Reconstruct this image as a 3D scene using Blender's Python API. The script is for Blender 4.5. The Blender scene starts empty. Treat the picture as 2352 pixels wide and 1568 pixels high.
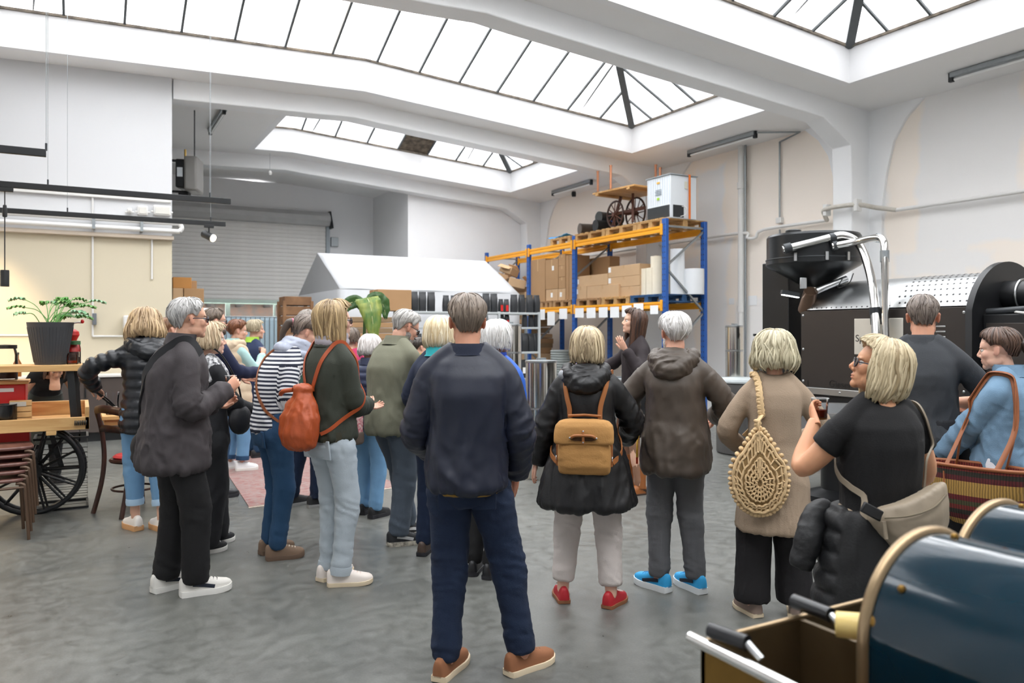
import bpy, math, random
import numpy as np
from mathutils import Vector, Matrix, Euler

# ------------------------------------------------------------------ camera, sky, exposure
SC = bpy.context.scene
COL = SC.collection
F, CX, HY, CH = 1792.0, 1176.0, 760.0, 1.55     # focal length and horizon of a 2352x1568 frame, eye height
YAW = math.radians(29.0)
SY, CY = math.sin(YAW), math.cos(YAW)
cam = bpy.data.cameras.new('camera')
cam.sensor_width = 36.0
cam.lens = 36.0 * F / 2352.0
cam.shift_y = -24.0 / 2352.0
cam.clip_start = 0.05
cam.dof.use_dof = True
cam.dof.focus_distance = 4.3
cam.dof.aperture_fstop = 3.2
camo = bpy.data.objects.new('camera', cam)
COL.objects.link(camo)
camo.location = (0, 0, CH)
camo.rotation_euler = (math.radians(90), 0, -YAW)
SC.camera = camo

world = bpy.data.worlds.new('overcast_sky')
SC.world = world
world.use_nodes = True
bg = world.node_tree.nodes['Background']
bg.inputs[0].default_value = (0.965, 0.98, 1.0, 1)
bg.inputs[1].default_value = 4.6
vs = SC.view_settings
vs.view_transform = 'Standard'
vs.look = 'None'
vs.gamma = 1.0
vs.use_curve_mapping = False
vs.exposure = 0.74
PORTALS = True

# ------------------------------------------------------------------ measuring helpers
def ang(px): return YAW + math.atan((px - CX) / F)
def at(px, py, d):
    u = (px - CX) / F * d
    return (u * CY + d * SY, d * CY - u * SY, CH + (HY - py) / F * d)
def onY(px, Y): return Y * math.tan(ang(px))
def onX(px, X): return X / math.tan(ang(px))
def dep(X, Y): return X * SY + Y * CY
def zat(py, X, Y): return CH + (HY - py) / F * dep(X, Y)
def gnd(px, d):
    p = at(px, HY, d)
    return (p[0], p[1])
def R(a): return math.radians(a)

# ------------------------------------------------------------------ materials
def hx(h):
    h = h.lstrip('#')
    r = []
    for i in (0, 2, 4):
        c = int(h[i:i + 2], 16) / 255.0
        r.append(c / 12.92 if c <= 0.04045 else ((c + 0.055) / 1.055) ** 2.4)
    return (r[0], r[1], r[2], 1.0)

MATS = {}
def nt(name):
    m = bpy.data.materials.new(name)
    m.use_nodes = True
    t = m.node_tree
    return m, t, t.nodes['Principled BSDF']

def mk(name, col, rough=0.6, metal=0.0, var=0.08, vscale=6.0, bump=0.0, bscale=60.0, coat=0.0,
       stretch=None, spec=0.5, col2=None, emit=0.0, sheen=0.0):
    """plain procedural material: base colour with noise variation, optional bump"""
    if name in MATS: return MATS[name]
    m, t, b = nt(name)
    c = hx(col) if isinstance(col, str) else (*col[:3], 1)
    N, L = t.nodes, t.links
    tc = N.new('ShaderNodeTexCoord')
    src = tc.outputs['Object']
    if stretch:
        mp = N.new('ShaderNodeMapping')
        mp.inputs['Scale'].default_value = stretch
        L.new(src, mp.inputs[0]); src = mp.outputs[0]
    nz = N.new('ShaderNodeTexNoise')
    nz.inputs['Scale'].default_value = vscale
    nz.inputs['Detail'].default_value = 5
    L.new(src, nz.inputs['Vector'])
    mx = N.new('ShaderNodeMix'); mx.data_type = 'RGBA'
    if col2:
        c2 = hx(col2) if isinstance(col2, str) else (*col2[:3], 1)
        mx.inputs[6].default_value = c; mx.inputs[7].default_value = c2
        rp = N.new('ShaderNodeValToRGB')
        rp.color_ramp.elements[0].position = 0.35; rp.color_ramp.elements[1].position = 0.65
        L.new(nz.outputs[0], rp.inputs[0]); L.new(rp.outputs[0], mx.inputs[0])
    else:
        mx.inputs[6].default_value = tuple(min(1, x * (1 - var)) for x in c[:3]) + (1,)
        mx.inputs[7].default_value = tuple(min(1, x * (1 + var)) for x in c[:3]) + (1,)
        L.new(nz.outputs[0], mx.inputs[0])
    L.new(mx.outputs[2], b.inputs['Base Color'])
    b.inputs['Roughness'].default_value = rough
    b.inputs['Metallic'].default_value = metal
    b.inputs['Specular IOR Level'].default_value = spec
    b.inputs['Coat Weight'].default_value = coat
    if coat: b.inputs['Coat Roughness'].default_value = 0.05
    if sheen:
        b.inputs['Sheen Weight'].default_value = sheen
    if emit:
        b.inputs['Emission Color'].default_value = c
        b.inputs['Emission Strength'].default_value = emit
    if bump:
        n2 = N.new('ShaderNodeTexNoise')
        n2.inputs['Scale'].default_value = bscale
        n2.inputs['Detail'].default_value = 3
        L.new(src, n2.inputs['Vector'])
        bp = N.new('ShaderNodeBump')
        bp.inputs['Strength'].default_value = bump
        bp.inputs['Distance'].default_value = 0.004
        L.new(n2.outputs[0], bp.inputs['Height'])
        L.new(bp.outputs[0], b.inputs['Normal'])
    MATS[name] = m
    return m

def mvcol(name, rough=0.5, sss=0.0, spec=0.4, bump=0.0, bscale=200, sheen=0.0):
    """colour read from the mesh's own colour attribute (skin tone, hair streaks)"""
    if name in MATS: return MATS[name]
    m, t, b = nt(name)
    a = t.nodes.new('ShaderNodeAttribute'); a.attribute_name = 'Col'
    t.links.new(a.outputs['Color'], b.inputs['Base Color'])
    b.inputs['Roughness'].default_value = rough
    b.inputs['Specular IOR Level'].default_value = spec
    if sss:
        b.inputs['Subsurface Weight'].default_value = sss
        b.inputs['Subsurface Radius'].default_value = (0.012, 0.005, 0.003)
        b.inputs['Subsurface Scale'].default_value = 0.6
    if bump:
        tc = t.nodes.new('ShaderNodeTexCoord')
        n2 = t.nodes.new('ShaderNodeTexNoise'); n2.inputs['Scale'].default_value = bscale
        t.links.new(tc.outputs['Object'], n2.inputs['Vector'])
        bp = t.nodes.new('ShaderNodeBump'); bp.inputs['Strength'].default_value = bump
        bp.inputs['Distance'].default_value = 0.002
        t.links.new(n2.outputs[0], bp.inputs['Height']); t.links.new(bp.outputs[0], b.inputs['Normal'])
    MATS[name] = m
    return m

def mglass(name, col=(1, 1, 1), rough=0.0, thin=True, tint=0.9, milky=0.0):
    """thin pane: transparent with a Fresnel reflection and, if milky, some diffuse transmission"""
    if name in MATS: return MATS[name]
    m = bpy.data.materials.new(name); m.use_nodes = True
    t = m.node_tree; N, L = t.nodes, t.links
    N.remove(N['Principled BSDF'])
    out = N['Material Output']
    tr = N.new('ShaderNodeBsdfTransparent'); tr.inputs[0].default_value = tuple(c * tint for c in col) + (1,)
    gl = N.new('ShaderNodeBsdfGlossy'); gl.inputs['Roughness'].default_value = rough + 0.02
    fr = N.new('ShaderNodeFresnel'); fr.inputs[0].default_value = 1.3
    mx = N.new('ShaderNodeMixShader')
    L.new(fr.outputs[0], mx.inputs[0]); L.new(tr.outputs[0], mx.inputs[1]); L.new(gl.outputs[0], mx.inputs[2])
    last = mx.outputs[0]
    if milky:
        tl = N.new('ShaderNodeBsdfTranslucent'); tl.inputs[0].default_value = (*col, 1)
        tc = N.new('ShaderNodeTexCoord'); nz = N.new('ShaderNodeTexNoise'); nz.inputs['Scale'].default_value = 2.5
        nz.inputs['Detail'].default_value = 6
        L.new(tc.outputs['Object'], nz.inputs['Vector'])
        mr = N.new('ShaderNodeMapRange'); mr.inputs[1].default_value = 0.3; mr.inputs[2].default_value = 0.7
        mr.inputs[3].default_value = milky * 0.3; mr.inputs[4].default_value = milky
        L.new(nz.outputs[0], mr.inputs[0])
        m2 = N.new('ShaderNodeMixShader'); L.new(mr.outputs[0], m2.inputs[0])
        L.new(last, m2.inputs[1]); L.new(tl.outputs[0], m2.inputs[2]); last = m2.outputs[0]
    L.new(last, out.inputs[0])
    MATS[name] = m
    return m

def mwood(name, c1, c2, rough=0.5, scale=(1, 14, 14), sc=2.0, bump=0.15):
    if name in MATS: return MATS[name]
    m, t, b = nt(name); N, L = t.nodes, t.links
    tc = N.new('ShaderNodeTexCoord'); mp = N.new('ShaderNodeMapping'); mp.inputs['Scale'].default_value = scale
    L.new(tc.outputs['Object'], mp.inputs[0])
    nz = N.new('ShaderNodeTexNoise'); nz.inputs['Scale'].default_value = sc; nz.inputs['Detail'].default_value = 8
    nz.inputs['Distortion'].default_value = 0.6
    L.new(mp.outputs[0], nz.inputs['Vector'])
    rp = N.new('ShaderNodeValToRGB')
    rp.color_ramp.elements[0].position = 0.3; rp.color_ramp.elements[0].color = hx(c1)
    rp.color_ramp.elements[1].position = 0.7; rp.color_ramp.elements[1].color = hx(c2)
    L.new(nz.outputs[0], rp.inputs[0]); L.new(rp.outputs[0], b.inputs['Base Color'])
    b.inputs['Roughness'].default_value = rough
    bp = N.new('ShaderNodeBump'); bp.inputs['Strength'].default_value = bump; bp.inputs['Distance'].default_value = 0.003
    L.new(nz.outputs[0], bp.inputs['Height']); L.new(bp.outputs[0], b.inputs['Normal'])
    MATS[name] = m
    return m

def mstripe(name, c1, c2, period, duty=0.5, rough=0.85, attr='gu', bump=0.2):
    """knitted stripes that follow the garment's own length coordinate"""
    if name in MATS: return MATS[name]
    m, t, b = nt(name); N, L = t.nodes, t.links
    a = N.new('ShaderNodeAttribute'); a.attribute_name = attr
    d = N.new('ShaderNodeMath'); d.operation = 'DIVIDE'; d.inputs[1].default_value = period
    L.new(a.outputs['Fac'], d.inputs[0])
    fr = N.new('ShaderNodeMath'); fr.operation = 'FRACT'; L.new(d.outputs[0], fr.inputs[0])
    g = N.new('ShaderNodeMath'); g.operation = 'GREATER_THAN'; g.inputs[1].default_value = duty
    L.new(fr.outputs[0], g.inputs[0])
    mx = N.new('ShaderNodeMix'); mx.data_type = 'RGBA'
    mx.inputs[6].default_value = hx(c1); mx.inputs[7].default_value = hx(c2)
    L.new(g.outputs[0], mx.inputs[0]); L.new(mx.outputs[2], b.inputs['Base Color'])
    b.inputs['Roughness'].default_value = rough
    MATS[name] = m
    return m

# ------------------------------------------------------------------ numpy noise
_rs = np.random.RandomState(5)
_PERM = _rs.permutation(256)
_GRAD = _rs.normal(size=(256, 3)); _GRAD /= np.linalg.norm(_GRAD, axis=1)[:, None]
def pn(P):
    P = np.asarray(P, float)
    I = np.floor(P).astype(int); f = P - I
    u = f * f * f * (f * (f * 6 - 15) + 10)
    def g(dx, dy, dz):
        h = _PERM[(I[:, 0] + dx) & 255]
        h = _PERM[(h + I[:, 1] + dy) & 255]
        h = _PERM[(h + I[:, 2] + dz) & 255]
        G = _GRAD[h]
        return G[:, 0] * (f[:, 0] - dx) + G[:, 1] * (f[:, 1] - dy) + G[:, 2] * (f[:, 2] - dz)
    a = g(0, 0, 0) * (1 - u[:, 0]) + g(1, 0, 0) * u[:, 0]
    b = g(0, 1, 0) * (1 - u[:, 0]) + g(1, 1, 0) * u[:, 0]
    c = g(0, 0, 1) * (1 - u[:, 0]) + g(1, 0, 1) * u[:, 0]
    d = g(0, 1, 1) * (1 - u[:, 0]) + g(1, 1, 1) * u[:, 0]
    return (a * (1 - u[:, 1]) + b * u[:, 1]) * (1 - u[:, 2]) + (c * (1 - u[:, 1]) + d * u[:, 1]) * u[:, 2]

# ------------------------------------------------------------------ mesh builder
def rotm(rx=0, ry=0, rz=0):
    return np.array(Euler((R(rx), R(ry), R(rz))).to_matrix())

def frames(pts, up=None):
    pts = np.asarray(pts, float); n = len(pts)
    T = np.zeros_like(pts)
    T[1:-1] = pts[2:] - pts[:-2]; T[0] = pts[1] - pts[0]; T[-1] = pts[-1] - pts[-2]
    T /= np.maximum(np.linalg.norm(T, axis=1)[:, None], 1e-9)
    ref = np.array(up, float) if up is not None else (np.array([0, 0, 1.]) if abs(T[0][2]) < 0.9 else np.array([0, 1., 0]))
    A = []
    a = np.cross(T[0], ref); a /= np.linalg.norm(a)
    for i in range(n):
        a = a - T[i] * np.dot(a, T[i]); a /= max(np.linalg.norm(a), 1e-9)
        A.append(a)
    A = np.array(A); B = np.cross(A, T)
    return T, A, B

def spath(pts, k=6):
    """Catmull-Rom through pts"""
    P = [np.asarray(p, float) for p in pts]
    P = [2 * P[0] - P[1]] + P + [2 * P[-1] - P[-2]]
    out = []
    for i in range(1, len(P) - 2):
        for j in range(k):
            t = j / k
            out.append(0.5 * (2 * P[i] + (P[i + 1] - P[i - 1]) * t + (2 * P[i - 1] - 5 * P[i] + 4 * P[i + 1] - P[i + 2]) * t * t
                              + (3 * P[i] - P[i - 1] - 3 * P[i + 1] + P[i + 2]) * t ** 3))
    out.append(P[-2])
    return np.array(out)

class MB:
    def __init__(s): s.v = []; s.f = []; s.n = 0
    def add(s, V, Fs):
        V = np.asarray(V, float)
        s.v.append(V)
        k = s.n
        s.f += [tuple(i + k for i in f) for f in Fs]
        s.n += len(V)
        return s
    def hexa(s, P):
        return s.add(P, [(0, 3, 2, 1), (4, 5, 6, 7), (0, 1, 5, 4), (1, 2, 6, 5), (2, 3, 7, 6), (3, 0, 4, 7)])
    def box(s, x0, x1, y0, y1, z0, z1):
        return s.hexa([(x0, y0, z0), (x1, y0, z0), (x1, y1, z0), (x0, y1, z0), (x0, y0, z1), (x1, y0, z1), (x1, y1, z1), (x0, y1, z1)])
    def cbox(s, c, size, M=None):
        hx_, hy, hz = [q / 2 for q in size]
        P = np.array([(-hx_, -hy, -hz), (hx_, -hy, -hz), (hx_, hy, -hz), (-hx_, hy, -hz), (-hx_, -hy, hz), (hx_, -hy, hz), (hx_, hy, hz), (-hx_, hy, hz)])
        if M is not None: P = P @ np.asarray(M).T
        return s.hexa(P + np.asarray(c))
    def bar(s, p0, p1, w, h, up=(0, 0, 1)):
        p0 = np.asarray(p0, float); p1 = np.asarray(p1, float)
        T = p1 - p0; T = T / np.linalg.norm(T)
        a = np.cross(T, up); a = a / np.linalg.norm(a); b = np.cross(a, T)
        P = []
        for p in (p0, p1):
            for sa, sb in ((-1, -1), (1, -1), (1, 1), (-1, 1)):
                P.append(p + a * sa * w / 2 + b * sb * h / 2)
        return s.hexa(P)
    def loft(s, rings, cap=True, close=False):
        n = len(rings[0]); m = len(rings)
        V = np.concatenate([np.asarray(r, float) for r in rings])
        Fs = []
        for i in range(m - 1 + (1 if close else 0)):
            i2 = (i + 1) % m
            for j in range(n):
                k = (j + 1) % n
                Fs.append((i * n + j, i * n + k, i2 * n + k, i2 * n + j))
        if cap and not close:
            Fs.append(tuple(range(n))[::-1]); Fs.append(tuple((m - 1) * n + j for j in range(n)))
        return s.add(V, Fs)
    def tube(s, pts, r, n=8, up=None, cap=True, close=False):
        pts = np.asarray(pts, float)
        T, A, B = frames(pts, up)
        m = len(pts)
        if np.isscalar(r): r = [r] * m
        rings = []
        for i in range(m):
            ra, rb = (r[i], r[i]) if np.isscalar(r[i]) else r[i]
            th = np.linspace(0, 2 * np.pi, n, endpoint=False)
            rings.append(pts[i] + np.outer(np.cos(th) * ra, A[i]) + np.outer(np.sin(th) * rb, B[i]))
        return s.loft(rings, cap, close)
    def cyl(s, p0, p1, r0, r1=None, n=16):
        return s.tube([p0, p1], [r0, r0 if r1 is None else r1], n)
    def lathe(s, prof, n=24, c=(0, 0, 0), axis='z', cap=True):
        rings = []
        th = np.linspace(0, 2 * np.pi, n, endpoint=False)
        for r, z in prof:
            r = max(r, 1e-4)
            if axis == 'z': q = np.stack([r * np.cos(th), r * np.sin(th), np.full(n, z)], 1)
            elif axis == 'y': q = np.stack([r * np.sin(th), np.full(n, z), r * np.cos(th)], 1)
            else: q = np.stack([np.full(n, z), r * np.cos(th), r * np.sin(th)], 1)
            rings.append(q + np.asarray(c))
        return s.loft(rings, cap)
    def ell(s, c, r, M=None, n=16, m=10):
        rings = []
        th = np.linspace(0, 2 * np.pi, n, endpoint=False)
        for i in range(1, m):
            a = math.pi * i / m
            q = np.stack([np.sin(a) * np.cos(th), np.sin(a) * np.sin(th), np.full(n, -math.cos(a))], 1) * np.asarray(r)
            if M is not None: q = q @ np.asarray(M).T
            rings.append(q + np.asarray(c))
        return s.loft(rings)
    def prism(s, poly, a, b, plane='xz'):
        """2-D polygon extruded along the third axis from a to b"""
        def P(u, v, w):
            return {'xz': (u, w, v), 'yz': (w, u, v), 'xy': (u, v, w)}[plane]
        n = len(poly)
        V = [P(u, v, a) for u, v in poly] + [P(u, v, b) for u, v in poly]
        Fs = [tuple(range(n))[::-1], tuple(range(n, 2 * n))] + [(i, (i + 1) % n, n + (i + 1) % n, n + i) for i in range(n)]
        return s.add(V, Fs)
    def torus(s, c, Rr, r, n=24, m=8, axis='z', M=None):
        th = np.linspace(0, 2 * np.pi, n, endpoint=False)
        rings = []
        for t in th:
            ph = np.linspace(0, 2 * np.pi, m, endpoint=False)
            rad = Rr + r * np.cos(ph); z = r * np.sin(ph)
            q = np.stack([rad * math.cos(t), rad * math.sin(t), z], 1)
            if axis == 'y': q = q[:, [0, 2, 1]]
            if axis == 'x': q = q[:, [2, 0, 1]]
            if M is not None: q = q @ np.asarray(M).T
            rings.append(q + np.asarray(c))
        return s.loft(rings, False, True)
    def VF(s): return (np.concatenate(s.v) if s.v else np.zeros((0, 3))), s.f
    def mesh(s, name, sharp=35):
        me = bpy.data.meshes.new(name)
        V, Fs = s.VF()
        me.from_pydata(V.tolist(), [], Fs)
        if sharp:
            me.polygons.foreach_set('use_smooth', [True] * len(me.polygons))
            import bmesh
            bm = bmesh.new(); bm.from_mesh(me)
            bmesh.ops.recalc_face_normals(bm, faces=bm.faces)
            bm.to_mesh(me); bm.free()
            me.set_sharp_from_angle(angle=R(sharp))
        return me
    def build(s, name, mat, parent=None, sharp=35, bevel=0, **kw):
        return put(name, s.mesh(name, sharp), mat, parent, bevel, **kw)

def put(name, me, mat, parent=None, bevel=0, loc=None, rot=None, label=None, cat=None, group=None, kind=None):
    if mat is not None and len(me.materials) == 0: me.materials.append(mat)
    o = bpy.data.objects.new(name, me)
    COL.objects.link(o)
    if parent is not None: o.parent = parent
    if loc is not None: o.location = loc
    if rot is not None: o.rotation_euler = rot
    if bevel:
        b = o.modifiers.new('bevel', 'BEVEL'); b.width = bevel; b.segments = 2; b.limit_method = 'ANGLE'; b.angle_limit = R(40)
    return tag(o, label, cat, group, kind)

def tag(o, label=None, cat=None, group=None, kind=None):
    if label: o['label'] = label
    if cat: o['category'] = cat
    if group: o['group'] = group
    if kind: o['kind'] = kind
    return o

def thing(name, label, cat, loc=(0, 0, 0), rz=0.0, group=None, kind=None):
    o = bpy.data.objects.new(name, None)
    o.empty_display_size = 0.1
    COL.objects.link(o)
    o.location = loc; o.rotation_euler = (0, 0, rz)
    return tag(o, label, cat, group, kind)

def copy_tree(o, parent=None):
    c = o.copy(); COL.objects.link(c)
    c.parent = parent
    for ch in list(o.children): copy_tree(ch, c)
    return c

ORD = ['first', 'second', 'third', 'fourth', 'fifth', 'sixth', 'seventh', 'eighth', 'ninth', 'tenth', 'eleventh', 'twelfth',
       'thirteenth', 'fourteenth', 'fifteenth', 'sixteenth', 'seventeenth', 'eighteenth', 'nineteenth', 'twentieth']

def text_mesh(name, body, size, mat, parent, M, extrude=0.001, font=None, align='LEFT'):
    cu = bpy.data.curves.new(name, 'FONT')
    cu.body = body; cu.size = size; cu.extrude = extrude; cu.align_x = align
    o = bpy.data.objects.new(name, cu); COL.objects.link(o)
    dg = bpy.context.evaluated_depsgraph_get()
    me = bpy.data.meshes.new_from_object(o.evaluated_get(dg))
    bpy.data.objects.remove(o); bpy.data.curves.remove(cu)
    me.transform(M)
    me.materials.clear(); me.materials.append(mat)
    return put(name, me, mat, parent)
# ================================================================== THE HALL
XW, XL = 10.9, -3.2            # right and left walls
XR = 4.1                       # ridge of the roof
def Zs(x): return 5.5 - 0.075 * (x - XR) if x > XR else 5.5 - 0.03 * (XR - x)

m_white = mk('white_painted_plaster', '#f1f1f2', 0.75, var=0.03, vscale=1.5, bump=0.25, bscale=25)
m_frame = mk('white_painted_concrete', '#f2f3f4', 0.7, var=0.03, vscale=1.2, bump=0.3, bscale=18)
m_soffit = mk('white_painted_ceiling', '#f2f1f0', 0.8, var=0.03, vscale=0.8, bump=0.2, bscale=20)
m_pipewhite = mk('white_painted_pipe', '#dfdedb', 0.4, var=0.04)
m_black = mk('matt_black_metal', '#17191b', 0.45, var=0.1)
m_dkgrey = mk('dark_grey_metal', '#34373a', 0.45, metal=0.4, var=0.1)
m_steel = mk('brushed_steel', '#b9bbbc', 0.28, metal=1.0, var=0.06, vscale=20)
m_galv = mk('galvanised_steel', '#9da3a6', 0.42, metal=0.85, var=0.12, vscale=30)

def floor_mat():
    m, t, b = nt('polished_concrete'); N, L = t.nodes, t.links
    tc = N.new('ShaderNodeTexCoord')
    n1 = N.new('ShaderNodeTexNoise'); n1.inputs['Scale'].default_value = 0.55; n1.inputs['Detail'].default_value = 10; n1.inputs['Roughness'].default_value = 0.62
    n2 = N.new('ShaderNodeTexNoise'); n2.inputs['Scale'].default_value = 11; n2.inputs['Detail'].default_value = 8; n2.inputs['Roughness'].default_value = 0.7
    n3 = N.new('ShaderNodeTexNoise'); n3.inputs['Scale'].default_value = 90; n3.inputs['Detail'].default_value = 3
    for n in (n1, n2, n3): L.new(tc.outputs['Object'], n.inputs['Vector'])
    r1 = N.new('ShaderNodeValToRGB')
    r1.color_ramp.elements[0].position = 0.32; r1.color_ramp.elements[0].color = hx('#585956')
    r1.color_ramp.elements[1].position = 0.7; r1.color_ramp.elements[1].color = hx('#767773')
    L.new(n1.outputs[0], r1.inputs[0])
    r2 = N.new('ShaderNodeValToRGB')
    r2.color_ramp.elements[0].position = 0.3; r2.color_ramp.elements[0].color = (0.67, 0.67, 0.645, 1)
    r2.color_ramp.elements[1].position = 0.62; r2.color_ramp.elements[1].color = (1.08, 1.08, 1.08, 1)
    L.new(n2.outputs[0], r2.inputs[0])
    r3 = N.new('ShaderNodeValToRGB')
    r3.color_ramp.elements[0].position = 0.25; r3.color_ramp.elements[0].color = (0.86, 0.86, 0.86, 1)
    r3.color_ramp.elements[1].position = 0.6; r3.color_ramp.elements[1].color = (1.02, 1.02, 1.02, 1)
    L.new(n3.outputs[0], r3.inputs[0])
    # hairline cracks and drag marks
    vo = N.new('ShaderNodeTexVoronoi'); vo.feature = 'DISTANCE_TO_EDGE'; vo.inputs['Scale'].default_value = 0.35
    w = N.new('ShaderNodeTexNoise'); w.inputs['Scale'].default_value = 3
    L.new(tc.outputs['Object'], w.inputs['Vector'])
    mw = N.new('ShaderNodeMix'); mw.data_type = 'RGBA'; mw.inputs[0].default_value = 0.18
    L.new(tc.outputs['Object'], mw.inputs[6]); L.new(w.outputs[1], mw.inputs[7]); L.new(mw.outputs[2], vo.inputs['Vector'])
    cr = N.new('ShaderNodeMapRange'); cr.inputs[1].default_value = 0.0; cr.inputs[2].default_value = 0.006; cr.inputs[3].default_value = 0.82; cr.inputs[4].default_value = 1
    L.new(vo.outputs[0], cr.inputs[0])
    a = N.new('ShaderNodeMix'); a.data_type = 'RGBA'; a.blend_type = 'MULTIPLY'; a.inputs[0].default_value = 1
    L.new(r1.outputs[0], a.inputs[6]); L.new(r2.outputs[0], a.inputs[7])
    c = N.new('ShaderNodeMix'); c.data_type = 'RGBA'; c.blend_type = 'MULTIPLY'; c.inputs[0].default_value = 1
    L.new(a.outputs[2], c.inputs[6]); L.new(r3.outputs[0], c.inputs[7])
    d = N.new('ShaderNodeMix'); d.data_type = 'RGBA'; d.blend_type = 'MULTIPLY'; d.inputs[0].default_value = 1
    L.new(c.outputs[2], d.inputs[6]); L.new(cr.outputs[0], d.inputs[7])
    L.new(d.outputs[2], b.inputs['Base Color'])
    rr = N.new('ShaderNodeMapRange'); rr.inputs[1].default_value = 0.3; rr.inputs[2].default_value = 0.7; rr.inputs[3].default_value = 0.27; rr.inputs[4].default_value = 0.48
    L.new(n2.outputs[0], rr.inputs[0]); L.new(rr.outputs[0], b.inputs['Roughness'])
    bp = N.new('ShaderNodeBump'); bp.inputs['Strength'].default_value = 0.08; bp.inputs['Distance'].default_value = 0.003
    L.new(n3.outputs[0], bp.inputs['Height']); L.new(bp.outputs[0], b.inputs['Normal'])
    return m

def patch_mat(name, base, patch, rects, axes=('Y', 'Z'), edge=0.06, scale=1.6):
    """plaster in one colour with touched-up areas in another; rects in wall metres (u0,u1,v0,v1)"""
    m, t, b = nt(name); N, L = t.nodes, t.links
    tc = N.new('ShaderNodeTexCoord'); sp = N.new('ShaderNodeSeparateXYZ'); L.new(tc.outputs['Object'], sp.inputs[0])
    nz = N.new('ShaderNodeTexNoise'); nz.inputs['Scale'].default_value = scale; nz.inputs['Detail'].default_value = 4
    L.new(tc.outputs['Object'], nz.inputs['Vector'])
    off = N.new('ShaderNodeMath'); off.operation = 'MULTIPLY_ADD'; off.inputs[1].default_value = 0.5; off.inputs[2].default_value = -0.25
    L.new(nz.outputs[0], off.inputs[0])
    tot = None
    for (u0, u1, v0, v1, s) in rects:
        ds = []
        for ax, a0, a1 in ((axes[0], u0, u1), (axes[1], v0, v1)):
            x = N.new('ShaderNodeMath'); x.operation = 'SUBTRACT'; x.inputs[1].default_value = (a0 + a1) / 2
            L.new(sp.outputs[ax], x.inputs[0])
            y = N.new('ShaderNodeMath'); y.operation = 'ABSOLUTE'; L.new(x.outputs[0], y.inputs[0])
            z = N.new('ShaderNodeMath'); z.operation = 'SUBTRACT'; z.inputs[1].default_value = (a1 - a0) / 2
            L.new(y.outputs[0], z.inputs[0]); ds.append(z)
        mxx = N.new('ShaderNodeMath'); mxx.operation = 'MAXIMUM'; L.new(ds[0].outputs[0], mxx.inputs[0]); L.new(ds[1].outputs[0], mxx.inputs[1])
        ad = N.new('ShaderNodeMath'); ad.operation = 'ADD'; L.new(mxx.outputs[0], ad.inputs[0]); L.new(off.outputs[0], ad.inputs[1])
        mr = N.new('ShaderNodeMapRange'); mr.inputs[1].default_value = edge; mr.inputs[2].default_value = -edge; mr.inputs[3].default_value = 0; mr.inputs[4].default_value = s
        L.new(ad.outputs[0], mr.inputs[0])
        if tot is None: tot = mr
        else:
            q = N.new('ShaderNodeMath'); q.operation = 'MAXIMUM'; L.new(tot.outputs[0], q.inputs[0]); L.new(mr.outputs[0], q.inputs[1]); tot = q
    mx = N.new('ShaderNodeMix'); mx.data_type = 'RGBA'; mx.inputs[6].default_value = hx(base); mx.inputs[7].default_value = hx(patch)
    L.new(tot.outputs[0], mx.inputs[0]); L.new(mx.outputs[2], b.inputs['Base Color'])
    b.inputs['Roughness'].default_value = 0.8
    n2 = N.new('ShaderNodeTexNoise'); n2.inputs['Scale'].default_value = 20; L.new(tc.outputs['Object'], n2.inputs['Vector'])
    bp = N.new('ShaderNodeBump'); bp.inputs['Strength'].default_value = 0.2; bp.inputs['Distance'].default_value = 0.004
    L.new(n2.outputs[0], bp.inputs['Height']); L.new(bp.outputs[0], b.inputs['Normal'])
    return m

def struct(name, mb, mat, parent=None, label=None, sharp=30, bevel=0):
    return mb.build(name, mat, parent, sharp, bevel, label=label, kind=None if parent else 'structure')

struct('floor', MB().box(XL - .2, XW + .2, -4.2, 21.3, -0.2, 0), floor_mat(), label='grey polished concrete floor of the hall')

# --- right wall with touched-up paint
pr = []
def wr(px0, px1, py0, py1, s=1.0):
    y0, y1 = sorted((onX(px0, XW), onX(px1, XW)))
    ym = (y0 + y1) / 2
    z0, z1 = sorted((zat(py0, XW, ym), zat(py1, XW, ym)))
    pr.append((y0, y1, z0, z1, s))
wr(1600, 1662, 390, 560); wr(2178, 2222, 530, 640, .8); wr(2060, 2290, 580, 622, .8); wr(1625, 1675, 560, 900, .9)
wr(1690, 1760, 690, 900, .7); wr(2008, 2040, 200, 1000, .9); wr(2110, 2352, 100, 560, .85); wr(1500, 1600, 600, 900, .7)
wr(1560, 1830, 850, 1000, 1)
struct('wall_right', MB().box(XW, XW + .2, -4.2, 18.6, 0, 5.1),
       patch_mat('cream_plaster_with_grey_patches', '#fbf1e6', '#f0f0f0', pr), label='cream plaster wall with pale grey touched-up patches')
struct('wall_left', MB().box(XL - .2, XL, -4.2, 21.2, 0, 5.4), m_white)
struct('wall_near', MB().box(XL, XW, -4.2, -4.0, 0, 5.6), m_white)
# back wall: infill under the last frame, its return, and the wall round the roller shutter
BX = onY(937, 18.35)
struct('wall_back_right', MB().box(BX, XW, 18.35, 18.55, 0, 5.4), m_white, label='white wall filling the far right bay')
struct('wall_return', MB().box(BX, BX + .2, 18.55, 21.0, 0, 5.4), m_white)
SX0, SX1, SZ = 1.3, onY(750, 21.0), 4.45
mb = MB().box(SX1, BX + .2, 21.0, 21.2, 0, 5.45).box(XL, SX0, 21.0, 21.2, 0, 5.45).box(SX0, SX1, 21.0, 21.2, SZ, 5.45)
struct('wall_back', mb, m_white, label='white back wall round the roller shutter opening')
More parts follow.
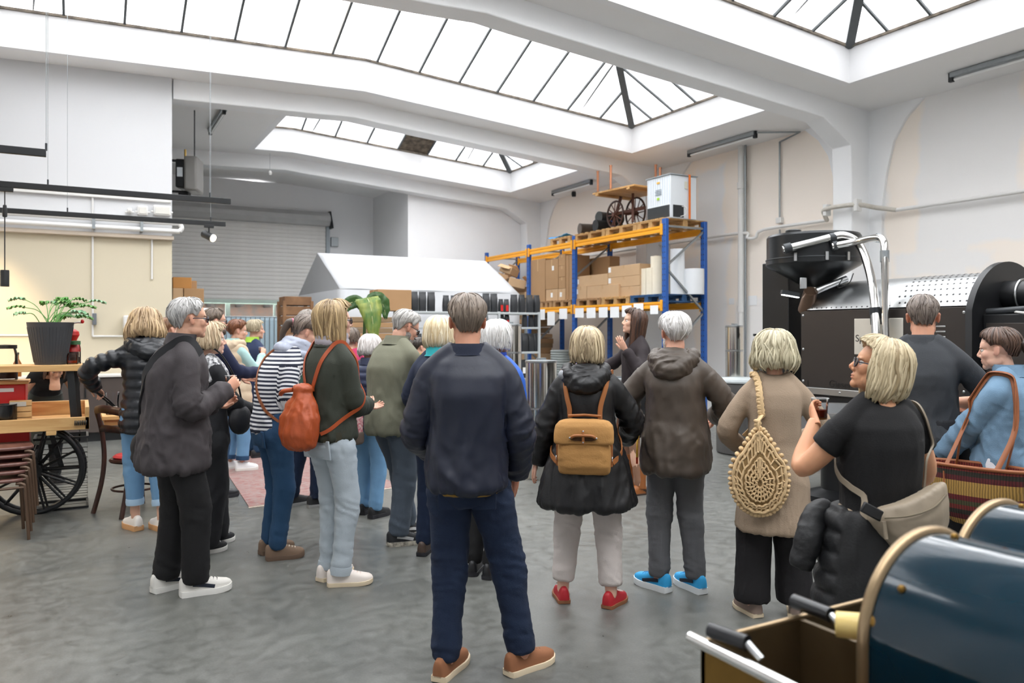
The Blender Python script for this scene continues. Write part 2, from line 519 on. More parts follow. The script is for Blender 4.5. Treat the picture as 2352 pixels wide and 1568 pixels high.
# left block wall, cream below and white above
def two_tone():
    m, t, b = nt('white_over_cream_plaster'); N, L = t.nodes, t.links
    tc = N.new('ShaderNodeTexCoord'); sp = N.new('ShaderNodeSeparateXYZ'); L.new(tc.outputs['Object'], sp.inputs[0])
    g = N.new('ShaderNodeMath'); g.operation = 'GREATER_THAN'; g.inputs[1].default_value = 2.97; L.new(sp.outputs['Z'], g.inputs[0])
    mx = N.new('ShaderNodeMix'); mx.data_type = 'RGBA'; mx.inputs[6].default_value = hx('#d0c6ae'); mx.inputs[7].default_value = hx('#d5d6d8')
    L.new(g.outputs[0], mx.inputs[0]); L.new(mx.outputs[2], b.inputs['Base Color']); b.inputs['Roughness'].default_value = 0.8
    n2 = N.new('ShaderNodeTexNoise'); n2.inputs['Scale'].default_value = 14; L.new(tc.outputs['Object'], n2.inputs['Vector'])
    bp = N.new('ShaderNodeBump'); bp.inputs['Strength'].default_value = 0.15; bp.inputs['Distance'].default_value = 0.004
    L.new(n2.outputs[0], bp.inputs['Height']); L.new(bp.outputs[0], b.inputs['Normal'])
    return m
WLX = onY(395, 12.95)
struct('wall_left_block', MB().prism([(XL, 0), (WLX, 0), (WLX, Zs(WLX) + .05), (XL, Zs(XL) + .05)], 12.95, 13.2), two_tone(),
       label='wall block, white above and cream below, beside the shutter bay')

# --- concrete frames
def frame(i, Y):
    top = [(XL, Zs(XL) + .1), (XR, Zs(XR) + .1), (XW, Zs(XW) + .1)]
    c = Zs(9.8) - .3
    bot = [(XW, 0), (10.44, 0), (10.44, 3.9), (10.42, 4.43), (10.12, 4.6), (9.8, c), (XR + .5, Zs(XR + .5) - .3), (XR, Zs(XR) - .29), (XR - .6, Zs(XR - .6) - .3),
           (-2.1, Zs(-2.1) - .3), (-2.72, 4.55), (-2.74, 4.1), (-2.74, 0), (XL, 0)]
    if Y == 13: bot = bot[:9] + [(WLX + .02, Zs(WLX) - .3), (WLX + .02, Zs(WLX) - .02)]; top[0] = (WLX + .02, Zs(WLX) + .1)
    o = struct(f'trim_{i}', MB().prism(top + bot, Y, Y + .35), m_frame, label=['white concrete roof frame out of sight behind the viewer', 'white concrete roof frame just overhead', 'white concrete roof frame whose post stands by the coffee roaster',
               'white concrete roof frame above the left wall block', 'white concrete roof frame in front of the shutter'][i - 1], sharp=20, bevel=.012)
    # flared pilaster on the wall either side of the post
    for s, y in ((-1, Y), (1, Y + .35)):
        q = [(y, 0), (y + s * .2, 0), (y + s * .22, 3.5), (y + s * .3, 4.0), (y + s * .42, 4.45), (y + s * .62, 4.75), (y + s * .8, 4.9), (y + s * .9, 4.99), (y, 5.02)]
        if Y == 18 and s == 1: continue
        MB().prism(q, XW - .05, XW + .02, 'yz').build('pilaster', m_frame, o, 20)
    return o
for i, Y in enumerate((-2, 3, 8, 13, 18)): frame(i + 1, Y)

# --- ceiling slabs, skylights
def slab(mb, x0, x1, y0, y1):
    xs = [x0] + ([XR] if x0 < XR < x1 else []) + [x1]
    poly = [(x, Zs(x)) for x in xs] + [(x, Zs(x) + .12) for x in reversed(xs)]
    mb.prism(poly, y0, y1)
sky = [(-2, -1.8, 9.6), (3, -1.8, 9.6), (8, -1.8, 9.6), (13, 3.3, 9.6)]
ceil = MB()
slab(ceil, XL, XW, -4.1, -2 + .64); slab(ceil, XL, XW, 18 - .54, 21.2)
for (Y, x0, x1) in sky:
    y0, y1 = Y + .7, Y + 4.4
    slab(ceil, XL, x0 - .06, y0 - .06, y1 + .06); slab(ceil, x1 + .06, XW, y0 - .06, y1 + .06)
    if Y < 13: slab(ceil, XL, XW, y1 + .06, Y + 5.64)
struct('ceiling', ceil, m_soffit, label='white sloping concrete ceiling', sharp=20)

m_bar = mk('grey_glazing_bar', '#54585a', 0.6, metal=0.2, var=0.15, vscale=12)
m_pane = mglass('wired_skylight_glass', (1, 1, 1), 0.1, milky=0.35, tint=0.97)
m_dirty = mk('rusty_vent_sheet', '#6e6252', 0.8, var=0.3, vscale=8, col2='#3d342b')
m_stainpane = mglass('stained_skylight_glass', (0.97, 0.93, 0.88), 0.1, milky=0.6, tint=0.92)
m_sill = mk('weathered_skylight_edge', '#8a7f72', 0.9, var=0.3, vscale=9, col2='#5d564e')
CU, PITCH = 0.5, 0.45
def quad(P, th=0.008):
    P = np.asarray(P, float)
    n = np.cross(P[1] - P[0], P[2] - P[0]); n /= np.linalg.norm(n)
    k = len(P)
    V = np.concatenate([P, P + n * th])
    return MB().add(V, [tuple(range(k))[::-1], tuple(range(k, 2 * k))] + [(i, (i + 1) % k, k + (i + 1) % k, k + i) for i in range(k)])
def skylight(i, Y, x0, x1, full):
    y0, y1 = Y + .7, Y + 4.4
    ym = (y0 + y1) / 2; hw = (y1 - y0) / 2
    cu = MB()
    xs = [x0] + ([XR] if x0 < XR < x1 else []) + [x1]
    for a, b in ((y0 - .12, y0), (y1, y1 + .12)):
        cu.prism([(x, Zs(x) - .005) for x in xs] + [(x, Zs(x) + CU) for x in reversed(xs)], a, b)
    for a, b, x in ((x0 - .12, x0, x0), (x1, x1 + .12, x1)):
        cu.prism([(a, Zs(x) - .005), (b, Zs(x) - .005), (b, Zs(x) + CU), (a, Zs(x) + CU)], y0 - .12, y1 + .12)
    w = struct(f'window_{i}', cu, m_white, label=['skylight out of sight behind the viewer', 'skylight overhead at the top right', 'long skylight over the middle of the hall', 'far skylight above the shelving bay'][i - 1], sharp=20)
    E = lambda x: Zs(x) + CU
    def T(x):      # run from the eave to the top of the slope at x
        return min(hw, x1 - x, x - x0)
    sl = MB()
    for y in (y0, y1):
        for a, b in zip(xs[:-1], xs[1:]): sl.bar((a, y, E(a) + .01), (b, y, E(b) + .01), .07, .035)
    for x in (x0, x1): sl.bar((x, y0, E(x) + .01), (x, y1, E(x) + .01), .07, .035)
    sl.build('sill', m_sill, w, 20)
    bars = [5.06 + .75 * k for k in range(-12, 8)]
    bars = [x for x in bars if x0 + .25 < x < x1 - .25]
    br = []
    for s, ye in ((1, y0), (-1, y1)):
        for x in bars:
            br.append(((x, ye, E(x) + .02), (x, ye + s * T(x), E(x) + .02 + PITCH * T(x))))
        ed = [x0] + bars + [x1]
        for k in range(len(ed) - 1):
            a, b = ed[k], ed[k + 1]
            P = [(a, ye, E(a) + .03), (b, ye, E(b) + .03), (b, ye + s * T(b), E(b) + .03 + PITCH * T(b)), (a, ye + s * T(a), E(a) + .03 + PITCH * T(a))]
            if T(b) < 1e-6: P = [P[0], P[1], P[3]]
            elif T(a) < 1e-6: P = [P[0], P[1], P[2]]
            elif (T(a) < hw) != (T(b) < hw):
                xm = x0 + hw if a < x0 + hw else x1 - hw
                P = P[:3] + [(xm, ym, E(xm) + .03 + PITCH * hw)] + P[3:]
            mt = m_pane
            if i == 4 and s == -1 and abs((a + b) / 2 - 6.95) < .38: mt = m_dirty
            if i == 3 and s == -1 and abs((a + b) / 2 - 3.2) < .38: mt = m_stainpane
            quad(P).build('pane', mt, w, 20)
    # hip ends
    for s, xe in ((1, x0), (-1, x1)):
        ys = [y0 + (y1 - y0) * k / 6 for k in range(7)]
        t = lambda y: min(y - y0, y1 - y)
        z = lambda y: E(xe) + .03 + PITCH * t(y)
        for k in range(6):
            a, b = ys[k], ys[k + 1]
            P = [(xe, a, z(y0)), (xe, b, z(y0)), (xe + s * t(b), b, E(xe + s * t(b)) + .03 + PITCH * t(b)), (xe + s * t(a), a, E(xe + s * t(a)) + .03 + PITCH * t(a))]
            if t(b) < 1e-6: P = [P[0], P[1], P[3]]
            elif t(a) < 1e-6: P = [P[0], P[1], P[2]]
            quad(P).build('pane', m_pane, w, 20)
            if 0 < k: br.append(((xe, a, z(y0)), (xe + s * t(a), a, E(xe + s * t(a)) + .03 + PITCH * t(a))))
        for ye in (y0, y1):
            xi = xe + s * hw
            MB().bar((xe, ye, E(xe) + .02), (xi, ym, E(xi) + .02 + PITCH * hw), .12, .1).build('hip_rafter', m_bar, w, 20)
            # diagonal stay behind the hip
            xj = xe + s * 1.25
            MB().bar((xj, ye, E(xj) + .05), (xe + s * hw * .75, ym + (ye - ym) * .25, E(xi) + PITCH * hw * .7), .025, .025).build('stay', m_bar, w, 20)
    for p, q in br: MB().bar(p, q, .035, .05).build('glazing_bar', m_bar, w, 20)
    pts = [(max(x0 + hw, x0), ym)] 
    rg = MB()
    xs2 = [x0 + hw] + ([XR] if x0 + hw < XR < x1 - hw else []) + [x1 - hw]
    for a, b in zip(xs2[:-1], xs2[1:]): rg.bar((a, ym, E(a) + .05 + PITCH * hw), (b, ym, E(b) + .05 + PITCH * hw), .08, .08)
    rg.build('ridge_bar', m_bar, w, 20)
    if PORTALS:
        li = bpy.data.lights.new('skylight_portal', 'AREA'); li.shape = 'RECTANGLE'
        li.size = x1 - x0; li.size_y = y1 - y0; li.cycles.is_portal = True
        lo = bpy.data.objects.new('skylight_portal', li); COL.objects.link(lo)
        lo.location = ((x0 + x1) / 2, ym, Zs(x1) + CU - .02)
for i, (Y, x0, x1) in enumerate(sky): skylight(i + 1, Y, x0, x1, True)

# --- roller shutter, half raised, with a glazed screen outside it
m_slat = mk('zinc_shutter_slat', '#eeece8', 0.65, metal=0.0, var=0.07, vscale=5)
m_slatdk = mk('shutter_hood_grey', '#c2c2c2', 0.5, metal=0.1, var=0.1, vscale=4)
m_mint = mk('pale_mint_frame', '#c6d6cc', 0.5, var=0.05)
door = thing('door_1', 'grey roller shutter half raised over a glazed screen', None, (0, 0, 0), kind='structure')
sm = MB()
pf = [(0.002, 0.0), (-.001, .0), (-.001, .014), (-.02, .018), (-.026, .05), (-.024, .085), (-.02, .1), (.0, .104)]
V = []
sm.prism(pf + [(.008, .104), (.008, 0)], SX0 - .1, SX1 - .03, 'yz')
slm = sm.mesh('slat', 30)
z = 2.36; k = 0
while z < 4.42:
    put('slat', slm, m_slat, door, loc=(0, 20.93, z)); z += .103
MB().prism([(20.93, 4.36), (20.74, 4.38), (20.64, 4.5), (20.66, 4.62), (20.8, 4.74), (20.99, 4.74), (20.99, 4.36)], SX0 - .3, SX1 + .02, 'yz').build('hood', m_slatdk, door, 20)
MB().box(SX0 - .1, SX1 - .02, 20.91, 20.95, 2.27, 2.36).build('bottom_rail', m_mint, door, bevel=.006)
MB().box(SX1 - .05, SX1 + .05, 20.84, 20.99, 0, 4.42).build('guide_rail', mk('guide_rail_grey', '#a9b2b8', .5), door, bevel=.006)
MB().prism([(20.55, 4.3), (20.99, 4.3), (20.99, 4.78), (20.8, 4.78)], SX1 + .03, SX1 + .07, 'yz').build('end_bracket', m_dkgrey, door)
MB().box(SX1 + .1, SX1 + .3, 20.9, 20.99, 3.85, 4.1).build('control_box', m_galv, door, bevel=.01)
win = thing('window_5', 'pale mint glazed screen under the raised shutter', None, kind='structure')
fr = MB()
px_posts = [onY(p, 21.1) for p in (425, 523, 630, 740)]
for x, w in zip(px_posts, (.05, .11, .05, .05)): MB().box(x - w / 2, x + w / 2, 21.06, 21.14, 0, 2.5).build('mullion', m_mint, win, bevel=.004)
for zz in (1.0, 2.28): MB().box(SX0, SX1, 21.07, 21.13, zz - .03, zz + .03).build('transom', m_mint, win, bevel=.004)
gl = mglass('clear_pane', tint=.95)
ed = [SX0] + px_posts + [SX1]
for a, b in zip(ed[:-1], ed[1:]):
    for z0, z1 in ((.02, .97), (1.03, 2.25)): MB().box(a + .03, b - .03, 21.095, 21.105, z0, z1).build('pane', gl, win)
# yard outside
struct('ground_outside', MB().box(-6, 16, 21.2, 40, -.25, -.02), mk('yard_paving', '#9c9c98', .9, var=.1), label='grey yard outside the shutter')
brick = mk('sooty_brick', '#8d7264', .9, var=.2, vscale=5, col2='#77706a')
hs = thing('outbuilding', 'brick outbuilding with dark roof seen through the screen', 'building', (4, 30, 0))
MB().box(-7, 7, 0, .3, -.02, 2.55).build('wall', brick, hs)
MB().prism([(-1.3, 2.55), (-1.3, 2.62), (3, 4.2), (3, 4.1)], -7.3, 7.3, 'yz').build('roof', mk('dark_roof_sheet', '#54504d', .8, var=.2), hs)
for k in range(14): MB().box(-7 + k, -6.9 + k, -1.2, .2, 2.42, 2.52).build('rafter', mk('dark_rafter', '#423c37', .8), hs)
for k in range(5): 
    f = MB().box(-5.5 + k * 2.4, -4.3 + k * 2.4, -.03, .05, .9, 2.1).build('window', mk('brown_window_frame', '#6b4c3c', .7), hs)
    MB().box(-5.4 + k * 2.4, -4.4 + k * 2.4, -.04, -.02, 1.0, 2.0).build('pane', mk('dull_window_pane', '#5a5f61', .2), f)

# --- services on the right wall
pp = MB()
gp = thing('gas_pipe', 'white gas pipe running along the cream wall and round the post', 'pipe')
Zp = 3.38
def pipe_run(nm, pts, r, mat, par, k=4): return MB().tube(spath(pts, k) if k > 1 else pts, r, 8).build(nm, mat, par, 60)
X0 = XW - .1
pipe_run('pipe', [(X0, 3.4, Zp), (X0, 7.5, Zp)], .03, m_pipewhite, gp, 1)
pipe_run('pipe', [(X0, 7.5, Zp), (X0 - .12, 7.75, Zp + .06), (10.36, 7.88, Zp + .1), (10.34, 8.4, Zp + .1), (10.5, 8.55, Zp + .04), (X0, 8.75, Zp)], .035, mk('worn_pipe_lagging', '#c9c4ba', .7, var=.15, vscale=20), gp, 5)
pipe_run('pipe', [(X0, 8.75, Zp), (X0, 10.1, Zp), (X0 + .0, 10.3, Zp - .12), (X0 - .06, 10.45, Zp - .12), (X0, 10.7, Zp), (X0, 13.0, Zp)], .03, m_pipewhite, gp, 4)
pipe_run('pipe', [(X0, 13.35, Zp), (X0, 17.9, Zp)], .03, m_pipewhite, gp, 1)
for y in (7.86, 8.42): MB().box(10.33, 10.45, y - .03, y + .03, Zp, Zp + .18).build('clamp', m_pipewhite, gp, bevel=.004)
yd = onX(1703, XW - .1)
dp = thing('downpipe', 'white downpipe on the cream wall right of the pallet rack', 'pipe')
MB().cyl((XW - .1, yd, 0), (XW - .1, yd, 5.0), .065, n=14).build('pipe', m_pipewhite, dp, 60)
for zz in (1.9, 4.2): MB().cyl((XW - .1, yd, zz), (XW - .1, yd, zz + .12), .08, n=14).build('collar', m_pipewhite, dp, 60)
MB().cyl((XW - .1, yd - .1, 0), (XW - .1, yd - .1, 5.0), .02, n=8).build('conduit', m_galv, dp, 60)
yc = onX(1790, XW - .05)
cd = thing('conduit', 'grey conduit running from the ceiling light down to a wall box', 'conduit')
pipe_run('pipe', [(10.3, 9.8, 5.0), (10.8, 9.3, 4.96), (XW - .04, yc, 4.9)], .016, m_galv, cd, 1)
pipe_run('pipe', [(XW - .04, yc, 4.9), (XW - .04, yc, zat(500, XW, yc))], .016, m_galv, cd, 1)
pipe_run('pipe', [(XW - .04, yc, 3.35), (XW - .04, yc, 2.2)], .014, m_galv, cd, 1)
zb = zat(500, XW, yc)
MB().box(XW - .08, XW, yc - .06, yc + .06, zb - .1, zb).build('wall_box', m_pipewhite, cd, bevel=.008)
# fluorescent battens
m_tube = mk('fluorescent_tube_off', '#f1f2f0', .3, var=.01)
def batten(x, ya, yb, label):
    t = thing('ceiling_light', label, 'light', (x, (ya + yb) / 2, Zs(x)), group='ceiling battens')
    L = yb - ya
    MB().box(-.05, .05, -L / 2, L / 2, -.07, 0).build('housing', m_galv, t, bevel=.008)
    MB().cyl((0, -L / 2 + .04, -.1), (0, L / 2 - .04, -.1), .018, n=10).build('tube', m_tube, t, 60)
    for s in (-1, 1): MB().box(-.03, .03, s * L / 2 - .03, s * L / 2 + .03, -.125, 0).build('end_cap', m_dkgrey, t, bevel=.006)
batten(10.3, 9.84, 11.52, 'fluorescent batten above the cream wall, right of the rack')
batten(10.3, 4.7, 6.34, 'fluorescent batten at the right edge above the roaster')
batten(10.3, 14.82, 16.48, 'fluorescent batten on the far ceiling beyond the rack')
batten(2.2, 14.3, 15.94, 'fluorescent batten on the ceiling above the unit heater')
# alarm sounder under far ceiling
MB().lathe([(.0, 0), (.05, 0), (.06, -.06), (.05, -.12), (0, -.12)], 14, (XW - .25, onX(1318, XW - .25), zat(440, XW - .25, onX(1318, XW - .25)))).build('alarm_sounder', m_dkgrey, None, label='small dark alarm sounder under the far ceiling', cat='alarm')

# --- services on the left block wall (Y = 12.95)
def lx(px): return onY(px, 12.85)
def lz(px, py): return zat(py, lx(px), 12.85)
za = lz(200, 523)
tp = thing('heating_pipes', 'pair of white heating pipes along the cream wall', 'pipe')
for zz in (lz(200, 501), lz(200, 520)): MB().cyl((XL, 12.82, zz), (lx(412), 12.82, zz), .035, n=12).build('pipe', m_pipewhite, tp, 60)
MB().tube(spath([(lx(412), 12.82, lz(200, 501)), (lx(417), 12.82, lz(200, 511)), (lx(412), 12.82, lz(200, 520))], 4), .035, 10).build('pipe_bend', m_pipewhite, tp, 60)
for x in (lx(215), lx(325)): MB().box(x - .02, x + .02, 12.78, 12.95, lz(200, 525), lz(200, 497)).build('pipe_bracket', m_galv, tp)
tr = thing('trim_6', 'beige ledge between the white and cream wall', None, kind='structure')
MB().box(XL, WLX + .02, 12.86, 12.96, 2.93, 2.99).build('ledge', mk('beige_ledge', '#cdbfae', .7), tr, bevel=.01)
cdt = thing('cable_duct', 'white cable duct along the upper left wall', 'conduit')
zc = lz(200, 444)
MB().box(XL, WLX - .02, 12.9, 12.96, zc - .04, zc + .03).build('duct', m_pipewhite, cdt, bevel=.008)
for n, (p0, p1) in enumerate(((213, 213), (350, 350))):
    c = thing('wall_conduit', ['thin white conduit down the cream wall to the switch', 'thin white conduit down the cream wall near its edge'][n], 'conduit')
    MB().cyl((lx(p0), 12.93, zc if n == 0 else 3.0), (lx(p0), 12.93, lz(p0, 730 if n == 0 else 640)), .014, n=8).build('pipe', m_pipewhite, c, 60)
    if n == 0:
        MB().cyl((lx(p0), 12.93, lz(p0, 745)), (lx(p0), 12.93, lz(p0, 772)), .014, n=8).build('pipe', m_pipewhite, c, 60)
        MB().cyl((lx(p0), 12.93, lz(p0, 772)), (lx(290), 12.93, lz(p0, 772)), .014, n=8).build('pipe', m_pipewhite, c, 60)
        MB().cyl((XL, 12.93, lz(p0, 768)), (lx(180), 12.93, lz(p0, 770)), .012, n=8).build('pipe', m_pipewhite, c, 60)
MB().box(lx(212), lx(222), 12.87, 12.95, lz(217, 746), lz(217, 719)).build('wall_switch', mk('grey_switch', '#6b7075', .5), None, bevel=.008, label='grey wall switch on the cream wall', cat='switch')
sd = thing('towel_dispenser', 'white dispenser box on the cream wall behind the puffer jacket', 'dispenser', (lx(300), 12.85, lz(300, 740)))
MB().box(-.1, .1, -.1, .1, -.1, .1).build('case', m_pipewhite, sd, bevel=.02)
MB().box(-.08, .08, -.115, -.09, -.09, -.05).build('slot_cover', mk('dispenser_grey', '#c9c9c6', .5), sd, bevel=.01)
for n, (px, w, h) in enumerate(((298, .06, .07), (328, .14, .14), (373, .24, .15))):
    j = thing('junction_box', ['smallest white junction box on the upper left wall', 'square white junction box on the upper left wall', 'wide white junction box near the wall edge'][n], 'junction box', (lx(px), 12.9, lz(px, 483)))
    MB().box(-w / 2, w / 2, -.05, .05, -h / 2, h / 2).build('case', m_pipewhite, j, bevel=.015)
    MB().box(-w / 2 + .02, w / 2 - .02, -.06, -.05, -h / 2 + .02, h / 2 - .02).build('lid', mk('junction_lid', '#d5d3cc', .5), j, bevel=.006)
    for s in (-1, 1): MB().cyl((s * w * .5, 0, -.02), (s * (w * .5 + .03), 0, -.02), .015, n=8).build('gland', m_pipewhite, j)

# --- track lighting over the counter
m_warm = mk('warm_lamp_glow', (1.0, 0.72, 0.38), .4, var=0, emit=28)
def track(x0, x1, Y, Z, wires, label):
    t = thing('light_track', label, 'light track', (0, 0, 0), group='black light tracks')
    MB().box(x0, x1, Y - .018, Y + .018, Z - .03, Z + .03).build('rail', m_black, t, bevel=.004)
    for x in wires:
        MB().cyl((x, Y, Z + .03), (x, Y, Zs(x) if Y < 8.7 or Y > 12.4 else Zs(x) + 1.0), .0025, n=5).build('wire', m_galv, t)
        MB().cyl((x, Y, Z + .02), (x, Y, Z + .08), .008, n=8).build('wire_clamp', m_dkgrey, t)
d1 = 8.5
p = at(530, 463, d1); TZ = p[2]
track(-2.6, p[0], p[1], TZ, [onY(110, p[1]), onY(482, p[1])], 'upper long black light track with a pendant hanging from it'); T1 = p
d2 = (TZ - CH) * F / (HY - 515); p = at(518, 515, d2)
track(-2.6, p[0], p[1], TZ, [onY(155, p[1]), onY(484, p[1])], 'lower black light track with a lit spot at its end'); T2 = p
d3 = (TZ - CH) * F / (HY - 352); p = at(106, 352, d3)
track(-2.6, p[0], p[1], TZ, [onY(106, p[1])], 'short black light track end highest at the left edge'); T3 = p
xs_ = onY(480, T2[1])
sp = thing('track_spot', 'lit black spotlight clipped to the end of a light track', 'spotlight', (xs_, T2[1], TZ))
MB().box(-.06, .06, -.02, .02, -.06, -.02).build('adapter', m_black, sp, bevel=.004)
MB().cyl((0, 0, -.06), (0, 0, -.12), .01, n=8).build('stem', m_black, sp)
D = np.array([.5, -.75, -.35]); D /= np.linalg.norm(D); c0 = np.array([0, 0, -.17])
MB().cyl(c0 - D * .1, c0 + D * .08, .05, n=18).build('can', m_black, sp)
MB().cyl(c0 + D * .081, c0 + D * .086, .043, n=18).build('lamp_face', m_warm, sp)
MB().torus(c0 + D * .08, .048, .006, 20, 6, M=np.array(Vector(D).to_track_quat('Z', 'Y').to_matrix())).build('rim', m_steel, sp)
def spot(loc, tgt, power, size=60, col=(1, .74, .45)):
    l = bpy.data.lights.new('track_lamp', 'SPOT'); l.energy = power; l.color = col; l.spot_size = R(size); l.spot_blend = .6; l.shadow_soft_size = .04
    o = bpy.data.objects.new('track_lamp', l); COL.objects.link(o); o.location = loc
    o.rotation_euler = (Vector(tgt) - Vector(loc)).to_track_quat('-Z', 'Y').to_euler()
q = Vector((xs_, T2[1], TZ)) + Vector(c0 + D * .1)
spot(q, q + Vector(D), 25)
# more heads of the same tracks, left of the frame, washing the cream wall and counter
for x, y, tx, ty, tz, pw in ((-1.6, T2[1], -1.7, 12.9, 1.5, 190), (-1.5, T1[1], -0.9, 7.6, 1.2, 60), (-2.0, T3[1], -1.2, 7.5, 1.0, 60)):
    s2 = thing('track_spot', 'lit spotlight on a track left of the view' + {-1.6: ' aimed at the cream wall', -1.5: ' aimed at the cart shelf', -2.0: ' aimed at the cart tray'}[x], 'spotlight', (x, y, TZ))
    D2 = np.array([tx - x, ty - y, tz - TZ]); D2 /= np.linalg.norm(D2)
    MB().box(-.06, .06, -.02, .02, -.06, -.02).build('adapter', m_black, s2, bevel=.004)
    MB().cyl(c0 - D2 * .1, c0 + D2 * .08, .05, n=18).build('can', m_black, s2)
    MB().cyl(c0 + D2 * .081, c0 + D2 * .086, .043, n=18).build('lamp_face', m_warm, s2)
    q = Vector((x, y, TZ)) + Vector(c0 + D2 * .1)
    spot(q, (tx, ty, tz), pw, 75)
# pendant
px_ = onY(11, T1[1])
pd = thing('pendant_lamp', 'black pendant cylinder hanging at the left edge', 'lamp', (px_, T1[1], TZ))
MB().box(-.07, .07, -.02, .02, -.07, -.03).build('adapter', m_black, pd, bevel=.004)
zpt = zat(620, px_, T1[1]) - TZ; zpb = zat(658, px_, T1[1]) - TZ
MB().cyl((0, 0, -.05), (0, 0, zpt), .005, n=6).build('cable', m_black, pd)
MB().lathe([(0, -.32), (.02, -.31), (.022, -.27), (.015, -.2), (0, -.19)], 12).build('cable_grip', m_black, pd)
MB().lathe([(0.0, zpt), (.036, zpt), (.038, zpt - .01), (.038, zpb), (.03, zpb), (.03, zpb + .02), (0, zpb + .02)], 20).build('shade', m_black, pd)
MB().lathe([(0, zpb + .018), (.028, zpb + .018), (.028, zpb + .012), (0, zpb + .012)], 16).build('lamp_face', m_warm, pd)
# small sensor hanging from the far ceiling
hp = at(620, 397, 17.3)
sn = thing('hanging_sensor', 'tiny white sensor on a thread below the ceiling', 'sensor', hp)
MB().lathe([(0, .05), (.03, .045), (.045, 0), (.03, -.045), (0, -.05)], 14).build('case', m_pipewhite, sn)
MB().cyl((0, 0, .05), (0, 0, Zs(hp[0]) - hp[2]), .003, n=5).build('thread', m_galv, sn)

# --- unit heater behind the block wall
hp = at(433, 403, 13.7)
uh = thing('unit_heater', 'grey and black unit heater hung beside the wall edge', 'heater', hp, R(-20))
MB().box(-.02, .2, -.26, .26, -.3, .3).build('case', mk('heater_grey', '#8d8b88', .5, var=.05), uh, bevel=.04)
MB().box(-.17, -.02, -.2, .2, -.24, .25).build('motor_housing', m_black, uh, bevel=.02)
MB().box(-.14, -.05, -.205, -.2, -.06, .1).build('data_label', mk('label_white', '#d5dbe0', .5), uh)
for zz in (.25, -.29): MB().cyl((-.05, 0, zz), (-.9, 0.0, zz + .02), .022, n=10).build('pipe', m_dkgrey, uh, 60)
MB().cyl((-.05, -.02, .27), (-.05, -.02, .45), .018, n=8).build('valve', mk('brass', '#a98b4a', .35, metal=.9), uh)
MB().box(-.15, .02, -.1, .1, -.38, -.28).build('drain_fitting', m_black, uh, bevel=.02)
MB().box(-.95, -.88, -.1, .1, -.4, .4).build('wall_bracket', m_dkgrey, uh)
for q in (-.5, .1): MB().cyl((q, 0, .28), (q, 0, Zs(hp[0]) - hp[2]), .01, n=6).build('hanger_rod', m_dkgrey, uh)
# ================================================================== THINGS
m_blue = mk('rack_blue', '#1f57a6', .45, var=.06)
m_yel = mk('rack_yellow', '#f2a71e', .45, var=.06)
m_card = mk('corrugated_cardboard', '#c2a17c', .85, var=.07, vscale=4, bump=.15, bscale=120)
m_card2 = mk('brown_cardboard', '#a9855f', .85, var=.08, vscale=4, bump=.15, bscale=120)
m_tape = mk('packing_tape', '#b8956a', .35, var=.03)
m_stick = mk('white_sticker', '#eeeeec', .6, var=.02)
m_pal = mwood('pallet_wood', '#a9814f', '#d3ab75', .8, (1, 1, 1), 5)
m_palb = mwood('blue_pallet_wood', '#1d3f66', '#2f5e8c', .7, (1, 1, 1), 5)
m_orange = mk('orange_strap', '#f07a25', .6)
m_bag = mk('black_foil_pouch', '#26282b', .42, var=.15, vscale=20, bump=.5, bscale=30)
m_red = mk('red_enamel', '#c8201c', .35, var=.05)
m_darkwood = mwood('dark_stained_wood', '#2b1711', '#4a2a1e', .4, (4, 4, 1), 6)
m_oak = mwood('oak_board', '#c08a4c', '#e0b478', .5, (1, 9, 9), 2.2)
m_paper = mk('white_paper', '#f3f4f5', .8, var=.01)

def carton(px0, px1, py0, py1, X, dx, label, mat=None, tape=True, sticker=None, group='cartons on the pallet rack', name='carton'):
    """a closed carton whose left face lies on the plane X; pixel columns and rows give its size"""
    ya, yb = sorted((onX(px0, X), onX(px1, X)))
    ym = (ya + yb) / 2
    zb, zt = zat(py1, X, ym), zat(py0, X, ym)
    return carton3(X, X + dx, ya, yb, zb, zt, label, mat, tape, sticker, group, name)
def carton3(x0, x1, y0, y1, z0, z1, label, mat=None, tape=True, sticker=None, group=None, name='carton', rz=0):
    t = thing(name, label, 'box', ((x0 + x1) / 2, (y0 + y1) / 2, z0), rz, group)
    w, l, h = (x1 - x0) / 2, (y1 - y0) / 2, z1 - z0
    MB().box(-w, w, -l, l, 0, h).build('case', mat or m_card, t, bevel=.006)
    if tape:
        MB().box(-w - .001, w + .001, -.025, .025, h - .0005, h + .001).build('tape', m_tape, t)
        MB().box(-w - .002, -w, -.025, .025, h * .72, h).build('tape', m_tape, t)
    if sticker:
        sy, sz = sticker
        MB().box(-w - .003, -w, sy * l - .04, sy * l + .04, h * sz - .05, h * sz + .05).build('sticker', m_stick, t)
    return t

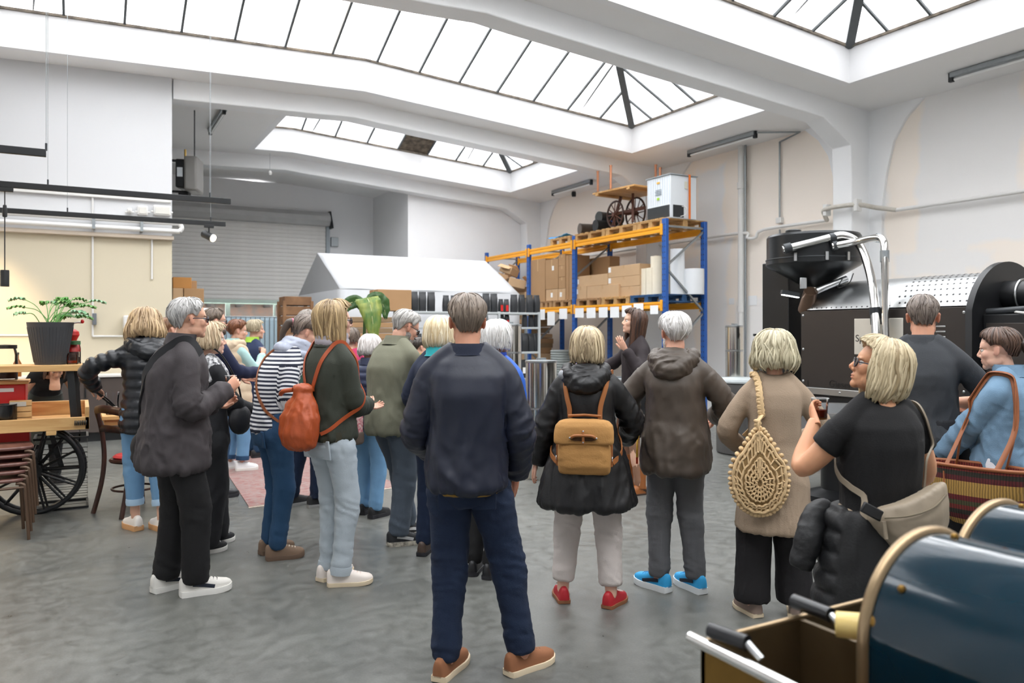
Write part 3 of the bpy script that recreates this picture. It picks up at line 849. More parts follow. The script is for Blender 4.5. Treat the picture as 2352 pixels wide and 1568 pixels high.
PALM = {}
def pallet(x0, x1, y0, y1, z, label, mat=None, group='pallets on the rack'):
    mat = mat or m_pal
    t = thing('pallet', label, 'pallet', ((x0 + x1) / 2, (y0 + y1) / 2, z), 0, group)
    w, l = (x1 - x0), (y1 - y0)
    def P(n, a, b, c):
        k = (n, round(a, 3), round(b, 3), round(c, 3), mat.name)
        if k not in PALM:
            PALM[k] = MB().box(-a / 2, a / 2, -b / 2, b / 2, 0, c).mesh(n); PALM[k].materials.append(mat)
        return PALM[k]
    for i in range(3):
        xx = (-w / 2 + .06, 0, w / 2 - .06)[i]
        yy = (-l / 2 + .05, 0, l / 2 - .05)[i]
        put('bottom_board', P('bottom_board', w, .1, .022), mat, t, loc=(0, yy, 0))
        put('stringer', P('stringer', .1, l, .022), mat, t, loc=(xx, 0, .1))
        for j in range(3): put('block', P('block', .1 if i == 1 else .11, .1, .078), mat, t, loc=((-w / 2 + .06, 0, w / 2 - .06)[j], yy, .022))
    for j in range(6): put('top_board', P('top_board', w, .1, .022), mat, t, loc=(0, -l / 2 + .05 + j * (l - .1) / 5, .122))
    return t

# --- pallet rack along the right wall
RX0, RX1 = 9.2, 10.12
UY = [onX(p, RX0) for p in (1528, 1320, 1215, 1118)]
ZT, ZL = 3.45, 2.08
rk = thing('pallet_rack', 'blue and yellow pallet rack along the right wall', 'rack', (0, 0, 0))
um = MB().box(-.04, .04, -.05, .05, 0, 1).mesh('post')
for i, y in enumerate(UY):
    top = ZT + .12
    for x in (RX0, RX1):
        o = MB().box(x - .035, x + .035, y - .055, y + .055, 0, top).build('post', m_blue, rk, bevel=.006)
        hm = MB()
        for k in range(int(top / .1)):
            for s in (-1, 1): hm.box(x - .038, x - .034, y + s * .028 - .008, y + s * .028 + .008, .05 + k * .1, .075 + k * .1)
        hm.build('perforation', m_dkgrey, o, kind='stuff')
        MB().box(x - .07, x + .07, y - .09, y + .09, 0, .012).build('foot_plate', m_blue, o)
    zz = [.25, 1.1, 1.9, 2.7, 3.4]
    for k in range(4):
        a, b = (RX0, RX1) if k % 2 else (RX1, RX0)
        MB().bar((a, y, zz[k]), (b, y, zz[k + 1]), .035, .035).build('brace', m_galv, rk)
    MB().bar((RX0, y, 3.44), (RX1, y, 3.44), .035, .035).build('brace', m_galv, rk)
    MB().bar((RX0, y, .25), (RX1, y, .25), .035, .035).build('brace', m_galv, rk)
for i in range(3):
    a, b = UY[i] + .055, UY[i + 1] - .055
    for zt in ([ZT, ZL] if i < 2 else [ZT]):
        for x in (RX0 - .01, RX1 + .01):
            o = MB().prism([(x - .025, zt - .12), (x + .025, zt - .12), (x + .025, zt), (x - .025, zt), (x - .025, zt - .04), (x - .015, zt - .05), (x - .015, zt - .075), (x - .025, zt - .085)], a, b).build('beam', m_yel, rk, 20)
            for e in (a, b): MB().box(x - .045, x - .02, e - .03, e + .03, zt - .17, zt + .03).build('end_plate', m_yel, o, bevel=.004)
# sheets of paper on the lower beam
for k, (px, w, h, dz) in enumerate(((1243, 18, 24, 0), (1266, 17, 32, 6), (1294, 18, 24, 0), (1331, 20, 22, 0), (1358, 20, 24, 0), (1386, 20, 24, 0), (1412, 20, 25, 0), (1440, 22, 26, -2), (1467, 22, 20, -6), (1503, 18, 20, 0))):
    y0, y1 = sorted((onX(px - w / 2, RX0 - .04), onX(px + w / 2, RX0 - .04)))
    zt = zat(700 + dz + (1528 - px) * .035, RX0, y0); zb = zt - h * dep(RX0, y0) / F
    MB().box(RX0 - .046, RX0 - .043, y0, y1, zb, zt).build('paper_sheet', m_paper, None, label=f'white notice sheet on the lower yellow beam, {ORD[k]} from the left', cat='paper', group='notices on the rack beam')
# pallets
def py_(a, b, X=RX0): return sorted((onX(a, X), onX(b, X)))
for (a, b, z, lab, m) in ((1526, 1466, ZT, 'wooden pallet under the white cooling unit', None), (1464, 1394, ZT, 'wooden pallet under the old handcart wheels', None),
                          (1391, 1322, ZT, 'wooden pallet under the black drums', None), (1312, 1266, ZT, 'wooden pallet with a blue sheet at the left of the top level', None),
                          (1524, 1450, ZL, 'blue pallet under the white rolls', m_palb), (1447, 1384, ZL, 'pale wooden pallet under the stacked cartons', None),
                          (1380, 1326, ZL, 'brown wooden pallet under the low cartons', m_card2), (1313, 1272, ZL, 'brown wooden pallet under the tall cartons', m_card2), (1269, 1243, ZL, 'brown wooden pallet at the left end of the lower level', m_card2)):
    y0, y1 = py_(a, b)
    pallet(RX0 - .03, RX1 + .1, y0, y1, z, lab, m)
ZP = ZL + .144
def pyrow(Z, px, X):      # image row at which height Z shows at this place
    return HY - (Z - CH) * F / dep(X, onX(px, X))
# lower level cartons
def cz(px0, px1, z0, z1, X, dx, label, **k):
    ya, yb = sorted((onX(px0, X), onX(px1, X)))
    return carton3(X, X + dx, ya, yb, z0, z1, label, k.get('mat'), k.get('tape', True), k.get('sticker'), 'cartons on the pallet rack')
def zz(py, px, X=RX0): return zat(py, X, onX(px, X))
cz(1320, 1347, ZP, zz(658, 1330), 9.22, .5, 'pale low carton at the left end of the right rack bay', sticker=(.6, .6))
cz(1348, 1421, ZP, zz(655, 1380), 9.22, .5, 'long pale carton at the front of the lower level')
cz(1320, 1395, zz(657, 1350), zz(632, 1350), 9.24, .48, 'long pale carton resting on two cartons', sticker=(.8, .5))
zc = [ZP, zz(658, 1430), zz(634, 1430), zz(608, 1430)]
for k in range(3): cz(1423 if k == 0 else 1397, 1469, zc[k], zc[k + 1] - .002, 9.26, .6, ['bottom', 'middle', 'top'][k] + ' carton of the three stacked beside the rolls', sticker=None if k == 0 else (.9, .7))
cz(1325, 1400, ZP, zz(583, 1360), 9.76, .27, 'large flat brown carton standing at the back of the rack', mat=m_card2)
cz(1219, 1252, ZP, zz(595, 1235), 9.22, .45, 'tall brown carton at the left of the middle bay', mat=m_card2)
cz(1253, 1282, ZP + .26, zz(595, 1268), 9.22, .45, 'tall carton with two white labels in the middle bay', mat=m_card2, sticker=(-.2, .7))
cz(1254, 1281, ZP, ZP + .255, 9.22, .45, 'small carton with a white label under the tall one', sticker=(0, .5))
zq = [ZP + .255] + [ZP + .255 + (zz(583, 1290) - ZP - .255) * k / 3 for k in (1, 2, 3)]
cz(1282, 1298, ZP, ZP + .25, 9.22, .45, 'narrow carton with a label below the brown column', sticker=(.2, .5))
for k in range(3): cz(1283, 1298, zq[k], zq[k + 1] - .003, 9.22, .45, ['lowest', 'middle', 'topmost'][k] + ' carton of the narrow brown column', mat=m_card2)
for k, (a, b) in enumerate(((1299, 1306), (1307, 1315))): cz(a, b, ZP, zz(585, 1305), 9.24, .45, ['inner', 'outer'][k] + ' upright flat carton beside the blue post', mat=m_card2, tape=False)
# rolls and boards in the right bay
m_cream = mk('cream_board', '#ece2cc', .7)
for k, (a, b, yt) in enumerate(((1469, 1483, 616), (1484, 1497, 614))):
    y0, y1 = py_(a, b, 9.3)
    t = thing('foam_board_pack', ['left', 'right'][k] + ' pack of cream boards standing on the blue pallet', 'boards', (9.3, (y0 + y1) / 2, ZP))
    n = 4
    for i in range(n): MB().box(0, .5, -(y1 - y0) / 2 + i * (y1 - y0) / n, -(y1 - y0) / 2 + (i + .92) * (y1 - y0) / n, 0, zz(yt, a) - ZP).build('board', m_cream, t)
def roll(px, X, r, z0, z1, mat, label):
    y = onX(px, X)
    t = thing('film_roll', label, 'roll', (X, y, z0))
    MB().lathe([(r * .3, 0), (r, 0), (r * 1.0, .02), (r * 1.01, (z1 - z0) * .5), (r, z1 - z0), (r * .3, z1 - z0)], 24).build('wrap', mat, t)
    MB().lathe([(r * .2, -.0), (r * .3, 0.0), (r * .3, z1 - z0 + .015), (r * .2, z1 - z0 + .015)], 16).build('core', m_card2, t)
m_film = mk('white_bubble_film', '#eceff2', .35, var=.03, bump=.4, bscale=40)
roll(1508, 9.42, .11, ZP, zz(588, 1508, 9.4), m_cream, 'tall cream roll standing behind the blue post')
roll(1556, 9.62, .13, ZP, zz(572, 1556, 9.62), m_film, 'tall white bubble film roll on the blue pallet')
roll(1592, 9.9, .2, ZP, zz(618, 1590, 9.9), m_film, 'short wide white film roll at the right end of the rack')
# crumpled flattened boxes in the left bay, on a lower stack
rnd = random.Random(3)
st = thing('flat_carton_stack', 'tall stack of flattened brown cartons at the left end of the rack', 'cartons', (9.65, (UY[2] + UY[3]) / 2, 0))
zt = .0
k = 0
while zt < 2.55:
    h = rnd.uniform(.09, .16)
    MB().cbox((rnd.uniform(-.05, .05), rnd.uniform(-.06, .06), zt + h / 2), (.8, 1.5, h * .93), rotm(rnd.uniform(-2, 2), 0, rnd.uniform(-6, 6))).build('flat_carton', [m_card2, m_card][k % 2] if k % 3 else mk('grey_brown_cardboard', '#8b7357', .9), st, bevel=.01)
    zt += h; k += 1
for k, (px, py, s, rz) in enumerate(((1170, 622, .36, 30), (1185, 652, .42, -20), (1150, 640, .3, 10))):
    X = 9.05 + .12 * k; p = (X, onX(px, X), zat(py, X, onX(px, X)))
    t = thing('loose_carton', ['tilted open carton on top of the flattened ones', 'crumpled carton leaning on the flattened stack', 'small carton wedged beside the tent roof'][k], 'box', p, R(rz))
    MB().cbox((0, 0, 0), (s, s * .9, s * .5), rotm(18 - 20 * k, 12, 0)).build('case', m_card, t, bevel=.01)
    for sgn in (-1, 1): MB().cbox((sgn * s * .6, 0, s * .26), (s * .45, s * .85, .008), rotm(18 - 20 * k, 12 + sgn * 35, 0)).build('flap', m_card, t)
# top level
t = thing('cooling_unit', 'white cooling unit with dark grille, strapped on top of the rack', 'appliance', (9.62, 11.24, ZT + .144))
MB().box(-.31, .31, -.33, .33, 0, .78).build('case', mk('white_appliance_enamel', '#e3e8ec', .4, var=.02), t, bevel=.012)
g = MB().box(-.318, -.31, -.31, .31, .02, .24).build('grille', mk('dark_grille', '#4b4f52', .6), t)
for k in range(9): MB().box(-.323, -.317, -.3, .3, .035 + k * .023, .043 + k * .023).build('slat', m_dkgrey, g)
for k in range(10): MB().box(-.314, -.31, -.31 + k * .065, -.305 + k * .065, .26, .76).build('panel_groove', mk('pale_blue_groove', '#b9c8d8', .5), t)
MB().box(-.25, .0, -.335, -.33, .02, .24).build('side_grille', m_dkgrey, t)
MB().box(-.33, .33, -.35, .35, .78, .8).build('top_plate', mk('grey_top', '#9aa0a4', .5), t, bevel=.004)
MB().box(-.325, -.315, -.03, .03, .36, .4).build('green_mark', mk('lime_mark', '#a6d12f', .5), t)
MB().box(-.321, -.315, -.04, .04, .66, .69).build('logo_mark', mk('amber_mark', '#e5b34a', .5), t)
for k in range(4): MB().box(-.321, -.315, -.09, .09 - .02 * (k % 2), .45 + k * .03, .46 + k * .03).build('print_line', mk('grey_print', '#8d98a3', .6), t)
MB().box(.02, .09, -.338, -.33, .55, .68).build('rating_label', mk('pale_label', '#d8d7c8', .6), t)
MB().tube(spath([(-.05, -.34, .22), (.0, -.38, .2), (.02, -.37, .08), (-.1, -.36, .03)], 5), .008, 6).build('cable', m_pipewhite, t, 60)
st_ = thing('ratchet_strap', 'orange strap over the white cooling unit', 'strap', (9.62, 11.24, ZT + .144))
MB().box(.1, .145, -.357, -.352, 0, .81).box(.1, .145, -.357, .357, .805, .81).box(.1, .145, .352, .357, 0, .81).build('webbing', m_orange, st_)
m_rust = mk('brown_wheel_wood', '#5a3528', .6, var=.15)
def spoke_wheel(name, parent, c, Rr, axis, nsp, mat_rim, mat_sp, rw=.02, hub=.04):
    w = MB().torus(c, Rr, rw, 40, 8, axis).build(name, mat_rim, parent, 60)
    c = np.array(c)
    ax = {'x': np.array([1, 0, 0]), 'y': np.array([0, 1, 0])}[axis]
    MB().cyl(c - ax * .06, c + ax * .06, hub, n=14).build('hub', mat_sp, w)
    for k in range(nsp):
        a = 2 * math.pi * k / nsp
        dv = np.array([0, math.cos(a), math.sin(a)]) if axis == 'x' else np.array([math.cos(a), 0, math.sin(a)])
        MB().tube([c + dv * hub * .8 + ax * .02 * (-1) ** k, c + dv * (Rr - rw * .5)], [.013, .009], 6).build('spoke', mat_sp, w)
    return w
hc = thing('old_handcart', 'old handcart with brown spoked wheels standing on the rack', 'cart', (0, 0, 0))
zc0 = ZT + .144
spoke_wheel('wheel', hc, (9.35, 12.62, zc0 + .28), .26, 'x', 12, m_darkwood, m_rust)
spoke_wheel('wheel', hc, (9.8, 12.55, zc0 + .33), .31, 'x', 12, m_darkwood, m_rust)
MB().cyl((9.3, 12.6, zc0 + .29), (9.85, 12.56, zc0 + .33), .025, n=10).build('axle', m_rust, hc)
for s in (-.3, .35): MB().bar((9.5, 12.55 + s, zc0 + .1), (9.6, 12.55 + s * .6, zc0 + .68), .05, .05).build('leg', m_rust, hc)
MB().bar((9.6, 12.0, zc0 + .35), (9.6, 13.0, zc0 + .35), .06, .06).build('frame_rail', m_rust, hc)
tb = thing('upturned_table', 'wooden table top with copper legs upturned on the handcart', 'table', (9.6, 12.45, zc0 + .68), R(6))
for k in range(6): MB().box(-.5, .5, -.62 + k * .2, -.425 + k * .2, 0.02, .055).build('plank', m_oak, tb, bevel=.004)
for s in (-.45, .45): MB().box(-.5, .5, s - .04, s + .04, -.02, .02).build('batten', m_oak, tb, bevel=.004)
m_copper = mk('copper_tube', '#c98a68', .4, metal=.5)
for (x, y, lean, h) in ((-.42, .5, -.02, .42), (-.42, .12, .02, .48), (.3, -.52, .04, .42), (.4, -.3, -.05, .5)):
    o = MB().tube([(x, y, .055), (x + lean, y + lean, .055 + h)], [.022, .024], 10).build('leg', m_copper, tb)
    MB().cyl((x, y, .055), (x, y, .07), .06, n=14).build('flange', m_dkgrey, o)
    MB().cyl((x + lean, y + lean, .05 + h), (x + lean, y + lean, .07 + h), .03, n=12).build('foot_cap', m_copper, o)
for k, (px, X, z, L) in enumerate(((1331, 9.3, 0, .5), (1367, 9.28, 0, .6), (1375, 9.45, .2, .6), (1352, 9.75, 0, .5))):
    y = onX(px, X)
    t = thing('black_drum', ['brown-black drum lying at the left end with an orange strap', 'black drum lying in front of the handcart wheel', 'black drum with a blue strap on top of the others', 'black drum lying behind the front ones'][k], 'drum', (X, y, ZT + .144 + .125 + z), R(-12 + 8 * k), group='drums on the rack')
    m = [mk('brown_black_drum', '#4a4038', .5), m_black, mk('charcoal_drum', '#3a3b3a', .5), m_black][k]
    MB().lathe([(.1, 0), (.12, 0), (.122, .02), (.116, .04), (.116, L - .04), (.122, L - .02), (.12, L), (0, L)], 22, axis='x').build('shell', m, t)
    MB().lathe([(0, .05), (.1, .05), (.1, .06), (0, .06)], 18, axis='x').build('base', m_dkgrey, t)
    MB().torus((L * .6, 0, 0), .121, .006, 24, 6, 'x').build('strap', m_orange if k == 0 else mk('blue_strap', '#2a55b0', .6), t)
bt = thing('blue_sheet', 'crumpled bright blue plastic sheet on the top level', 'sheet', (9.5, onX(1292, 9.4), ZT + .15))
n = 14; V = []; Fs = []
for i in range(n):
    for j in range(n):
        x, y = (i / (n - 1) - .5) * .5, (j / (n - 1) - .5) * .8
        V.append((x, y, .035 + .03 * math.sin(9 * x + 5 * y) + .02 * rnd.random()))
for i in range(n - 1):
    for j in range(n - 1): Fs.append((i * n + j, (i + 1) * n + j, (i + 1) * n + j + 1, i * n + j + 1))
o = MB().add(V, Fs).build('film', mk('bright_blue_plastic', '#2c8fd0', .35), bt, 60); o.modifiers.new('t', 'SOLIDIFY').thickness = .006
# things on the floor under and beside the rack
for k, (px, X, z) in enumerate(((1287, 9.6, .0), (1287, 9.6, .28), (1288, 9.6, .56), (1287, 9.62, .84))):
    y = onX(px, X)
    t = thing('cable_reel', f'grey hose coil under the rack, {["bottom", "second", "third", "top"][k]} of the stack', 'coil', (X, y, z), group='grey coils under the rack')
    for q in range(5): MB().torus((0, 0, .03 + .055 * q), .2, .03, 24, 8).build('turn', mk('grey_hose', '#aeb5b3', .5), t, 60)

def steel_can(px, d, r, z1, segs, label, open_top=True):
    x, y = gnd(px, d)
    t = thing('steel_canister', label, 'canister', (x, y, 0), group='steel canisters')
    e = [0] + segs + [z1]
    for a, b in zip(e[:-1], e[1:]):
        MB().lathe([(r * .93, a + .004), (r, a + .004), (r, b - .004), (r * .93, b - .004)], 36).build('section', mk('shiny_sheet_steel', '#c9c6bf', .16, metal=1.0, var=.1, vscale=5), t)
    for b in e[1:]: MB().lathe([(r * .98, b - .02), (r * 1.03, b - .02), (r * 1.04, b - .01), (r * 1.03, b), (r * .98, b)], 36).build('clamp_ring', m_steel, t)
    MB().lathe([(0, z1 - .004), (r * .99, z1 - .004), (r, z1 + .004), (0, z1 + .012)], 30).build('lid', m_galv, t)
    MB().box(-r * .3, r * .3, -.02, .02, z1 + .008, z1 + .03).build('lid_handle', m_galv, t)
zc_ = lambda py, d: CH + (HY - py) / F * d
steel_can(1243, 8.25, .165, zc_(828, 8.25), [.34, .75], 'shiny steel canister stack standing in front, beside the navy jacket')
steel_can(1170, 9.4, .145, zc_(745, 9.4), [.45, .9, 1.3], 'taller steel canister stack behind the navy jacket')
steel_can(1687, 10.3, .115, zc_(748, 10.3), [.5, .95, 1.3], 'tall narrow steel canister by the cream wall downpipe')
steel_can(1418, 9.8, .16, .95, [.5], 'low steel canister behind the guide')

# grey shelving with coffee bags
SHY = 11.5
sx0, sxm, sx1 = onY(930, SHY), onY(1146, SHY), onY(1238, SHY)
sh = thing('storage_shelf', 'grey metal shelf unit stocked with black coffee bags', 'shelf', (0, 0, 0))
m_shelf = mk('pale_grey_shelf', '#b5babb', .5, metal=.2, var=.04)
SZs = [.12, .75, zat(807, sx1, SHY), zat(751, sx1, SHY), zat(718, sx1, SHY)]
for x in (sx0, sxm, sx1):
    for y in (SHY, SHY + .45): MB().box(x - .02, x + .02, y - .02, y + .02, 0, SZs[-1] + .01).build('post', m_shelf, sh, bevel=.003)
for z in SZs:
    for a, b in ((sx0, sxm), (sxm, sx1)): MB().box(a + .02, b - .02, SHY - .02, SHY + .47, z - .035, z).build('board', m_shelf, sh, bevel=.004)
def bag_mesh():
    rings = []
    for (w, d, z) in ((.056, .04, 0), (.059, .046, .02), (.06, .048, .1), (.06, .044, .18), (.059, .032, .24), (.058, .012, .275), (.058, .004, .31)):
        th = np.linspace(0, 2 * np.pi, 16, endpoint=False)
        c, s_ = np.cos(th), np.sin(th)
        q = np.stack([np.sign(c) * np.abs(c) ** .35 * w, np.sign(s_) * np.abs(s_) ** .35 * d, np.full(16, z)], 1)
        rings.append(q)
    mb = MB().loft(rings)
    V, Fs = mb.VF(); V = V + np.stack([pn(V * 18) * .006, pn(V * 18 + 7) * .012, 0 * V[:, 0]], 1)
    return MB().add(V, Fs).mesh('pouch', 50)
bagm = bag_mesh(); bagm.materials.append(m_bag)
seal = MB().box(-.059, .059, -.006, .006, .285, .312).mesh('seal'); seal.materials.append(mk('pouch_seal', '#55585c', .3))
redl = MB().box(-.03, .03, -.056, -.05, .03, .17).mesh('red_label'); redl.materials.append(m_red)
whl = MB().box(-.03, .03, -.056, -.05, .08, .18).mesh('pale_label'); whl.materials.append(m_stick)
def bag(px, z, lab, s=1.0, red=False, dy=.08, pale=False):
    x = onY(px, SHY + dy)
    t = thing('coffee_bag', lab, 'coffee bag', (x, SHY + dy, z), R(rnd.uniform(-7, 7)), 'black coffee bags on the shelf')
    t.scale = (s, s, s)
    put('pouch', bagm, m_bag, t); put('seal', seal, m_bag, t)
    if red: put('red_label', redl, m_red, t)
    if pale: put('pale_label', whl, m_stick, t)
zt = SZs[-1]
for k, px in enumerate((951, 970, 990)): bag(px, zt, f'black coffee bag on the top shelf left of the navy jacket man, {ORD[k]} of three')
for k, px in enumerate((1024, 1042)): bag(px, zt, f'{["left", "right"][k]} of two small black coffee bags beside the grey-haired head', .85)
for k, px in enumerate((1116, 1134)): bag(px, zt, f'{["left", "right"][k]} black coffee bag just right of the navy jacket man on the top shelf')
for k, px in enumerate((1150, 1163)): bag(px, zt, f'{["left", "right"][k]} of two black bags with a red label on the top shelf', .72, True)
for k, px in enumerate((1180, 1198, 1216, 1232)): bag(px, zt, f'black coffee bag at the right end of the top shelf, {ORD[k]} of four', .98)
for k, px in enumerate((1205, 1219, 1232)): bag(px, SZs[-2], f'black coffee bag on the second shelf, {ORD[k]} of three', .72)
for k, px in enumerate((1152, 1164)): bag(px, SZs[-2], f'{["left", "right"][k]} bag with red label on the second shelf', .7, True)
for k, px in enumerate((1205, 1219, 1232)): bag(px, SZs[-3], f'black coffee bag on the third shelf, {ORD[k]} of three')
for k, px in enumerate((1152, 1168, 1184)): bag(px, SZs[-3], f'black coffee bag on the third shelf behind the steel canister, {ORD[k]} of three')
for k, px in enumerate((1200, 1225)): bag(px, SZs[-4], f'{["left", "right"][k]} black coffee bag on the low shelf', 1, pale=True)
for k, px in enumerate((960, 985, 1010)): bag(px, SZs[-3], f'dark coffee bag deep on the middle shelf, {ORD[k]} of three', 1)
carton3(onY(868, SHY), onY(940, SHY + .1), SHY, SHY + .4, SZs[-1], SZs[-1] + .33, 'large carton wrapped in clear film at the left end of the top shelf', m_card2)
# stack of flattened cartons, left of the shelf
fs = thing('flat_carton_pile', 'neat pile of flattened brown cartons beside the shelf', 'cartons', (onY(825, 11.3), 11.3, 0))
zk = 0; k = 0
while zk < 1.72:
    MB().box(-.42 + rnd.uniform(-.01, .01), .42, -.3, .3 + rnd.uniform(-.01, .01), zk, zk + .075).build('flat_carton', [m_card2, mk('grey_brown_cardboard', '#8b7357', .9)][k % 2], fs, bevel=.006); zk += .08; k += 1
cr = thing('wooden_crate', 'brown wooden crate in front of the tent corner', 'crate', (onY(678, 13.0), 13.0, 0))
m_crt = mwood('brown_crate_wood', '#6b4c33', '#8a6646', .8, (1, 1, 1), 5)
for zz_ in np.arange(0.05, 2.0, .16): MB().box(-.22, .22, -.2, .2, zz_, zz_ + .14).build('plank', m_crt, cr, bevel=.006)
for s in (-1, 1):
    for q in (-1, 1): MB().box(s * .22 - .025, s * .22 + .025, q * .2 - .025, q * .2 + .025, 0, 2.04).build('corner_post', m_crt, cr)

# white party tent
tx0, tx1, ty0, ty1, tz, te = 4.07, 7.76, 13.7, 16.7, 3.07, 2.3
m_tent = mk('white_tent_fabric', '#c6c8cb', .6, var=.02, bump=.1, bscale=3)
tn = thing('party_tent', 'white gabled party tent behind the coffee shelf', 'tent', (0, 0, 0))
yc_ = (ty0 + ty1) / 2
def sheet(P, nu, nv, sag, mat, name, par, th=.01):
    P = [np.array(p, float) for p in P]
    V = []; Fs = []
    nrm = np.cross(P[1] - P[0], P[3] - P[0]); nrm /= np.linalg.norm(nrm)
    for i in range(nu + 1):
        for j in range(nv + 1):
            u, v = i / nu, j / nv
            p = P[0] * (1 - u) * (1 - v) + P[1] * u * (1 - v) + P[2] * u * v + P[3] * (1 - u) * v
            V.append(p + nrm * (-sag * 4 * u * (1 - u) * v * (1 - v) + .01 * math.sin(u * 17 + v * 6) * (1 - v)))
    for i in range(nu):
        for j in range(nv): Fs.append((i * (nv + 1) + j, (i + 1) * (nv + 1) + j, (i + 1) * (nv + 1) + j + 1, i * (nv + 1) + j + 1))
    o = MB().add(V, Fs).build(name, mat, par, 60); o.modifiers.new('t', 'SOLIDIFY').thickness = th
    return o
sheet([(tx0, ty0, te), (tx1, ty0, te), (tx1, yc_, tz), (tx0, yc_, tz)], 20, 8, -.03, m_tent, 'roof_sheet', tn)
sheet([(tx1, ty1, te), (tx0, ty1, te), (tx0, yc_, tz), (tx1, yc_, tz)], 20, 8, -.03, m_tent, 'roof_sheet', tn)
MB().add([(tx0, ty0, te), (tx0, ty1, te), (tx0, yc_, tz), (tx0 + .01, ty0, te), (tx0 + .01, ty1, te), (tx0 + .01, yc_, tz)], [(0, 1, 2), (5, 4, 3), (0, 3, 4, 1), (1, 4, 5, 2), (2, 5, 3, 0)]).build('gable_sheet', m_tent, tn, 20)
MB().add([(tx1, ty0, te), (tx1, ty1, te), (tx1, yc_, tz), (tx1 - .01, ty0, te), (tx1 - .01, ty1, te), (tx1 - .01, yc_, tz)], [(0, 1, 2), (5, 4, 3), (0, 3, 4, 1), (1, 4, 5, 2), (2, 5, 3, 0)]).build('gable_sheet', m_tent, tn, 20)
for (a, b) in (((tx0, ty0), (tx0, ty1)), ((tx0, ty1), (tx1, ty1)), ((tx1, ty1), (tx1, ty0)), ((tx1, ty0), (tx0, ty0))):
    sheet([(a[0], a[1], .02), (b[0], b[1], .02), (b[0], b[1], te), (a[0], a[1], te)], 24, 4, .02, m_tent, 'side_wall', tn)
for x in (tx0 + .05, tx1 - .05):
    for y in (ty0 + .05, ty1 - .05): MB().cyl((x, y, 0), (x, y, te), .022, n=8).build('pole', m_steel, tn)

# cartons and film-wrapped goods near the shutter
sh2 = thing('tall_cupboard', 'pale cupboard carrying cartons behind the wall edge', 'cupboard', (onY(425, 14.0), 14.0, 0))
MB().box(-.42, .42, -.3, .3, .06, 1.93).build('body', m_white, sh2, bevel=.006)
for s in (-1, 1): MB().box(min(0, s * .41), max(0, s * .41), -.32, -.3, .08, 1.9).build('door', m_white, sh2, bevel=.004)
MB().box(-.4, .4, -.28, .28, 0, .06).build('plinth', m_dkgrey, sh2)
xz = lambda px: onY(px, 13.75)
zz2 = lambda py: zat(py, xz(430), 13.75)
carton3(xz(397), xz(421), 13.75, 14.15, 1.93, zz2(662), 'small pale carton under the orange-brown one by the wall edge', m_card)
carton3(xz(422), xz(468), 13.72, 14.15, 1.93, zz2(662), 'brown carton right of the small one near the shutter', m_card2)
carton3(xz(397), xz(440), 13.75, 14.1, zz2(662), zz2(637), 'orange-brown carton on top of the pile near the shutter', mk('orange_cardboard', '#b98246', .8))
carton3(xz(441), xz(455), 13.9, 14.1, zz2(662), zz2(643), 'small brown carton behind the orange-brown one', m_card2)
pb = thing('plastic_barrier', 'pale blue translucent plastic sheet on a frame near the shutter', 'barrier', (0, 0, 0))
bx0, bx1 = onY(508, 16.0), onY(640, 16.0); bz0, bz1 = .3, zat(727, onY(560, 16.0), 16.0)
o = sheet([(bx0, 16.0, bz0), (bx1, 16.0, bz0), (bx1, 16.0, bz1), (bx0, 16.0, bz1)], 30, 20, .03, mk('pale_blue_plastic', '#bcd3df', .25, var=.05, bump=.5, bscale=12), 'film', pb)
for k in range(13): MB().cyl((bx0 + (bx1 - bx0) * k / 12, 15.97, 0), (bx0 + (bx1 - bx0) * k / 12, 15.97, bz1), .008, n=6).build('upright_wire', m_galv, pb)
for z in (.35, 1.0, bz1): MB().cyl((bx0, 15.97, z), (bx1, 15.97, z), .012, n=6).build('cross_wire', m_galv, pb)

# hanging banana leaves in a planter
pl = gnd(840, 9.3)
bp_ = thing('banana_plant', 'tall leafy plant with a big yellow-green drooping leaf', 'plant', (pl[0], pl[1], 0))
MB().lathe([(0, 0), (.16, 0), (.2, .38), (.18, .38), (.17, .34), (0, .34)], 24).build('planter', m_dkgrey, bp_)
m_leafg = mk('green_leaf', '#3a5c2a', .4, var=.2, vscale=3)
m_leafy = mk('yellow_green_leaf', '#98a04a', .5, var=.2, vscale=2, col2='#4f7434', stretch=(9, 9, 1))
ztop = CH + (HY - 690) / F * 9.3
for k, a in enumerate((0, 2.1, 4.2)): MB().tube(spath([(.03 * math.cos(a), .03 * math.sin(a), .3), (.05 * math.cos(a), .05 * math.sin(a), 1.0), (.02 * math.cos(a), .02 * math.sin(a), ztop - .05 * k)], 5), [.018 - .001 * i for i in range(11)], 8).build('stem', m_leafg, bp_, 60)
def leafm(base, path, w, mat, par, name='leaf', nrm=(0, -1, 0), fold=.3):
    P = spath(path, 6); n = len(P); T, A, B = frames(P, nrm)
    V = []; Fs = []
    for i in range(n):
        u = i / (n - 1); ww = w * (math.sin(math.pi * min(1, u * .94 + .05)) ** .7)
        for j, s in enumerate((-1, -.5, 0, .5, 1)):
            V.append(P[i] + A[i] * s * ww + B[i] * (fold * abs(s) * ww + .012 * math.sin(i * 2.2 + j)))
    for i in range(n - 1):
        for j in range(4): Fs.append((i * 5 + j, (i + 1) * 5 + j, (i + 1) * 5 + j + 1, i * 5 + j + 1))
    o = MB().add(V, Fs).build(name, mat, par, 60); o.modifiers.new('t', 'SOLIDIFY').thickness = .002
    MB().tube(P, [.006 * (1 - .7 * i / n) for i in range(n)], 6).build('midrib', mk('pale_midrib', '#c9cf9a', .5), o, 60)
    return o
leafm(None, [(0, 0, ztop - .1), (-.02, -.1, ztop + .03), (.0, -.2, ztop - .12), (.04, -.22, ztop - .5)], .15, m_leafy, bp_, fold=.06)
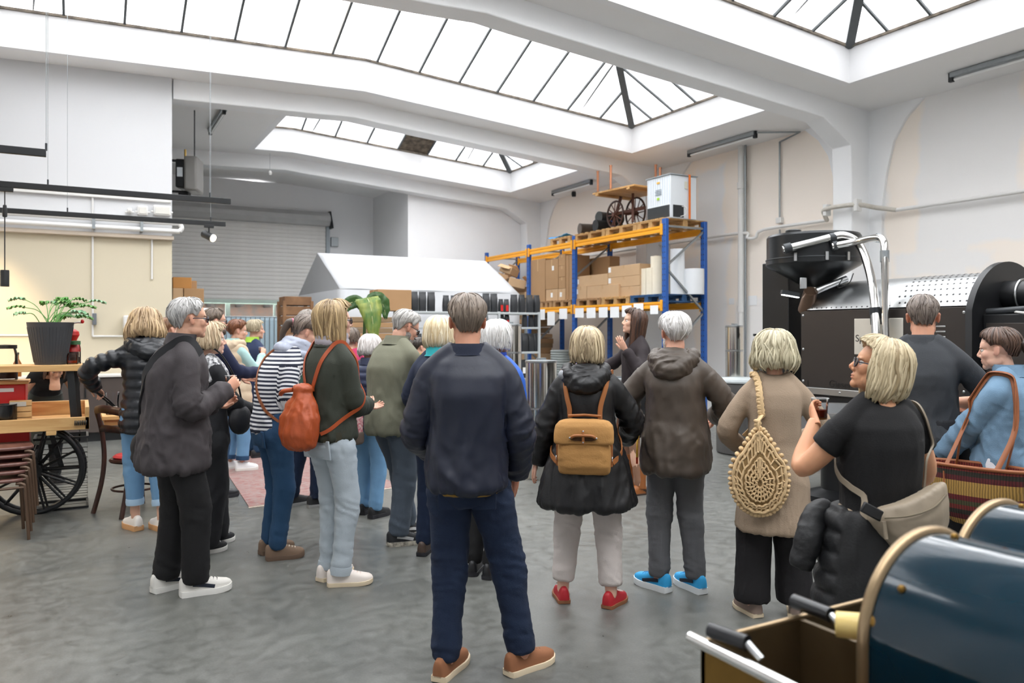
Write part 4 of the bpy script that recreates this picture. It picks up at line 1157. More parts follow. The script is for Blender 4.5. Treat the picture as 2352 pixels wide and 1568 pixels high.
leafm(None, [(0, 0, ztop - .1), (.1, 0, ztop + .0), (.22, .02, ztop - .04), (.26, .02, ztop - .22)], .11, m_leafg, bp_, fold=.1)
leafm(None, [(0, 0, ztop - .15), (-.1, 0, ztop - .02), (-.22, .02, ztop - .06), (-.3, .02, ztop - .2)], .08, m_leafg, bp_)
leafm(None, [(0, 0, ztop - .3), (.08, .12, ztop - .3), (.15, .2, ztop - .5)], .08, m_leafg, bp_)

# rug
a_, b_, c_ = at(572, 1165, CH * F / 405), at(500, 1055, CH * F / 295), at(915, 1118, CH * F / 358)
ra = np.array(a_[:2]); rb = np.array(b_[:2]); rc = np.array(c_[:2]); rd = rb + rc - ra
def rug_mat():
    m, t, b = nt('faded_red_kilim'); N, L = t.nodes, t.links
    tc = N.new('ShaderNodeTexCoord'); mp = N.new('ShaderNodeMapping'); mp.inputs['Scale'].default_value = (2, 9, 1); L.new(tc.outputs['Object'], mp.inputs[0])
    n1 = N.new('ShaderNodeTexNoise'); n1.inputs['Scale'].default_value = 5; n1.inputs['Detail'].default_value = 6; L.new(mp.outputs[0], n1.inputs['Vector'])
    rp = N.new('ShaderNodeValToRGB'); e = rp.color_ramp.elements
    e[0].position = .3; e[0].color = hx('#7a4546'); e[1].position = .72; e[1].color = hx('#a69c97')
    for p_, c in ((.42, '#8f5c58'), (.5, '#8e8783'), (.56, '#9c6a63'), (.63, '#8a827f')): q = rp.color_ramp.elements.new(p_); q.color = hx(c)
    L.new(n1.outputs[0], rp.inputs[0]); L.new(rp.outputs[0], b.inputs['Base Color']); b.inputs['Roughness'].default_value = .95
    bp = N.new('ShaderNodeBump'); bp.inputs['Strength'].default_value = .4; bp.inputs['Distance'].default_value = .004
    L.new(n1.outputs[0], bp.inputs['Height']); L.new(bp.outputs[0], b.inputs['Normal'])
    return m
rg = thing('kilim_rug', 'faded red and grey woven rug on the concrete floor', 'rug', (0, 0, 0))
MB().prism([tuple(ra), tuple(rc), tuple(rd), tuple(rb)], .0, .008, 'xy').build('weave', rug_mat(), rg)
for (p, q) in ((ra, rc), (rb, rd)):
    f = MB()
    for k in range(120):
        s = p + (q - p) * k / 119; o_ = (ra - rb) / np.linalg.norm(ra - rb) * (.04 if p is ra else -.04)
        f.bar((s[0], s[1], .004), (s[0] + o_[0], s[1] + o_[1], .003), .008, .004)
    f.build('fringe', mk('rug_fringe', '#cbbcae', .9), rg, kind='stuff')

# --- kitchen units under the cream wall
cyf = 12.4
m_cab = mk('dark_brown_laminate', '#4f4540', .5, var=.06, vscale=3)
wt = thing('worktop', 'pale stone worktop over the dark brown cabinets', 'worktop', (0, 0, 0))
MB().box(-2.4, WLX - .05, cyf - .03, 12.94, .9, .93).build('slab', mk('pale_worktop', '#d8d5cf', .35), wt, bevel=.004)
xs_c = [-2.4 + k * .6 for k in range(7)]
for k in range(6):
    a, b = xs_c[k], min(xs_c[k + 1], WLX - .05)
    c = thing('base_cabinet', f'dark brown base cabinet under the cream wall, {ORD[5 - k]} from the wall edge', 'cabinet', ((a + b) / 2, cyf, 0), group='dark base cabinets')
    w = (b - a) / 2
    MB().box(-w + .002, w - .002, .02, .5, .12, .9).build('body', m_cab, c)
    MB().box(-w + .01, w - .01, .05, .5, 0, .12).build('plinth', m_black, c)
    dd = MB().box(-w + .004, w - .004, 0, .02, .13, .885).build('door', m_cab, c, bevel=.003)
    MB().box(-w + .06, -w + .08, -.02, 0.002, .62, .82).build('handle', m_black, dd, bevel=.003)
def put_bottle(px, z, r, h, mat, lab, neck=True, Y=12.55):
    t = thing('bottle', lab, 'bottle', (onY(px, Y), Y, z))
    pf = [(0, 0), (r, 0), (r, h * .6), (r * .4, h * .8), (r * .35, h), (0, h)] if neck else [(0, 0), (r, 0), (r, h), (0, h)]
    MB().lathe(pf, 18).build('glass', mat, t)
    MB().lathe([(0, h), (r * .42, h), (r * .42, h + .03), (0, h + .03)], 12).build('cap', m_dkgrey, t)
put_bottle(40, .93, .05, .3, mk('amber_glass', '#7a4a1c', .15), 'amber bottle on the worktop at the left edge')
put_bottle(190, .93, .06, .14, mk('white_crock', '#dcd8cf', .4), 'low white crock on the worktop beside the cart post', False)

# --- coffee cart at the left
ct = thing('coffee_cart', 'wooden coffee cart on black spoked wheels with an upper shelf', 'cart', (0, 0, 0))
cfx, cfy, _ = at(205, 985, 6.3)
cz0 = zat(985, cfx, cfy); L0, L1 = -2.6, cfx; Dp = .75
m_cart = mwood('cart_oak', '#b98a50', '#dcb67c', .45, (1.2, 10, 10), 2)
nb = 6
for k in range(nb): MB().box(L0, L1 - .03, cfy + .03 + k * (Dp - .06) / nb, cfy + .03 + (k + .97) * (Dp - .06) / nb, cz0 + .03, cz0 + .06).build('tray_plank', m_cart, ct)
for y in (cfy, cfy + Dp - .03): MB().box(L0, L1, y, y + .03, cz0, cz0 + .1 + (.08 if y > cfy else 0)).build('side_board', m_cart, ct, bevel=.003)
MB().box(L1 - .03, L1, cfy, cfy + Dp, cz0, cz0 + .18).build('end_board', m_cart, ct, bevel=.003)
for x in (L1 - .3, L1 - .95): MB().box(x, x + .07, cfy - .0, cfy + Dp, cz0 - .035, cz0).build('bearer', m_cart, ct, bevel=.003)
for k in range(7): MB().torus((L1 - .1 + .013 * k, cfy - .012, cz0 + .055), .016, .005, 12, 6, 'x').build('chain_link', m_black, ct)
us = zat(845, cfx, cfy); ux1 = onY(190, cfy + .1)
for k in range(3): MB().box(L0, ux1, cfy + .08 + k * .13, cfy + .205 + k * .13, us - .025, us + .025).build('shelf_plank', m_cart, ct, bevel=.003)
for (x, y) in ((ux1 - .06, cfy + .14), (ux1 - .03, cfy + .4), (ux1 - 1.2, cfy + .14)): MB().bar((x, y, cz0 + .06), (x - .03, y, us - .025), .05, .05, (0, 1, 0)).build('post', m_black, ct)
# wheels, axles parallel to the short side
wx, wy, _ = at(78, 1085, 6.6)
wR = .355
spoke_wheel('wheel', ct, (wx, wy, wR + .012), wR, 'y', 14, m_black, m_black, .022, .06)
spoke_wheel('wheel', ct, (wx + .02, cfy + Dp - .08, wR + .012), wR, 'y', 14, m_black, m_black, .022, .06)
MB().cyl((wx, wy, wR), (wx, cfy + Dp, wR), .025, n=10).build('axle', m_black, ct)
for x in (wx - .2, wx + .2): MB().bar((x, wy + .1, wR + .02), (x * .5 + wx * .5, wy + .1, cz0), .04, .04, (0, 1, 0)).build('hanger', m_black, ct)
MB().cyl((-2.2, cfy + .1, 0), (-2.2, cfy + .1, cz0), .03, n=10).build('prop_leg', m_black, ct)
rcx = onY(65, cfy + .3)
rm = thing('red_cabinet', 'red metal cabinet hung beneath and behind the cart tray', 'cabinet', (0, 0, 0))
MB().box(rcx - .9, rcx, cfy + .45, cfy + .7, zat(1030, rcx, cfy + .4), cz0 - .04).build('case', m_red, rm, bevel=.01)
rm2 = thing('red_machine', 'red brewing machine with a wooden top on the cart tray', 'machine', (0, 0, 0))
z0_ = cz0 + .06
MB().box(rcx - .9, rcx - .02, cfy + .32, cfy + .62, z0_, z0_ + .3).build('case', m_red, rm2, bevel=.01)
MB().box(rcx - .92, rcx, cfy + .3, cfy + .64, z0_ + .3, z0_ + .325).build('wooden_top', m_oak, rm2, bevel=.004)
MB().box(rcx - .2, rcx - .1, cfy + .315, cfy + .32, z0_ + .24, z0_ + .27).build('badge', m_stick, rm2)
# wire crate below the cart
wcx, wcy = at(204, 1165, 6.86)[:2]
wc = thing('wire_crate', 'black wire crate standing under the cart end', 'crate', (wcx - .21, wcy + .0, 0))
h_ = .62
for (x, y) in ((-.2, 0), (.2, 0), (-.2, .36), (.2, .36)): MB().bar((x, y, 0), (x, y, h_), .018, .018).build('post', m_black, wc)
for z in (.01, h_):
    for (p, q) in (((-.2, 0), (.2, 0)), ((.2, 0), (.2, .36)), ((.2, .36), (-.2, .36)), ((-.2, .36), (-.2, 0))): MB().bar((*p, z), (*q, z), .018, .018).build('rail', m_black, wc)
wm = MB()
for k in range(1, 10):
    x = -.2 + .04 * k; y = .036 * k
    wm.bar((x, 0, 0), (x, 0, h_), .004, .004).bar((x, .36, 0), (x, .36, h_), .004, .004).bar((.2, y, 0), (.2, y, h_), .004, .004).bar((-.2, y, 0), (-.2, y, h_), .004, .004)
for k in range(1, 14):
    z = h_ * k / 14
    for (p, q) in (((-.2, 0), (.2, 0)), ((.2, 0), (.2, .36)), ((.2, .36), (-.2, .36)), ((-.2, .36), (-.2, 0))): wm.bar((*p, z), (*q, z), .004, .004)
wm.build('mesh', m_black, wc, kind='stuff')
# things on the cart
pxp = onY(116, cfy + .26)
pt = thing('potted_plant', 'leafy green plant in a ribbed charcoal pot on the cart shelf', 'plant', (pxp, cfy + .26, us + .025))
ph = zat(740, pxp, cfy + .26) - us - .025
pm = []
for z, r in ((0, .112), (.02, .116), (ph - .03, .166), (ph, .17), (ph, .158), (ph - .05, .15), (ph - .05, .0)): pm.append((r, z))
o = MB().lathe(pm, 72).build('pot', mk('charcoal_plastic_pot', '#3c3d40', .55, var=.04), pt, 50)
for k in range(40):
    a = 2 * math.pi * k / 40
    MB().tube([(.115 * math.cos(a), .115 * math.sin(a), .02), (.163 * math.cos(a), .163 * math.sin(a), ph - .04)], .0045, 5).build('rib', MATS['charcoal_plastic_pot'], o, 60)
MB().lathe([(0, ph - .055), (.152, ph - .055), (.15, ph - .035), (0, ph - .03)], 20).build('soil', mk('potting_soil', '#33271d', .95, bump=.5), pt)
m_lf = mk('fresh_leaf', '#5f9a4b', .45, var=.25, vscale=8); m_lf2 = mk('pale_leaf', '#86b48a', .45, var=.15, vscale=8)
rn = random.Random(11)
for k in range(20):
    a = rn.uniform(0, 6.28); L = rn.uniform(.1, .26); h = rn.uniform(.08, .24)
    b0 = np.array([rn.uniform(-.06, .06), rn.uniform(-.06, .06), ph - .04])
    tip = b0 + np.array([math.cos(a) * L, math.sin(a) * L, h])
    mid = (b0 + tip) / 2 + np.array([0, 0, .05])
    MB().tube(spath([b0, mid, tip], 4), .0035, 5).build('stem', m_lf, pt, 60)
    out = np.array([math.cos(a), math.sin(a), -.12])
    leafm(None, [tip - out * .005, tip + out * .05 + np.array([0, 0, .012]), tip + out * .12], rn.uniform(.028, .05), m_lf if k % 3 else m_lf2, pt, 'leaf', (0, 0, 1), .15)
def jar(px, yoff, z, r, h, mat, lab, nm='glass_jar', lid=None):
    t = thing(nm, lab, 'jar', (onY(px, cfy + yoff), cfy + yoff, z))
    MB().lathe([(r * .3, 0), (r, 0), (r, h * .8), (r * .85, h)], 22, cap=False).build('glass', mglass('jar_glass', tint=.96), t)
    if mat: MB().lathe([(0, .012), (r * .9, .012), (r * .9, h * .35), (0, h * .35)], 20).build('contents', mat, t)
    if lid: MB().lathe([(0, h), (r * .95, h), (r * .95, h + .03), (0, h + .035)], 20).build('lid', lid, t)
m_tea = mk('amber_tea', '#8a2f10', .15, var=.05)
jar(166, .2, us + .025, .04, .09, m_tea, 'glass of amber tea at the end of the cart shelf', 'tea_glass')
jar(172, .36, us + .025, .045, .16, mk('coffee_beans', '#3a2418', .7, bump=.6, bscale=60), 'jar of beans with a green lid behind the plant pot', lid=mk('green_lid', '#3f6b45', .5))
jar(12, .55, z0_ + .325, .09, .26, mk('coffee_beans', '#3a2418', .7), 'large glass jar with a black lid behind the cart shelf', lid=m_black)
gr = thing('coffee_grinder', 'small red coffee grinder behind the plant pot', 'grinder', (onY(166, cfy + .42), cfy + .42, us + .025))
MB().box(-.05, .05, -.05, .05, -.0, .1).build('drawer_box', m_darkwood, gr, bevel=.006)
MB().lathe([(0, .1), (.06, .1), (.05, .15), (.03, .18), (.035, .2), (.055, .24), (.05, .27), (.02, .29), (0, .29)], 20).build('hopper', m_red, gr)
MB().tube(spath([(0, 0, .29), (0, 0, .33), (.03, 0, .345), (.07, -.01, .345)], 4), .006, 6).build('crank', m_steel, gr, 60)
MB().ell((.075, -.01, .355), (.014, .014, .018)).build('knob', m_red, gr)
bx_ = onY(48, cfy + .2)
wb = thing('tea_box', 'small slatted wooden box on the cart tray', 'box', (bx_, cfy + .18, z0_))
for k in range(4): MB().box(-.075, .075, -.05, .05, .002 + .045 * k, .042 + .045 * k).build('slat', m_pal, wb, bevel=.003)
MB().box(-.07, .04, -.053, -.05, .135, .17).build('paper_label', mk('grey_label', '#b7b1a6', .7), wb)
bc = thing('black_canister', 'black glossy canister at the left end of the cart tray', 'canister', (onY(14, cfy + .12), cfy + .12, z0_))
MB().lathe([(0, 0), (.072, 0), (.074, .005), (.074, .15), (.066, .155), (.066, .14), (0, .14)], 28).build('shell', mk('black_ceramic', '#101112', .25), bc)
MB().torus((0, 0, .155), .07, .004, 24, 6).build('rim', m_black, bc)

# --- stacked stools at the left edge
m_seat = mwood('worn_ply_seat', '#5b3a33', '#7d564b', .4, (6, 1, 1), 3)
m_leg = mk('bronze_brown_tube', '#5b4636', .4, metal=.3, var=.1)
seatm = MB()
sp_ = []
for k in range(40):
    a = 2 * math.pi * k / 40; c, s_ = math.cos(a), math.sin(a)
    sp_.append((np.sign(c) * abs(c) ** .45 * .19, np.sign(s_) * abs(s_) ** .45 * .19))
seatm.prism(sp_, .43, .455, 'xy'); seatm = seatm.mesh('seat')
x0s, y0s = gnd(8, 5.95)
for k in range(5):
    z = .055 * k
    t = thing('stacking_stool', f'wooden-seated stool in the stack at the left edge, {["bottom", "second", "third", "fourth", "top"][k]} one', 'stool', (x0s - .012 * (4 - k), y0s - .0 + .035 * k - .1, z), R(8), 'stacked stools')
    put('seat', seatm, m_seat, t, bevel=.008)
    for (sx, sy) in ((-1, -1), (1, -1), (1, 1), (-1, 1)):
        zb = -z if k else 0
        MB().tube(spath([(sx * .12, sy * .165, .42), (sx * .165, sy * .175, .41), (sx * .178, sy * .182, .36), (sx * .2, sy * .2, 0.0)], 4), .012, 8).build('leg', m_leg, t, 60)
    for sy in (-1, 1): MB().cyl((-.17, sy * .18, .39), (.17, sy * .18, .39), .01, n=8).build('rail', m_leg, t)

# --- bentwood chair with a red seat, small table with a carafe
cxp, cyp = gnd(312, 6.75)
ch = thing('bentwood_chair', 'dark brown wooden chair with a red seat behind the puffer jacket', 'chair', (cxp, cyp, 0), R(-60))
MB().lathe([(0, .43), (.2, .43), (.21, .445), (.2, .46), (0, .46)], 32).build('seat', m_darkwood, ch)
MB().lathe([(0, .46), (.17, .46), (.18, .475), (.16, .49), (0, .495)], 28).build('cushion', mk('red_cushion', '#b02a26', .8), ch)
for s in (-1, 1):
    MB().tube(spath([(s * .17, .15, .43), (s * .185, .18, .2), (s * .19, .2, 0)], 4), [.02 - .0008 * k for k in range(9)], 8).build('leg', m_darkwood, ch, 60)
    MB().tube(spath([(s * .2, -.26, 0), (s * .18, -.2, .25), (s * .17, -.18, .47), (s * .175, -.2, .7), (s * .17, -.25, .88)], 4), .02, 8).build('leg', m_darkwood, ch, 60)
MB().tube(spath([(-.17, -.25, .88), (0, -.29, .9), (.17, -.25, .88)], 5), [(.018, .035)] * 11, 8).build('back_rail', m_darkwood, ch, 60)
MB().tube(spath([(-.172, -.21, .72), (0, -.24, .73), (.172, -.21, .72)], 5), [(.012, .03)] * 11, 8).build('back_slat', m_darkwood, ch, 60)
MB().torus((0, -.02, .2), .17, .01, 28, 6).build('stretcher_ring', m_darkwood, ch, 60)
tbx, tby, tbz = at(262, 958, 7.0)
tt = thing('small_table', 'small oak table holding the glass carafe', 'table', (tbx + .2, tby + .1, 0))
for k in range(4): MB().box(-.3, .3, -.25 + .125 * k, -.128 + .125 * k, tbz - .01, tbz + .025).build('plank', m_oak, tt, bevel=.004)
MB().box(-.28, .28, -.22, .22, tbz - .06, tbz - .01).build('apron', m_oak, tt)
for (sx, sy) in ((-.3, -1), (1, -1), (1, 1), (-.3, 1)): MB().tube([(sx * .24, sy * .18, tbz - .02), (sx * .26, sy * .2, 0)], [.025, .018], 8).build('leg', m_darkwood, tt)
cfz = tbz + .025
ca = thing('glass_carafe', 'clear ribbed glass carafe on the small table', 'carafe', (onY(258, tby + .02), tby + .02, cfz))
MB().lathe([(.01, 0), (.05, 0), (.055, .02), (.05, .1), (.06, .2)], 24, cap=False).build('glass', mglass('carafe_glass', (.97, .98, 1), tint=.97), ca)
MB().lathe([(0, .012), (.046, .02), (.042, .07), (0, .07)], 20).build('water', mk('cloudy_water', '#b9b6b3', .1), ca)
# ================================================================== big coffee roaster on the right
m_rbk = mk('bronze_black_panel', '#3a3532', .38, metal=.35, var=.05, vscale=3)
m_rblk = mk('satin_black_steel', '#1b1c1e', .4, metal=.2, var=.08)
m_brush = mk('brushed_roaster_steel', '#c9cbcc', .3, metal=1.0, var=.05, vscale=30, stretch=(1, .05, 1))
ro = thing('coffee_roaster', 'large black and steel coffee roaster with hopper and chrome pipes', 'roaster', (0, 0, 0))
rX, rya, ryb = 7.0, onX(2232, 7.0), onX(1840, 7.0)
MB().box(rX + .02, rX + 1.15, rya, ryb, .12, 1.6).build('body', m_rblk, ro, bevel=.01)
pn_ = MB().box(rX, rX + .02, rya + .01, ryb, .94, 1.77).build('front_panel', m_rbk, ro, bevel=.004)
bolts = [(rya + .07, 1.72), (ryb - .03, 1.72), (rya + .07, 1.0), (ryb - .03, 1.35), (ryb - .03, 1.0)]
for (y, z) in bolts: MB().ell((rX - .002, y, z), (.008, .014, .014), n=10, m=6).build('bolt', m_steel, pn_)
MB().box(rX - .012, rX + .02, rya, ryb, .865, .935).build('trim_strip', m_brush, ro, bevel=.003)
for y in np.linspace(rya + .15, ryb - .1, 5): MB().ell((rX - .014, y, .9), (.006, .012, .012), n=10, m=6).build('trim_bolt', m_steel, ro)
# curved cover
cxr, czr, cr_ = rX + .5, 1.55, .55
th = np.linspace(math.radians(155), math.radians(10), 28)
arc = [(cxr + cr_ * math.cos(t), czr + cr_ * math.sin(t)) for t in th]
inner = [(cxr + (cr_ - .012) * math.cos(t), czr + (cr_ - .012) * math.sin(t)) for t in th[::-1]]
cov = MB().prism(arc + inner, rya, ryb - .02).build('drum_cover', m_brush, ro, 40)
MB().prism([(x, z) for x, z in arc[::-1]] + [(rX, 1.6)], ryb - .03, ryb + .0).build('end_plate', m_rblk, ro, 40)
pf_ = MB()
def dot(t, y, r=.011):
    c = np.array([cxr + cr_ * math.cos(t), y, czr + cr_ * math.sin(t)]); n_ = np.array([math.cos(t), 0, math.sin(t)])
    pf_.cyl(c - n_ * .004, c + n_ * .002, r, n=8)
for i in range(9):
    for j in range(12): dot(math.radians(150 - i * 8), rya + .06 + j * .06 + (.03 if i % 2 else 0))
for j in range(17): dot(math.radians(153), ryb - .08 - j * .062, .008)
pf_.build('perforation', m_rblk, cov, 40, kind='stuff')
# near black housing with flue
big = [(cxr + .62 * math.cos(t), czr + .02 + .62 * math.sin(t)) for t in np.linspace(math.radians(165), math.radians(0), 28)]
MB().prism(big + [(cxr + .62, .1), (cxr - .6, .1)], rya - .06, rya).build('end_frame', m_rblk, ro, 40)
MB().box(rX + .06, rX + 1.2, rya - 1.5, rya - .06, .1, 1.7).build('burner_housing', m_rblk, ro, bevel=.012)
hd = MB().box(rX + .045, rX + .06, rya - 1.0, rya - .1, .3, 1.62).build('housing_door', m_rbk, ro, bevel=.004)
MB().box(rX + .03, rX + .045, rya - .95, rya - .9, 1.2, 1.5).build('door_handle', m_steel, hd)
fz = 1.88
MB().tube(spath([(rX + .45, rya - .05, fz), (rX + .45, rya - .4, fz), (rX + .45, rya - .9, fz + .02), (rX + .45, rya - 1.6, fz + .05)], 5), .13, 24).build('flue_pipe', m_rblk, ro, 60)
MB().torus((rX + .45, rya - .2, fz), .135, .012, 28, 8, 'y').build('flue_clamp', m_steel, ro, 60)
MB().cyl((rX + .1, rya - .08, 1.72), (rX + .1, rya - .45, 1.74), .03, n=12).build('gas_valve', m_dkgrey, ro)
MB().tube(spath([(rX + .1, rya - .3, 1.72), (rX, rya - .5, 1.7), (rX, rya - .9, 1.66)], 5), .01, 6).build('cable', m_pipewhite, ro, 60)
for k in range(4): MB().box(rX - .006, rX + .0, onX(2172, rX), onX(2150, rX), zat(748 + k * 12, rX, onX(2160, rX)) - .012, zat(748 + k * 12, rX, onX(2160, rX))).build('vent_slot', m_steel, pn_, bevel=.002)
# name plate with lettering
ya, yb = onX(2075, rX), onX(1963, rX); zm = (ya + yb) / 2
zt_, zb_ = zat(731, rX, zm), zat(815, rX, zm)
plt = MB().box(rX - .008, rX, ya, yb, zb_, zt_).build('name_plate', mk('pale_steel_plate', '#cdc8bd', .4, metal=.4), ro, bevel=.02)
MT = Matrix(((0, 0, -1, 0), (-1, 0, 0, 0), (0, 1, 0, 0), (0, 0, 0, 1)))     # text facing -X, reading toward -Y
mt_ = mk('black_print', '#0c0c0d', .5, var=0)
text_mesh('plate_lettering', 'Spi', .1, mt_, plt, Matrix.Translation((rX - .0095, onX(1966, rX), zat(784, rX, yb))) @ MT)
text_mesh('plate_lettering', 'n', .1, mt_, plt, Matrix.Translation((rX - .0095, onX(2038, rX), zat(784, rX, yb))) @ MT)
text_mesh('panel_lettering', 'Giesen', .105, mt_, pn_, Matrix.Translation((rX - .002, onX(1904, rX), zat(888, rX, onX(1904, rX)))) @ MT, .0015)
text_mesh('panel_lettering', 'l', .105, mt_, pn_, Matrix.Translation((rX - .002, onX(1854, rX), zat(888, rX, onX(1854, rX)))) @ MT, .0015)
# hopper
hxp, hyp = gnd(1868, 8.75)
zc_1 = lambda py: CH + (HY - py) / F * 8.75
hr = .5
MB().lathe([(0, zc_1(540)), (hr * .97, zc_1(541)), (hr, zc_1(546)), (hr, zc_1(596)), (hr * 1.015, zc_1(598)), (hr * 1.015, zc_1(608)), (hr * .98, zc_1(612)), (.09, zc_1(659)), (0, zc_1(660))], 48, (hxp, hyp, 0)).build('hopper', mk('black_hopper_steel', '#242628', .32, metal=.45), ro, 30)
MB().lathe([(0, zc_1(543)), (.085, zc_1(543)), (.085, zc_1(529)), (.075, zc_1(527)), (0, zc_1(526))], 24, (hxp - .16, hyp + .14, 0)).build('hopper_vent', m_rblk, ro)
for a in (200, 235, 262, 300): 
    ca_, sa = math.cos(R(a)), math.sin(R(a))
    MB().bar((hxp + ca_ * hr * 1.03, hyp + sa * hr * 1.03, zc_1(588)), (hxp + ca_ * hr * 1.03, hyp + sa * hr * 1.03, zc_1(606)), .03, .02, (ca_, sa, 0)).build('latch', m_steel, ro)
MB().torus((hxp, hyp, zc_1(597)), hr * 1.01, .008, 48, 6).build('seam_band', m_dkgrey, ro, 60)
# column, chute and work lamp
cpx, cpy = gnd(1805, 9.3)
MB().cbox((cpx, cpy, 1.18), (.36, .4, 2.36), rotm(0, 0, 0)).build('tower', m_rblk, ro, bevel=.01)
lp0 = at(1815, 674, 8.6)
MB().cbox(lp0, (.2, .07, .05), rotm(0, 10, -30)).build('work_lamp', m_dkgrey, ro, bevel=.006)
MB().cbox((lp0[0], lp0[1], lp0[2] - .028), (.18, .055, .006), rotm(0, 10, -30)).build('lamp_face', mk('led_white', (1, 1, .98), .4, var=0, emit=9), ro)
sg = at(1845, 650, 8.4)
MB().cbox(sg, (.07, .02, .12), rotm(0, 0, -25)).build('sight_frame', m_steel, ro, bevel=.005)
MB().tube(spath([at(1945, 640, 8.4), at(1905, 655, 8.4), at(1875, 668, 8.4)], 4), .035, 12).build('actuator', m_steel, ro, 60)
MB().tube(spath([at(1960, 628, 8.4), at(1950, 650, 8.3), at(1925, 660, 8.3), at(1935, 640, 8.3)], 5), .006, 6).build('cable', m_black, ro, 60)
MB().tube([at(1862, 668, 8.5), at(1852, 712, 8.7)], [.07, .09], 14).build('bean_chute', mk('bronze_chute', '#6b5546', .4, metal=.6), ro)
# chrome pipes
m_chrome = mk('chrome_pipe', '#d3d2cf', .14, metal=1.0, var=.03)
MB().tube(spath([at(1798, 573, 8.35), at(1850, 560, 8.3), at(1905, 546, 8.25), at(1940, 541, 8.2), at(1972, 560, 8.15), at(1995, 615, 7.95), at(2008, 690, 7.75), at(2014, 800, 7.6)], 6), .042, 16).build('chrome_pipe', m_chrome, ro, 60)
MB().tube(spath([at(1912, 565, 8.2), at(1965, 555, 8.1), at(2012, 546, 7.85), at(2028, 552, 7.75), at(2032, 580, 7.7), at(2033, 690, 7.65), at(2035, 800, 7.6)], 6), .036, 16).build('chrome_pipe', m_chrome, ro, 60)
for (a, b, d, r) in (((1800, 572), (1816, 568), 8.33, .055), ((1905, 547), (1918, 545), 8.24, .052), ((1912, 565), (1922, 563), 8.2, .05), ((2012, 546), (2020, 547), 7.94, .046), ((2009, 705), (2012, 745), 7.71, .05), ((2032, 575), (2032, 602), 7.7, .043)):
    MB().tube([at(*a, d), at(*b, d)], r, 14).build('pipe_coupling', m_dkgrey if r > .049 else m_galv, ro, 60)
# cooling tray in front
cl = thing('cooling_tray', 'round steel cooling tray at the front of the roaster', 'tray', (*gnd(1925, 7.2), 0))
MB().lathe([(0, .62), (.5, .62), (.52, .6), (.52, .8), (.56, .82), (.56, .84), (.5, .84), (.5, .64), (0, .64)], 48).build('pan', m_brush, cl)
MB().lathe([(.1, 0), (.3, 0), (.3, .05), (.15, .1), (.15, .62), (.0, .62)], 24).build('pedestal', m_rblk, cl)
for k in range(3): MB().bar((0, 0, .66), (.47 * math.cos(2.1 * k), .47 * math.sin(2.1 * k), .66), .03, .03).build('stir_arm', m_steel, cl)
# waste drum by the roaster
bxp, byp = gnd(1714, 9.95)
bn = thing('storage_bin', 'large dark grey round bin with a pale lid by the roaster', 'bin', (bxp, byp, 0))
MB().lathe([(0, 0), (.35, 0), (.37, .02), (.375, .88), (.36, .9), (0, .9)], 48).build('drum', mk('bin_grey', '#4b4a49', .5, var=.05), bn)
MB().lathe([(0, .9), (.385, .9), (.39, .92), (.38, .945), (.2, .955), (0, .957)], 48).build('lid', mk('pale_bin_lid', '#b9c1c3', .45, var=.12, vscale=9), bn)
a_ = math.atan2(-byp, -bxp) - .45
MB().cbox((.375 * math.cos(a_), .375 * math.sin(a_), .52), (.05, .09, .25), rotm(0, 0, math.degrees(a_))).build('handle', m_black, bn, bevel=.01)
# papers on the wall, small stand
for k, (px, py, w, h) in enumerate(((1680, 692, 16, 14), (1728, 690, 26, 22), (1758, 690, 14, 18))):
    y = onX(px, XW - .01); dd = dep(XW, y); hw_ = w * dd / F / 2
    z = zat(py, XW, y); hh = h * dd / F / 2
    MB().box(XW - .008, XW - .003, y - hw_, y + hw_, z - hh, z + hh).build('wall_notice', m_paper, None, label=f'pale paper notice on the cream wall, {["left", "middle", "right"][k]} of three', cat='paper', group='notices on the cream wall')
sx_, sy_ = gnd(1731, 9.9)
sd_ = thing('equipment_stand', 'thin black stand with a pale panel behind the bin', 'stand', (sx_, sy_, 0))
MB().bar((0, 0, 0), (0, 0, 1.5), .035, .035).build('post', m_black, sd_); MB().bar((.3, -.1, 0), (.3, -.1, 1.5), .03, .03).build('post', m_black, sd_)
MB().bar((0, 0, 1.5), (.3, -.1, 1.5), .03, .03).build('top_rail', m_black, sd_)
MB().bar((0, 0, .7), (.3, -.1, .7), .03, .03).build('top_rail', m_black, sd_)
MB().hexa([(0, 0, .7), (.3, -.1, .7), (.3, -.09, .7), (0, .01, .7), (0, 0, 1.45), (.3, -.1, 1.45), (.3, -.09, 1.45), (0, .01, 1.45)]).build('panel', m_galv, sd_)

